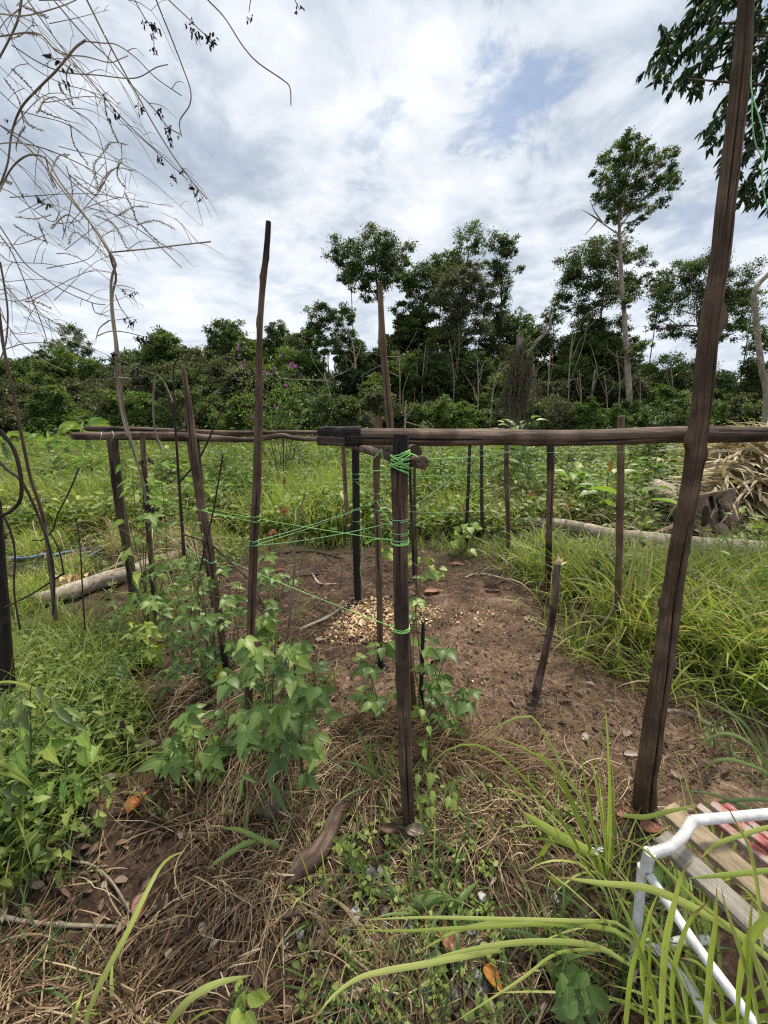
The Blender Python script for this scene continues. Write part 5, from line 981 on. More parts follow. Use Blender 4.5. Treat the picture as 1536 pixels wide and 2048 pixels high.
for a in [(276,1617,50,70,'dead_orange','bright orange fallen leaf on the straw at lower left',.62),(285,1825,56,-75,'dead_red','glossy red-brown curled leaf on bare soil at lower left',.62),(972,1635,56,-35,'dead_red','red-brown oval leaf right of the centre post foot',.55),(982,1680,60,-55,'dead_brown','dull brown leaf just below the red-brown oval leaf',.42),(835,1672,60,10,'dead_grey','greyish curled leaf at the centre post foot',.38),(782,1668,50,-8,'dead_brown','dark brown leaf left of the centre post foot',.35),
     (905,1905,84,-48,'dead_red','large rusty leaf lying under the horizontal grass blades',.42),(857,1795,40,80,'dead_brown','brown leaf half buried in the gravel patch',.6),(162,1325,52,75,'dead_red','pinkish-brown leaf in the weeds at left, behind the seedlings',.55),(205,1625,90,-50,'dead_brown','ribbed curled brown leaf in the shade at lower left',.5),(330,1480,60,20,'dead_brown','crumpled brown leaf below the yellow-green seedling',.5),(290,1500,55,10,'dead_grey','grey crumpled leaf left of the bean seedlings',.45),(225,1570,50,35,'dead_grey','pale grey curled leaf above the ribbed brown leaf',.4),
     (1255,1640,60,-20,'dead_red','dark reddish leaf at the foot of the biggest pole',.5),(1300,1668,56,10,'dead_red','reddish leaf beside the broken bench planks',.5),(868,1185,46,8,'dead_red','pink dead leaf behind the centre post near the chips',.45),(838,1190,34,0,'dead_red','small pink dead leaf just right of the centre post',.5),(1065,1335,1,0,'dead_brown',None,.4),(985,1180,44,-10,'dead_brown','brown dead leaf on the bare soil right of the chips',.4),(915,1130,30,-10,'dead_red','pink dead leaf far back on the bare soil',.5),
     (1255,1470,26,30,'dead_grey','pale crumpled leaf in front of the biggest pole',.7),(1262,1520,40,5,'dead_grey','whitish leaf scrap touching the biggest pole',.35),(1130,1402,36,0,'dead_brown','dark leaf on the soil near the short crooked stake',.35),(1225,1403,30,0,'dead_grey','pale thin leaf on the soil left of the biggest pole',.3),(1170,1475,24,40,'dead_grey','tiny pinkish leaf in front of the tall foreground grass',.6),(870,1320,44,40,'dead_red','crumpled rusty leaf among bean leaves behind the centre post',.6),(1385,1400,60,-12,'dead_brown','dark narrow leaf right of the biggest pole',.25),
     (560,1142,24,0,'dead_red','small rusty leaf on the dark soil behind the tall pole',.6),(700,1440,46,80,'dead_brown','brown leaf standing in the straw left of the centre post',.6),(640,1470,50,10,'dead_red','dark red leaf under the largest bean plant',.5),(355,1198,26,60,'dead_red','salmon dead leaf near the slender brown post',.6),(1390,1255,1,0,'dead_grey',None,.3),(135,1790,60,-35,'dead_brown','light brown leaf sliver at the left edge of the straw',.25),(1395,1420,1,0,'dead_grey',None,.3),(1030,1505,44,-30,'dead_brown','flat brown leaf under the arching grass blades',.45),(985,1970,56,-60,'dead_orange','shredded pale orange leaf at the bottom right of the gravel',.5)]:
    if a[5]: deadleaf(*a, curl=R.uniform(.15, .6), lift=R.uniform(.016, .028) if a[1] > 1480 else .002, tilt=(R.uniform(-.2, .2), R.uniform(-.3, .3)))

# ---------------- logs ----------------
def log(name, label, pts, r, mat, seg=28, seed=1, knots=(), cracks=(), wob=.07, tint=None, name2='trunk', cat='log', ends=True):
    L = np.linalg.norm(np.diff(np.array(pts), axis=0), axis=1).sum(); N = max(14, int(L/.03)); pp = spl(pts, N); rr = np.interp(np.linspace(0, 1, N), np.linspace(0, 1, len(r)), r)
    tn = np.zeros(N) if tint is None else np.interp(np.linspace(0, 1, N), np.linspace(0, 1, len(tint)), tint); mb = MB(); tube(mb, pp, rr, seg, tn, 0, disp(knots, cracks, wob, seed))
    o = thing(name, label, cat, pp[N//2]-[0, 0, rr[N//2]]); mb.build(name2, M[mat], o); return o, pp, rr
def onG(px, py, r): g = G(px, py); return g+[0, r*.9, r*.75]
log('fallen_log', 'pale fallen log lying across the left side behind the posts', [onG(60,1225,.09), onG(110,1215,.10), onG(180,1190,.10), onG(250,1168,.10), onG(300,1145,.095), onG(348,1128,.09)], [.055,.068,.07,.064,.06,.055], 'log', seed=41, wob=.08)
o, pp, r = log('fallen_log', 'long thin whitish curved log reaching in from the right, behind the knotty post', [onG(1010,1050,.05), onG(1080,1052,.05), onG(1130,1058,.06), onG(1180,1070,.07), onG(1230,1085,.08), onG(1300,1098,.10), onG(1400,1115,.11), onG(1560,1130,.12)], [.05,.065,.075,.085,.10,.11,.12,.12], 'log', seed=42)
log('fallen_log', 'thick white log end pointing away, left of the big burnt stump', [P(1312,972,6.6), P(1345,995,6.0), P(1385,1040,5.3), P(1410,1066,5.0)], [.13,.16,.165,.165], 'log', seed=43)
o, pp, r = log('tree_stump', 'broad brown stump with a black burnt hollow, behind the biggest pole', [G(1440,1080)+[0, .25, -.1], P(1435,1050,G(1440,1080)[1]+.25), P(1425,1010,G(1440,1080)[1]+.3), P(1418,985,G(1440,1080)[1]+.35)], [.34,.25,.24,.25], 'stump', seed=44, wob=.13, cracks=((4.0,.1,.95,.45),(4.25,.1,.9,.4)), cat='stump', seg=44, tint=[.1,.0,.0,.1])
mb = MB(); g = G(1440, 1080)
for q in range(5):
    a = R.uniform(3.0, 6.4); tube(mb, spl([g+[math.cos(a)*.2, .25+math.sin(a)*.2, .15], g+[math.cos(a)*.5, .25+math.sin(a)*.45, .03], g+[math.cos(a)*.8, .25+math.sin(a)*.8, -.06]], 10), np.linspace(.08, .03, 10), 8)
mb.build('root', M['stump'], o)
mb = MB(); c = P(1415, 1030, g[1]-.12); rock(mb, c+[.02, .05, -.02], .075, (.6, .5, 1.9)); mb.build('burnt_hollow', M['darktwig'], o)
# old piece of wood in the foreground
g1, g2 = G(598, 1772), G(690, 1618)
log('old_branch', 'weathered dark branch piece with a flared foot lying in front of the bean plants', [g1+[-.035, .0, .02], g1+(g2-g1)*.12+[-.01, 0, .03], g1+(g2-g1)*.32+[.014, 0, .034], g1+(g2-g1)*.60+[.008, 0, .034], g1+(g2-g1)*.85+[.0, 0, .036], g2+[.012, 0, .03]], [.014,.034,.033,.029,.027,.010], 'drift', seg=44, seed=47, knots=[(.05,3.3,.5,.03),(.20,1.5,.25,.03)], cracks=((1.2,.1,.9,.3),(1.9,.3,.98,.3)), wob=.16, cat='branch')
log('dead_branch', 'thin split branch lying below the weathered branch piece', [G(530,1845)+[0,0,.012], G(590,1830)+[0,0,.014], G(640,1795)+[0,0,.016], G(682,1757)+[0,0,.02]], [.006,.010,.012,.010], 'drift', seg=14, seed=48, cat='branch', wob=.12)
log('dead_branch', 'long pale twig lying along the lower left soil', [G(-10,1835)+[0,0,.01], G(60,1850)+[0,0,.012], G(140,1856)+[0,0,.012], G(240,1858)+[0,0,.01]], [.007,.006,.006,.004], 'vine', seg=10, seed=49, cat='branch')
log('dead_branch', 'crooked grey twig bending down beside the curled red leaf', [G(130,1700)+[0,0,.012], G(140,1725)+[0,0,.012], G(185,1735)+[0,0,.012], G(225,1770)+[0,0,.012], G(262,1830)+[0,0,.01]], [.004,.004,.004,.003], 'greywood', seg=8, seed=50, cat='branch')
log('dead_branch', 'short stripped twig stuck upright at the left above the long pale twig', [G(40,1715)+[0,0,.02], G(48,1745)+[0,0,.015], G(62,1775)+[0,0,.01]], [.007,.006,.004], 'vine', seg=8, seed=51, cat='branch')
log('dead_root', 'bent bare root looping over the soil from the tan post to the short crooked stake', [P(1228,1188,2.35), P(1225,1215,2.3), P(1205,1250,2.2), G(1175,1275)+[0,0,.03], G(1130,1285)+[0,0,.01], G(1095,1275)+[0,0,.01], G(1068,1245)+[0,0,.01]], [.005,.005,.006,.006,.006,.005,.004], 'vine', seg=8, seed=52, cat='root')
for i, (L, lab) in enumerate([([(290,915),(300,1000)],None), ([(420,1260),(520,1180),(640,1120)],None), ([(500,1180),(560,1160),(640,1150)], 'dark half-buried root at the back of the dark soil'), ([(540,1110),(620,1105),(690,1120)], 'long dark root along the edge of the green at the back'), ([(625,1150),(640,1170),(672,1170)], 'thin forked root on the dark soil left of the charred post'), ([(600,1262),(650,1240),(690,1215)], 'broken stick lying left of the sawdust'), ([(1040,1168),(960,1150),(930,1158)], 'curved twig lying on the bare soil at the back right'), ([(1000,1000),(1001,1001)],None), ([(1430,1460),(1370,1430),(1330,1425)], 'thin curved twig beside the biggest pole')]):
    if lab: log('dead_root', lab, [G(a, b)+[0, 0, .012] for a, b in L], [.010, .014, .008], 'darktwig' if i in (2, 3) else 'vine', seg=8, seed=60+i, cat='root', wob=.2)
mb = MB()
for L in [[(95,1118),(140,1108),(190,1100),(235,1090)], [(150,1135),(215,1097),(240,1093)], [(20,1122),(60,1120),(95,1112)]]: tube(mb, spl([G(a, b)+[0, 0, .03] for a, b in L], 16), .014, 8)
tag(mb.build('water_pipe', M['blue']), 'thin blue plastic pipe lying in the grass at left', 'pipe')

# ---------------- dry palm fronds ----------------
def frond(label, a, b, arch, ll, mat='frond', n=34, tint=(.1, .85), w=.042, group='dry palm fronds heaped at the right', cat='palm frond', upw=.2):
    a = np.array(a); b = np.array(b); o = thing('palm_frond', label, cat, a, group); rc = spl([a, (a+b)/2+[0, 0, arch], b], 24); tb = MB(); tube(tb, rc, np.linspace(.018, .004, 24), 6); tb.build('stem', M['greywood'], o)
    mb = MB(); f = np.repeat(np.linspace(.12, .98, n), 2); Q = np.stack([np.interp(f, np.linspace(0, 1, 24), rc[:, j]) for j in range(3)], 1); T = nrm(b-a); S = nrm(np.cross(T, [0, 0, 1.])); sd_ = np.tile([1, -1], n)[:, None]
    D = nrm(T*.75+S*sd_*.75+np.array([0, 0, upw])+rand_n(2*n)*.22); az = np.arctan2(D[:, 1], D[:, 0]); lean = np.arccos(np.clip(D[:, 2], -1, 1))
    blades(mb, Q, az, rng.uniform(.6, 1.15, 2*n)*ll, w, lean, rng.uniform(.2, .8, 2*n), 6, rng.uniform(*tint, 2*n), 0, True); mb.build('leaflets', M[mat], o)
YP = G(1470, 1040)[1]
for i, (lab, a, b, ar, ll) in enumerate([('lowest tan frond spilling left over the stump', P(1560,960,YP), P(1440,1010,YP-.4), .1, .6), ('tan frond fanning toward the biggest pole', P(1570,935,YP+.1), P(1425,960,YP-.1), .15, .7), ('pale frond across the middle of the heap', P(1580,900,YP+.3), P(1440,925,YP+.1), .2, .8), ('top frond of the heap, tips under the rail', P(1590,870,YP+.6), P(1430,905,YP+.5), .15, .8), ('yellowish frond slanting down behind the biggest pole', P(1500,880,YP+.7), P(1400,985,YP), .1, .6),
     ('steep frond at the right edge of the heap', P(1530,880,YP+.2), P(1540,1010,YP-.4), .1, .7), ('frond hanging over the right edge, tips pointing down', P(1590,910,YP-.1), P(1500,1030,YP-.7), .15, .6), ('far frond at the back of the heap', P(1640,880,YP+1), P(1480,890,YP+1), .2, .8), ('greyish frond lying low in the grass right of the stump', P(1600,1030,YP-.6), P(1490,1055,YP-.9), .05, .5), ('bleached frond draped along the heap foot', P(1620,990,YP-.4), P(1480,1010,YP-.6), .1, .6), ('broad bleached frond at the front of the heap, low right', P(1620,960,YP-.5), P(1450,1000,YP-.5), .15, .8), ('long frond leaning up the right side of the heap', P(1560,1010,YP-.5), P(1530,890,YP-.2), .1, .7), ('frond on the crest of the heap just under the rail end', P(1620,895,YP+.2), P(1480,905,YP), .2, .8), ('frond drooping over the stump top', P(1520,930,YP), P(1420,985,YP-.5), .2, .6), ('grey-tan frond buried in the middle of the heap', P(1600,940,YP), P(1470,975,YP), .15, .8)]):
    frond(lab, a, b, ar, ll)

# ---------------- banana and broadleaf plants ----------------
def bananas(label, px, py, Y, hts, group='banana plants at the left forest edge'):
    b = G(px, py) if Y is None else np.array([(px-768)/FPX*tt(py, Y), Y, 0.]); b[2] = float(hgt(b[0], b[1])); o = thing('banana_plant', label, 'banana plant', b, group); tb = MB(); mb = MB()
    tube(tb, spl([b-[0, 0, .1], b+[.03, 0, hts*.35], b+[0, 0, hts*.62]], 8), np.linspace(.11, .06, 8), 10); tb.build('stem', M['stem'], o)
    for i in range(8):
        az = i*2.4+R.random(); el = R.uniform(.2, 1.2); d = np.array([math.cos(az), math.sin(az)*.8, 0]); L = R.uniform(.6, 1.0)*hts*.55; t = b+[0, 0, hts*.58]
        pts = [t, t+d*L*.35+[0, 0, L*.42*(1.4-el)], t+d*L*.75+[0, 0, L*(.6-el*.45)], t+d*L*1.1+[0, 0, L*(.6-el*.7)]]
        ribbon(mb, pts, L*.20, R.uniform(.3, 1), 0, 12, .2, ([0, .15, .3, .7, .92, 1], [.05, .1, .8, 1, .6, .1]))
    mb.build('foliage', M['bean_light'], o)
for i, a in enumerate([('banana plant with blue-green leaves, tallest of the cluster at left', 172, 870, 14., 1.9), ('banana plant with fresh upright leaf, right of the tallest one', 215, 872, 13., 1.5), ('low banana plant with pale flopping leaves at the left edge', 5, 875, 11., 1.4), ('banana plant with one yellowing leaf, second from the left edge', 95, 876, 12., 1.3), ('small banana shoot just left of the back rails', 130, 880, 10., 1.1), ('small banana plant at the right end of the cluster', 258, 868, 15., 1.3)]): bananas(*a)
def broad(name, label, cat, px, py, n, L, asp, H_, mat, T=OVATE, group=None, up=.6, tint=(0, 1), top=None, spread=.5):
    g = G(px, py); L *= 1.25; H_ *= 1.1; spread = max(spread, min(3.2, H_*.8/L*.55)) if n > 40 else spread; o = thing(name, label, cat, g, group); tb = MB(); mb = MB(); tube(tb, spl([g-[0, 0, .03], g+[.01, 0, H_*.5], g+[0, 0, H_]], 8), np.linspace(.008, .004, 8)*max(1, L*6), 6)
    f = rng.uniform(.25, 1, n); az = np.arange(n)*2.4+rng.random(n); d = np.stack([np.cos(az), np.sin(az), up*f+.0*az], 1); Q = g+np.stack([0*f, 0*f, f*H_], 1); pet = nrm(d)*(L*spread*(rng.random(n)**.6)[:, None] if n > 40 else L*spread)
    for q, p_ in zip(Q, pet): tube(tb, spl([q, q+p_], 3), .0025*max(1, L*6), 4, cap=False)
    l = L*rng.uniform(.6, 1.1, n); leaves(mb, T, Q+pet, d+rand_n(n)*.15-np.array([0, 0, .25]), np.array([0, 0, 1.])+rand_n(n)*.3, l, l*asp, np.clip(rng.uniform(*tint, n)*.6+.4*f*tint[1], 0, 1)); mb.build('foliage', M[mat], o)
    tb.build('stem', M['stem'], o)
    if top: m2 = MB(); leaves(m2, OVATE, (g+[0, 0, H_])[None], np.array([[.1, 0, 1.]]), np.array([[.3, -1., .2]]), L*.55, L*.22, .3); m2.build('top_leaf', M[top], o)
    return o
for a in [('broadleaf_plant','young plant with big green leaves and a rusty top leaf, left of the bright grass','plant',572,1035,9,.20,.5,.45,'bean_light'),('broadleaf_plant','broad-leaved plant with an orange-brown leaf left of the tan post','plant',1205,1030,12,.26,.6,.6,'bean')]: broad(*a, top='dead_red' if a[3] == 572 else 'dead_orange')
for a in [('taro_plant','pair of large ribbed leaves just right of the tan post','plant',1262,1055,4,.34,.7,.35,'bean_light'),('leafy_bush','dense light green small-leaved bush right of the centre post','bush',878,990,230,.10,.5,.62,'bean_light'),('leafy_bush','dark dense leafy bush behind the slim reddish-brown post','bush',1040,985,140,.17,.5,.95,'bean'),
          ('fern_clump','fern-like clump left of the knotty post','fern',1050,1010,60,.20,.25,.6,'bright'),('cassava_plant','leafy plant just under the front rail behind the slim posts','plant',1030,950,60,.26,.4,1.1,'bean'),('leafy_bush','round leafy bush behind the leaning pole at field level','bush',345,990,150,.13,.5,.7,'weed'),('leafy_bush','bright low bush beside the thick dark left-hand post','bush',190,975,130,.13,.5,.55,'bean_light'),
          ('leafy_bush','low bushy weed mound between the leaning and tall poles','bush',455,995,190,.10,.5,.75,'bright'),('leafy_bush','dusky weed mound left of the slender brown post','bush',120,985,140,.10,.4,.6,'weed'),('leafy_bush','grey-leaved weed behind the tall thin pole','bush',490,1010,70,.14,.5,.5,'bean'),('leafy_bush','leafy weed against the rail left of the pale stick','bush',600,950,110,.13,.5,.7,'weed'),
          ('leafy_bush','ragged leafy weed between the tan post and the white log','bush',1300,1000,120,.14,.5,.6,'bean'),('leafy_bush','dark creeping leaves behind the tan post','bush',1290,940,150,.2,.5,.8,'weed'),('cassava_plant','broad green leaf cluster left of the knotty post top','plant',1140,1005,30,.22,.55,.5,'bean_light'),('leafy_bush','low spreading leaves in front of the white log end','bush',1345,1040,60,.12,.55,.35,'bright'),
          ('leafy_bush','pale seedlings at the foot of the charred black post','bush',770,1040,50,.09,.5,.35,'weed'),('leafy_bush','broad weed leaves at the foot of the tan post','bush',1215,1200,34,.11,.6,.35,'weed'),('leafy_bush','dark low plant under the centre rail','bush',690,930,90,.18,.45,.8,'weed')]: broad(*a)
# dried orange flower heads on stalks
for px, py, h_, lab in [(40,1290,.95,'orange-brown dried flower head at the left edge by the dark stems'),(572,1090,.42,'large orange dried flower head below the rusty-topped plant'),(548,1110,.25,'small faded dried flower head left of the pale stick'),(927,1075,.35,'orange dried flower head beside the blackened stake'),(895,1050,.22,'faint dried flower head left of the blackened stake'),(1062,1030,.30,'orange dried flower head left of the knotty post'),(1133,1050,.28,'orange dried flower head right of the knotty post'),(1405,1205,.2,'reddish dry bud behind the biggest pole')]:
    g = G(px, py); o = thing('dried_flower', lab, 'flower', g, 'dried flower heads'); tb = MB(); tube(tb, spl([g, g+[.01, 0, h_*.5], g+[0, 0, h_]], 8), .004, 5); tb.build('stem', M['twig'], o); mb = MB(); s = .05+.008*g[1]; leaves(mb, LANCE, np.tile(g+[0, 0, h_], (34, 1)), nrm(rand_n(34)*[1, 1, .7]+[0, 0, .25]), rand_n(34), rng.uniform(.5, 1, 34)*s, s*.14, rng.random(34)); mb.build('flower_head', M['bract'], o)
# purple flowering shrub
Y = 8.5; b = np.array([(560-768)/FPX*tt(870, Y), Y, 0.]); o = thing('flowering_shrub', 'airy shrub with violet-purple blossoms behind the tall thin pole', 'shrub', b); tb = MB(); mb = MB(); fb = MB()
ends = [(470,715),(480,700),(505,705),(540,712),(585,730),(590,745),(490,745),(500,770),(575,770),(600,790),(540,760),(520,790),(560,740),(610,800),(620,760),(480,785),(550,800),(590,815),(530,735)]
for ex, ey in ends:
    e = P(ex, ey, Y+R.uniform(-.8, .8)); m_ = b*.55+e*.45+[0, 0, -.1]; q = spl([b, m_+rand_n(1)[0]*.08, e], 14); tube(tb, q, np.linspace(.010, .002, 14), 5)
    k = 70; f = rng.uniform(.45, 1, k); Q = np.stack([np.interp(f, np.linspace(0, 1, 14), q[:, j]) for j in range(3)], 1)+rand_n(k)*.10; l = rng.uniform(.05, .10, k); leaves(mb, LANCE, Q, nrm(e-b)*.5+rand_n(k)*.8, rand_n(k)*.6+[0, 0, 1.], l, l*.34, rng.random(k)*.8+.1)
for ex, ey in [(477,692),(494,697),(562,713),(580,733),(585,728),(587,737),(479,712),(485,737),(481,728),(550,740),(540,748),(548,738),(473,754),(571,772),(474,700),(488,722),(590,732),(530,745),(549,814),(503,835)]:
    for j in range(2):
        c = P(ex+R.uniform(-2, 2), ey+R.uniform(-2, 2), Y-.5); leaves(fb, OVATE, np.tile(c, (6, 1)), nrm(rand_n(6)+[0, -.5, .2]), rand_n(6)+[0, -1., .5], .034, .026, rng.random(6))
tb.build('stem', M['twig'], o); mb.build('foliage', M['bright'], o); fb.build('blossoms', M['petal'], o)

# ---------------- beans and climbers ----------------
def leafy(name, label, cat, base, blobs, Lf, T=BEAN, mat='bean', asp=.56, tri=True, group='bean plants', dY=.12, drop=.3, stemr=.0022, Yb=None, face=(-.1, -.75, 1.)):
    g = G(*base) if Yb is None else P(base[0], base[1], Yb); Y0 = g[1]; o = thing(name, label, cat, g, group); tb = MB(); mb = MB(); big = 0
    for bx, by, rx, ry, n, tl in blobs:
        c = P(bx, by, Y0); q = spl([g, g*.5+c*.5+rand_n(1)[0]*.03, c, c+[R.uniform(-.02, .02), 0, ry*.5*tt(by, Y0)/FPX]], 14); q[:, 2] = np.maximum(q[:, 2], hgt(q[:, 0], q[:, 1])+.005); tube(tb, q, np.linspace(stemr*1.5, stemr, 14), 5, cap=False)
        for i in range(n):
            for _ in range(8):
                yy = Y0+R.uniform(-dY, dY); p = P(bx+R.gauss(0, .5)*rx, by+R.gauss(0, .5)*ry, yy)
                if p[2] > float(hgt(p[0], p[1]))+.02: break
            else: continue
            j = int(np.argmin(np.linalg.norm(q-p-[0, 0, -.04], axis=1))); out = nrm((p-q[j])[None])[0]; tube(tb, spl([q[j], (q[j]+p)/2+[0, 0, .02], p], 5), stemr*.55, 4, cap=False)
            az = math.atan2(out[1], out[0])+R.gauss(0, .5); L = Lf*R.uniform(.5, 1.1); t = min(1, max(0, tl+R.gauss(0, .2)))
            N = np.array(face)+rand_n(1)[0]*.42
            for k, da in enumerate((0, 1.15, -1.15) if tri else (0,)):
                a2 = az+da; D = np.array([math.cos(a2), math.sin(a2), -drop+R.gauss(0, .15)]); l = L*(1 if k == 0 else .85)
                leaves(mb, T, (p+nrm(D[None])[0]*(.012 if k == 0 and tri else .002))[None], D[None], (N+rand_n(1)[0]*.12)[None], l, l*asp, t)
    mb.build('foliage', M[mat], o); tb.build('stem', M['stem'], o); return o
leafy('bean_plant', 'largest bean plant, dark heart-shaped leaves round the tall pole foot', 'bean plant', (548,1560), [(490,1390,40,50,9,.4),(560,1440,60,60,15,.45),(600,1400,46,50,8,.5),(525,1350,40,50,9,.5),(620,1480,40,40,8,.4),(500,1475,60,34,9,.35),(550,1290,40,45,7,.7),(585,1300,40,40,6,.6),(580,1520,50,30,6,.4),(630,1350,25,40,4,.4),(450,1440,40,30,5,.5),(540,1400,70,90,14,.5),(580,1450,60,80,10,.6),(500,1300,30,40,5,.7)], .066, dY=.26)
leafy('bean_plant', 'bean climber with pale leaves twining up the tall thin pole beside the grey stick', 'bean plant', (530,1420), [(515,1245,22,16,3,.8),(535,1200,18,30,5,.5),(545,1260,25,30,6,.5),(500,1330,30,30,7,.5)], .07, dY=.1)
leafy('bean_plant', 'bright leafed bean plant right of the tall pole, beside the rusty leaf', 'bean plant', (560,1200), [(545,1145,32,20,9,.7),(530,1165,24,20,5,.6),(575,1160,24,20,6,.6),(540,1110,14,20,3,.8)], .09, tri=True)
leafy('bean_plant', 'bushy bean plant around the foot of the leaning pole, one leaf yellow', 'bean plant', (420,1385), [(395,1180,40,40,10,.5),(430,1220,38,40,12,.5),(370,1230,34,45,10,.4),(350,1300,34,36,9,.4),(400,1300,40,40,12,.35),(450,1290,35,40,10,.4),(370,1120,28,30,6,.7),(425,1350,40,26,9,.3),(330,1360,20,24,5,.35),(385,1060,24,30,5,.8),(440,1150,24,24,4,.7),(345,1170,24,30,5,.7),(300,1215,24,20,4,.6),(400,1240,70,90,12,.5)], .062, dY=.22)
o = leafy('bean_plant', 'slender bean vine with lime leaves winding up the thick dark left-hand post', 'bean plant', (300,1270), [(278,1150,26,24,6,.8),(262,1060,20,30,6,.7),(285,1010,24,26,6,.6),(265,960,24,22,5,.7),(300,975,22,22,4,.5),(245,930,14,16,3,.7),(262,1110,24,20,5,.8),(285,1180,18,20,4,.7),(320,930,20,18,3,.6)], .115, asp=.42, tri=False, mat='bean_light', dY=.15)
leafy('bean_plant', 'leafy bean vine climbing the slender brown post', 'bean plant', (315,1300), [(300,1050,18,40,7,.6),(305,1130,24,40,8,.5),(320,1200,26,30,8,.5),(335,1260,26,24,7,.4)], .075, mat='bean', dY=.18)
leafy('bean_plant', 'young bean plant on the dark soil between leaning pole and tall pole', 'bean plant', (470,1330), [(470,1240,26,40,8,.5),(460,1300,30,24,8,.4),(480,1180,20,24,5,.6)], .07, dY=.18)
leafy('bean_plant', 'low bean plant at the foot of the thick dark left-hand post', 'bean plant', (235,1270), [(225,1240,34,22,10,.6),(250,1215,26,18,6,.7),(200,1262,26,14,6,.5)], .08, dY=.16)
leafy('bean_plant', 'small yellow-green seedling clump in front of the slender brown post', 'bean plant', (285,1325), [(285,1275,32,24,12,.9),(290,1300,30,20,9,.8),(270,1255,14,20,4,.9)], .078, mat='bean_light', asp=.45)
leafy('bean_plant', 'low bean seedlings left of the largest bean plant, over straw', 'bean plant', (390,1555), [(390,1480,45,30,10,.6),(430,1500,40,30,9,.5),(350,1520,36,28,8,.5),(410,1540,34,24,6,.45),(380,1435,26,22,5,.7)], .07)
leafy('bean_plant', 'bean seedling climbing behind the centre post at its left', 'bean plant', (770,1440), [(750,1400,30,26,7,.4),(740,1330,24,20,4,.5),(775,1395,24,24,5,.4),(760,1290,20,20,4,.5),(730,1385,20,16,3,.5)], .075)
leafy('bean_plant', 'bean plant with long leaves spreading right of the centre post', 'bean plant', (850,1440), [(845,1300,22,34,7,.5),(870,1350,26,30,8,.4),(905,1400,32,26,8,.35),(880,1430,30,24,7,.3),(930,1390,22,18,4,.4),(830,1220,14,34,5,.6),(850,1380,18,30,6,.4),(895,1300,28,20,5,.4),(840,1160,10,30,3,.6)], .072)
leafy('bean_plant', 'pair of pale leaves on a thin shoot touching the right side of the centre post', 'bean plant', (848,1560), [(852,1490,26,22,4,.85),(845,1540,26,18,3,.6),(860,1450,14,14,2,.8)], .07, mat='bean', tri=False)
leafy('squash_plant', 'small lime round-leaved plant right behind the centre post', 'vegetable plant', (850,1155), [(845,1120,24,22,10,.9),(870,1140,18,14,5,.9),(725,1110,1,1,0,.9)], .095, T=HEART, mat='bean_light', tri=False, asp=.95, group='lime round-leaved plants')
leafy('squash_plant', 'small lime round-leaved plant at the foot of the blackened stake', 'vegetable plant', (928,1105), [(925,1070,20,22,10,.9),(945,1050,16,18,6,.7),(908,1090,14,10,4,1.),(955,1085,12,10,3,.8)], .10, T=HEART, mat='bean_light', tri=False, asp=.95, group='lime round-leaved plants')
leafy('squash_plant', 'little lime leaf shoot left of the centre post at mid height', 'vegetable plant', (790,1130), [(782,1105,12,14,4,.9)], .11, T=HEART, mat='bean_light', tri=False, asp=.9, group='lime round-leaved plants')
leafy('weed_plant', 'arrow-leaved climbing weed, lightest leaves in the lower left thicket', 'weed', (120,1600), [(90,1500,60,40,14,.7),(150,1480,50,36,12,.6),(60,1560,50,40,10,.4),(140,1560,50,36,10,.4),(30,1500,40,40,8,.4)], .075, T=ARROW, mat='bean_light', tri=False, asp=.6, group='weeds in the lower left thicket', dY=.2)
leafy('weed_plant', 'tall leafy weed at the left edge in front of the blackish post', 'weed', (30,1640), [(20,1440,50,50,16,.3),(60,1400,50,36,12,.4),(110,1420,40,30,8,.4),(20,1600,50,40,9,.3)], .085, T=LANCE, mat='weed', tri=False, asp=.3, group='weeds in the lower left thicket', dY=.2)
leafy('weed_plant', 'dark glossy low shrublet with narrow leaves left of the bean bushes', 'weed', (225,1400), [(215,1350,40,30,40,.25),(240,1330,30,22,24,.35),(190,1370,26,20,16,.3)], .045, T=LANCE, mat='bean', tri=False, asp=.38, group='weeds in the lower left thicket')
leafy('weed_plant', 'jagged-leaved weed hanging over the straw below the bean plant', 'weed', (512,1560), [(505,1550,34,22,7,.4),(515,1600,14,20,3,.3),(485,1545,20,14,3,.5)], .13, T=LANCE, mat='bean', tri=False, asp=.2, group='weeds in the lower left thicket')
leafy('weed_plant', 'sprawling ivy-like weed at the left above the ribbed brown leaf', 'weed', (140,1680), [(115,1610,50,30,9,.7),(200,1580,30,30,7,.7),(60,1660,40,30,7,.5),(150,1660,20,30,5,.5),(185,1640,20,14,3,.8)], .045, T=ARROW, mat='weed', tri=False, asp=.75, group='weeds in the lower left thicket')
leafy('weed_plant', 'small fresh weed right of the weathered branch piece', 'weed', (705,1700), [(700,1690,20,16,16,.7),(715,1725,20,14,10,.6)], .028, T=OVATE, mat='bright', tri=False, asp=.7, group='small weeds in the mulch')
leafy('weed_plant', 'small fresh weed at the bottom edge left of centre', 'weed', (480,2040), [(485,1985,20,16,5,.9),(480,2020,20,14,5,.8)], .05, T=OVATE, mat='bean_light', tri=False, asp=.6, group='small weeds in the mulch')
leafy('weed_plant', 'tuft of seedlings right of the centre post foot', 'weed', (850,1650), [(850,1600,24,26,12,.6),(900,1580,24,20,9,.5),(800,1610,1,1,0,.5)], .035, T=OVATE, mat='weed', tri=False, asp=.6, group='small weeds in the mulch')
leafy('weed_plant', 'mint-like leaves under the white bench frame', 'weed', (1150,2000), [(1130,1940,30,26,12,.4),(1170,1960,24,30,10,.3),(1160,2010,30,22,8,.5)], .06, T=OVATE, mat='bean', tri=False, asp=.6, group='weeds around the broken bench')
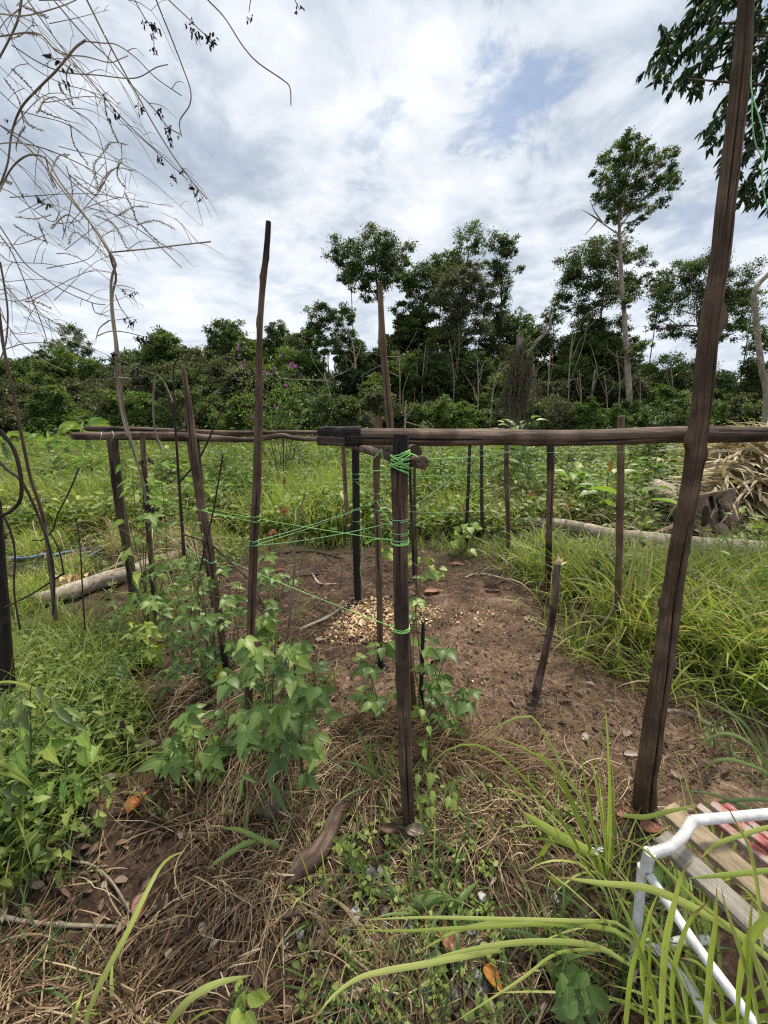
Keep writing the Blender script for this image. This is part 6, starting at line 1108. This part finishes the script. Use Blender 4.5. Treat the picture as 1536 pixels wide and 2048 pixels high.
leafy('weed_plant', 'leafy stalk with ovate leaves in front of the bench corner', 'weed', (1330,1800), [(1315,1730,14,20,4,.6),(1350,1745,16,12,3,.5),(1270,1800,18,12,2,.4),(1400,1860,40,30,7,.4),(1420,1960,40,40,9,.3)], .08, T=OVATE, mat='bean', tri=False, asp=.5, group='weeds around the broken bench')
leafy('weed_plant', 'fine feathery weed right of the biggest pole foot', 'weed', (1430,1500), [(1425,1460,28,26,26,.6),(1460,1500,24,24,16,.5)], .035, T=LANCE, mat='bright', tri=False, asp=.3, group='weeds around the broken bench')
mb = MB(); c = P(427, 1337, 1.78); leaves(mb, OVATE, np.array([c, c+[.02, 0, .02], c+[-.01, 0, -.01]]), np.array([[.2, 0, -1.], [.6, 0, -.3], [-.4, 0, -.9]]), np.array([[0, -1, .6]]*3), .075, .045, .5); o = mb.build('yellow_leaf', M['yellow']); tag(o, 'speckled yellow bean leaf hanging by the leaning pole foot', 'leaf')
mb = MB()
for px, py in [(1198,1697),(1170,2028),(1185,2040),(1190,1702)]:
    c = P(px, py, G(1200, 1800)[1]-(.1 if py > 2000 else 0)); leaves(mb, OVATE, np.tile(c, (5, 1)), nrm(rand_n(5)+[0, -.3, .5]), rand_n(5), .013, .009, .5)
tag(mb.build('white_blossom', M['flower']), 'tiny white blossoms among the foreground grass', 'flower')

# ---------------- foreground grass, blade by blade ----------------
def gplant(label, root, blades_, mat='lime', group='long-bladed grass plants in the foreground', extra=0, stem=None, Lx=(.25, .5), wk=.75):
    g = G(*root); o = thing('grass_plant', label, 'grass plant', g, group); mb = MB()
    for b in blades_:
        pts, w, dy, z = b['p'], b['w'], b.get('dy', 0), b.get('z'); n = len(pts); Yr = b.get('Y', g[1]); Q = []
        for i, (x, y) in enumerate(pts):
            f = i/(n-1)
            Q.append(H(x, y, z[0]+(z[1]-z[0])*math.sin(math.pi*min(1, f*.75))) if z else P(x, y, Yr+dy*f))
        ym = tt(pts[n//2][1], Q[n//2][1]) if not z else np.linalg.norm(Q[n//2]-[0, 0, CH]); ribbon(mb, Q, w*wk*ym/FPX, b.get('t', R.uniform(.3, .9)), 0, 22)
    if not extra and label.startswith(('long single','broad blade','small folded')): extra = 5; Lx = (.05, .14)
    if extra:
        Q = np.tile(g, (extra, 1))+rng.normal(size=(extra, 3))*[.03, .03, 0]; blades(mb, Q, rng.uniform(0, 6.28, extra), rng.uniform(*Lx, extra), rng.uniform(.005, .011, extra), rng.uniform(.1, .8, extra), rng.uniform(.4, 1.6, extra), 9, rng.random(extra), 0, True)
    mb.build('blades', M[mat], o); return o
D_ = dict
gplant('tall lime grass plant arching left in front of the bare soil', (1212,1765), [
    D_(p=[(1215,1765),(1222,1650),(1218,1530),(1212,1430),(1203,1406),(1178,1404)], w=10, dy=-.05), D_(p=[(1210,1760),(1180,1640),(1140,1560),(1090,1470),(1060,1432),(1010,1445),(960,1480),(936,1518)], w=9, dy=-.05),
    D_(p=[(1205,1760),(1160,1650),(1110,1545),(1050,1498),(985,1475),(948,1470)], w=9), D_(p=[(1195,1770),(1130,1650),(1060,1570),(1020,1530),(970,1495),(920,1490),(880,1510),(850,1545),(830,1582)], w=9, dy=-.08),
    D_(p=[(1195,1750),(1165,1650),(1120,1550),(1085,1512),(1050,1505),(1018,1507)], w=8), D_(p=[(1190,1705),(1150,1690),(1090,1655),(1034,1617)], w=26), D_(p=[(1192,1778),(1150,1776),(1120,1765),(1092,1751)], w=24, dy=-.03),
    D_(p=[(1070,1800),(1072,1740),(1095,1690),(1130,1667),(1165,1672)], w=13, Y=1.0), D_(p=[(1218,1765),(1208,1600),(1190,1510),(1180,1478)], w=5), D_(p=[(1222,1765),(1200,1620),(1165,1410)], w=4), D_(p=[(1215,1700),(1216,1530),(1178,1528)], w=7), D_(p=[(1205,1760),(1170,1560),(1160,1490)], w=10)], extra=22)
gplant('spray of long horizontal blades reaching left over the gravel', (1245,1890), [
    D_(p=[(1290,1900),(1240,1848),(1150,1842),(1000,1838),(850,1835),(715,1840)], w=11, z=(.20,.22)), D_(p=[(1285,1920),(1240,1862),(1100,1848),(950,1855),(800,1862),(690,1858)], w=12, z=(.18,.22)), D_(p=[(1280,1900),(1230,1862),(1120,1846),(1000,1845),(920,1860),(870,1885),(825,1912)], w=14, z=(.22,.2)),
    D_(p=[(1260,1930),(1190,1892),(1080,1883),(980,1892),(900,1908),(850,1922)], w=15, z=(.2,.2)), D_(p=[(1000,1900),(900,1918),(840,1930),(780,1940),(720,1955),(680,1980),(650,2010),(615,2060)], w=16, z=(.16,.2)), D_(p=[(1225,1905),(1100,1860),(1060,1800)], w=6, z=(.1,.2)), D_(p=[(1225,1900),(1120,1905),(1040,1960),(900,2050)], w=8, z=(.1,.2))], extra=10, wk=.42)
gplant('clump of broad pale blades crossing the bench in the bottom right corner', (1400,2090), [
    D_(p=[(1325,2080),(1300,1960),(1262,1850),(1225,1772)], w=15, Y=.46), D_(p=[(1295,2060),(1284,1920),(1296,1840),(1318,1782)], w=13, Y=.46), D_(p=[(1322,2060),(1330,1900),(1350,1800),(1365,1745),(1386,1722)], w=19, Y=.44), D_(p=[(1410,2070),(1420,1930),(1430,1850),(1434,1768)], w=18, Y=.43),
    D_(p=[(1520,2060),(1500,1960),(1470,1870),(1450,1810),(1442,1772)], w=16, Y=.43), D_(p=[(1560,1935),(1480,1870),(1400,1822),(1300,1778),(1200,1766),(1100,1752)], w=15, Y=.55), D_(p=[(1560,1738),(1470,1748),(1375,1757)], w=9, Y=.6), D_(p=[(1525,1900),(1518,1800),(1500,1700),(1475,1650),(1452,1608)], w=14, Y=.55),
    D_(p=[(1560,2060),(1520,1950),(1500,1880),(1488,1846)], w=20, Y=.42), D_(p=[(1490,2070),(1500,1960),(1500,1860),(1506,1785)], w=16, Y=.44), D_(p=[(1290,2060),(1297,1960),(1300,1900),(1304,1800)], w=9, Y=.47), D_(p=[(1540,1830),(1500,1880),(1480,1960),(1475,2060)], w=20, Y=.43), D_(p=[(1380,2060),(1360,1960),(1320,1890),(1300,1850)], w=10, Y=.45), D_(p=[(1550,1650),(1500,1665),(1430,1690),(1400,1720)], w=8, Y=.62),
    D_(p=[(1245,1630),(1290,1634),(1340,1622),(1400,1610)], w=8, Y=.8), D_(p=[(1560,2000),(1500,1900),(1440,1840),(1380,1790),(1290,1700),(1225,1672)], w=10, Y=.5), D_(p=[(1600,1960),(1540,1850),(1500,1790),(1470,1765)], w=12, Y=.48), D_(p=[(1250,2070),(1262,1950),(1285,1880),(1330,1850)], w=13, Y=.47), D_(p=[(1350,2070),(1345,1960),(1375,1850),(1420,1800)], w=14, Y=.45), D_(p=[(1450,2070),(1440,1990),(1400,1930),(1360,1915)], w=12, Y=.44)], extra=46, Lx=(.3, .62), wk=1.05)
gplant('blue-green grass plant at the right edge beside the biggest pole', (1560,1640), [
    D_(p=[(1560,1600),(1530,1520),(1490,1450),(1440,1415),(1398,1394)], w=13, Y=1.05), D_(p=[(1560,1590),(1520,1510),(1480,1475),(1440,1468),(1400,1490),(1383,1508)], w=12, Y=1.0), D_(p=[(1550,1560),(1530,1480),(1505,1430),(1495,1400)], w=9, Y=1.1), D_(p=[(1560,1560),(1500,1530),(1440,1520),(1388,1555)], w=10, Y=1.0), D_(p=[(1560,1600),(1480,1600),(1400,1610)], w=9, Y=.95), D_(p=[(1560,1650),(1500,1620),(1430,1590),(1360,1580)], w=9, Y=.95)], mat='blue_grass', extra=20)
gplant('long single blade rising from the bottom edge at left and bending right', (200,2030), [D_(p=[(165,2060),(190,1990),(225,1920),(262,1850),(290,1790),(320,1735),(345,1712),(372,1702)], w=10, z=(.05,.22)), D_(p=[(140,2060),(155,2010),(168,1975)], w=6, z=(.05,.1))], mat='lime')
gplant('broad blade curving right from the bottom edge, left of centre', (340,2080), [D_(p=[(325,2070),(350,2030),(390,1990),(440,1965),(505,1950)], w=14, z=(.08,.2))], mat='lime', wk=.6)
gplant('drooping bright blades entering from the left edge', (-30,1500), [D_(p=[(-40,1380),(0,1365),(40,1368),(75,1395),(108,1428)], w=7, Y=1.2), D_(p=[(30,1365),(60,1375),(90,1390),(120,1415)], w=9, Y=1.25), D_(p=[(-40,1530),(0,1525),(35,1545),(70,1575)], w=12, Y=.95), D_(p=[(-40,1545),(10,1548),(50,1565),(75,1590)], w=7, Y=.95)], mat='lime', extra=12)
gplant('dark drooping blades on the straw left of the weathered branch', (560,1720), [D_(p=[(560,1700),(520,1678),(480,1660),(440,1656)], w=9, z=(.03,.08)), D_(p=[(520,1680),(485,1690),(445,1715),(418,1738)], w=10, z=(.06,.06)), D_(p=[(570,1705),(550,1688),(520,1672)], w=7, z=(.03,.06))], mat='bean')
gplant('upright grass tuft in the straw just left of the centre post', (758,1575), [D_(p=[(765,1575),(745,1530),(725,1480),(702,1440)], w=10), D_(p=[(770,1575),(775,1530),(790,1470)], w=8), D_(p=[(760,1570),(735,1540),(700,1525),(680,1522)], w=9), D_(p=[(765,1570),(800,1520),(812,1500)], w=6)], mat='blue_grass', extra=14, Lx=(.1, .25))
gplant('grass tuft with wide blades at the foot of the centre post, right side', (870,1800), [D_(p=[(930,1720),(890,1690),(850,1660),(838,1600),(830,1560)], w=9, Y=1.0), D_(p=[(900,1770),(870,1720),(840,1690)], w=9, Y=1.0), D_(p=[(690,1752),(740,1780),(800,1800),(830,1812)], w=9, z=(.03,.05)), D_(p=[(820,1808),(850,1800),(880,1792),(905,1795)], w=18, z=(.04,.07)), D_(p=[(790,1815),(782,1780),(772,1745),(760,1728)], w=10, z=(.03,.1)), D_(p=[(900,1830),(920,1800),(960,1758)], w=10, z=(.03,.1)), D_(p=[(920,1950),(915,1880),(905,1820)], w=8, z=(.03,.1))], mat='blue_grass', extra=26, Lx=(.1, .28))
gplant('small folded blade standing before the weathered branch piece', (622,1790), [D_(p=[(600,1800),(620,1775),(625,1770)], w=8), D_(p=[(625,1800),(622,1780),(618,1770)], w=10), D_(p=[(640,1850),(632,1820),(620,1790)], w=7)], mat='lime')
for i, (px, py, n, L, mat, lab) in enumerate([(110,1270,26,(.2,.4),'grass','fine grass tuft in front of the pale fallen log'),(165,1290,22,(.2,.4),'grass','grass tuft right of the fine one, by the pale fallen log'),(1080,1100,34,(.3,.6),'lime','bright grass tuft before the whitish curved log'),(1060,1150,28,(.25,.5),'lime','bright grass tuft left of the knotty post'),(1150,1200,30,(.3,.5),'grass','grass tuft between the knotty and tan posts'),(1290,1300,34,(.35,.6),'grass','grass tuft just left of the biggest pole'),(1420,1370,40,(.4,.7),'lime','tall bright tuft just right of the biggest pole'),(1490,1420,34,(.4,.7),'grass','overhanging tuft at the right edge of the bank'),(1300,1180,30,(.3,.5),'lime','bright tuft in front of the white metal bars'),(1500,1250,34,(.4,.7),'lime','high lime tuft before the white metal bars at right'),(590,1240,8,(.2,.35),'blue_grass','thin grass behind the tall pole on the dark soil'),(640,1370,14,(.12,.25),'blue_grass','pale grass sprout on the trodden soil'),(1450,1800,16,(.2,.4),'lime','grass growing beside the bench planks'),(1240,1960,26,(.25,.45),'blue_grass','dense fine grass at the bottom, left of the bench leg'),(1100,1950,22,(.15,.3),'blue_grass','low grass at the bottom right of the gravel'),(20,1800,14,(.15,.3),'grass','thin grass at the left edge above the long twig')]):
    g = G(px, py); o = thing('grass_plant', lab, 'grass plant', g, 'grass tufts'); mb = MB(); Q = np.tile(g, (n, 1))+rng.normal(size=(n, 3))*[.04, .04, 0]; blades(mb, Q, rng.uniform(0, 6.28, n), rng.uniform(*L, n), rng.uniform(.006, .012, n), rng.uniform(.05, .6, n), rng.uniform(.4, 1.7, n), 9, rng.random(n), 0, True); mb.build('blades', M[mat], o)

# ---------------- broken bench and the white bars ----------------
def tubeobj(name, mat, lines, parent, r, seg=16):
    mb = MB()
    for L, n in lines: tube(mb, spl(L, n), r, seg)
    return mb.build(name, M[mat], parent)
ZB = .42
o = thing('broken_bench', 'broken bench with white tube frame and weathered grey, tan and red slats', 'bench', G(1290, 1750))
A = H(1298, 1708, ZB); B_ = H(1385, 1641, ZB+.02); C_ = H(1600, 1622, ZB+.02)
rb = .0122
cr = spl([A, A+(B_-A)*.35+[.006, -.012, 0], A+(B_-A)*.7+[.004, -.01, 0], B_], 12)
mb = MB(); tube(mb, cr, rb, 18); tube(mb, spl([B_-(C_-B_)*.01, C_], 10), rb*1.02, 18); tube(mb, spl([A+[0, 0, .008], A-[0, 0, .045]], 4), rb*1.12, 18); mb.build('armrest', M['white'], o)
tubeobj('leg', 'white', [([A-[.005, -.005, .05], H(1275, 1840, .20), H(1262, 1960, .0)], 14)], o, rb*.95)
tubeobj('seat_rail', 'white', [([H(1300, 1752, ZB-.06), H(1385, 1880, ZB-.07), H(1470, 1995, ZB-.08), H(1560, 2120, ZB-.09)], 20)], o, rb*.88)
tubeobj('lower_rail', 'white', [([H(1290, 1880, .16), H(1365, 1955, .14), H(1440, 2080, .12)], 14)], o, rb*.85)
tubeobj('stretcher', 'white', [([H(1315, 1900, .16), H(1360, 1882, .16), H(1420, 1880, .16)], 10)], o, rb*.8)
def slat(mat, a, b, w, th=.018, name='slat', lab=None):
    a = np.array(a); b = np.array(b); T = nrm((b-a)[None])[0]; S = nrm(np.cross(T, [0, 0, 1.])[None])[0]; U = np.cross(S, T); mb = MB(); n = 30; L = np.linalg.norm(b-a); V = []; gr = []
    prof = [(-.5, -.5), (-.5, .35), (-.42, .5), (-.2, .5), (0, .5), (.2, .5), (.42, .5), (.5, .35), (.5, -.5)]
    of = R.random()*9
    for i in range(n+1):
        f = i/n
        for x, z in prof: V.append(a+T*L*f+S*w*(x+.012*math.sin(f*19+x*3+of))+U*th*(z+.06*math.sin(f*31+x*9+of))); gr.append((x*w+of, z*th, L*f))
    k = len(prof); F = [(i*k+j, i*k+(j+1) % k, (i+1)*k+(j+1) % k, (i+1)*k+j) for i in range(n) for j in range(k)]
    mb.add(np.array(V), [np.array(F), np.array([list(range(k))[::-1]]), np.array([[n*k+j for j in range(k)]])], 0, np.array(gr)); s = mb.build(name, M[mat], o, smooth=False)
    if lab: s['label'] = lab
    return s
zs = ZB-.055; dv = nrm((H(1536,1875,zs)-H(1318,1672,zs))[None])[0]
s0 = H(1322, 1674, zs); sv = nrm(np.cross(dv, [0, 0, 1.])[None])[0]; sv = sv if sv[0] > 0 else -sv
slat('plank', s0, s0+dv*.75, .058, lab='grey weathered slat')
s1 = s0+sv*.078+np.array([0, .045, .004]); slat('plank2', s1, s1+dv*.8, .070, lab='tan splintered slat')
zr = zs-.01; q0 = H(1396, 1612, zr); q1 = H(1424, 1607, zr); q2 = H(1450, 1610, zr)
for a, w, lb in ((q0, .026, 'red slat nearest the tan slat'), (q1, .030, 'middle red slat'), (q2, .024, 'outer red slat')): slat('redplank', a, a+dv*.72, w, .014, lab=lb)
slat('plank2', H(1330, 1622, zs-.015), H(1330, 1622, zs-.015)+nrm((dv+sv*.1)[None])[0]*.12, .045, lab='short broken slat end')
g = G(1467, 1262); Yf = g[1]; o2 = thing('metal_frame', 'fallen frame of flat white metal bars lying in the tall grass at right', 'metal frame', g)
for L, nm in (([P(1235,1142,Yf+.4), P(1300,1141,Yf+.4), P(1580,1142,Yf+.4)], 'long_bar'), ([P(1330,1153,Yf+.35), P(1400,1152,Yf+.35), P(1580,1153,Yf+.35)], 'long_bar'), ([P(1385,1153,Yf+.35), P(1437,1172,Yf+.1), P(1490,1205,Yf-.1), P(1570,1235,Yf-.3)], 'slanting_bar'), ([P(1467,1155,Yf+.3), P(1467,1210,Yf+.15), P(1466,1262,Yf)], 'upright_bar'), ([P(1400,1247,Yf+.1), P(1560,1250,Yf+.1)], 'lower_bar')):
    tubeobj(nm, 'whitebar', [(L, 14)], o2, .0095, 8)
# yellow patch of cut stump in the grass at left
g = G(150, 1185); mb = MB(); n = 60; leaves(mb, OVATE, g+rand_n(n)*[.06, .05, .0]+np.stack([0*rng.random(n), 0*rng.random(n), rng.random(n)*.16], 1), rand_n(n)+[0, 0, 1.], rand_n(n), rng.uniform(.03, .07, n), .03, rng.uniform(.3, .9, n))
tag(mb.build('splintered_stub', M['chips']), 'yellow splintered stub of cut wood in the grass behind the pale fallen log', 'stump')
# dry brush heap behind, and bleached brushwood at right
def brush(label, px, py, Y, w, h_, n, mat):
    b = G(px, py) if Y is None else np.array([(px-768)/FPX*tt(py, Y), Y, 0.]); mb = MB()
    for i in range(n):
        a = b+[R.uniform(-w, w), R.uniform(-.5, .5), R.uniform(0, h_)]; d = np.array([R.uniform(-1, 1), R.uniform(-.5, .5), R.uniform(-.1, .6)])*R.uniform(.3, 1.0); tube(mb, spl([a, a+d*.5+rand_n(1)[0]*.08, a+d], 8), np.linspace(R.uniform(.008, .016), .004, 8), 5)
    tag(mb.build('brushwood', M[mat]), label, 'brushwood', 'heaps of dead brushwood')
brush('heap of bleached dead branches behind the biggest pole at rail height', 1420, 885, 12., 2.2, .7, 46, 'greywood'); brush('bleached brushwood under the rail right of the tan post', 1270, 885, 11., 1.3, .45, 26, 'greywood'); brush('brown brush heap behind the thick dark left-hand post', 200, 925, None, .9, .35, 40, 'twig'); brush('dark brush heap left of the knotty post', 1085, 940, None, .6, .3, 26, 'darktwig'); brush('small white dead branch standing above the front rail right of centre', 878, 880, 12., .3, 1.2, 7, 'greywood')
brush('dead stems leaning in the scrub right of the tall thin pole', 600, 1000, None, .5, .3, 12, 'vine'); brush('dead sticks in the scrub by the white log end', 1290, 990, None, .6, .2, 12, 'vine')
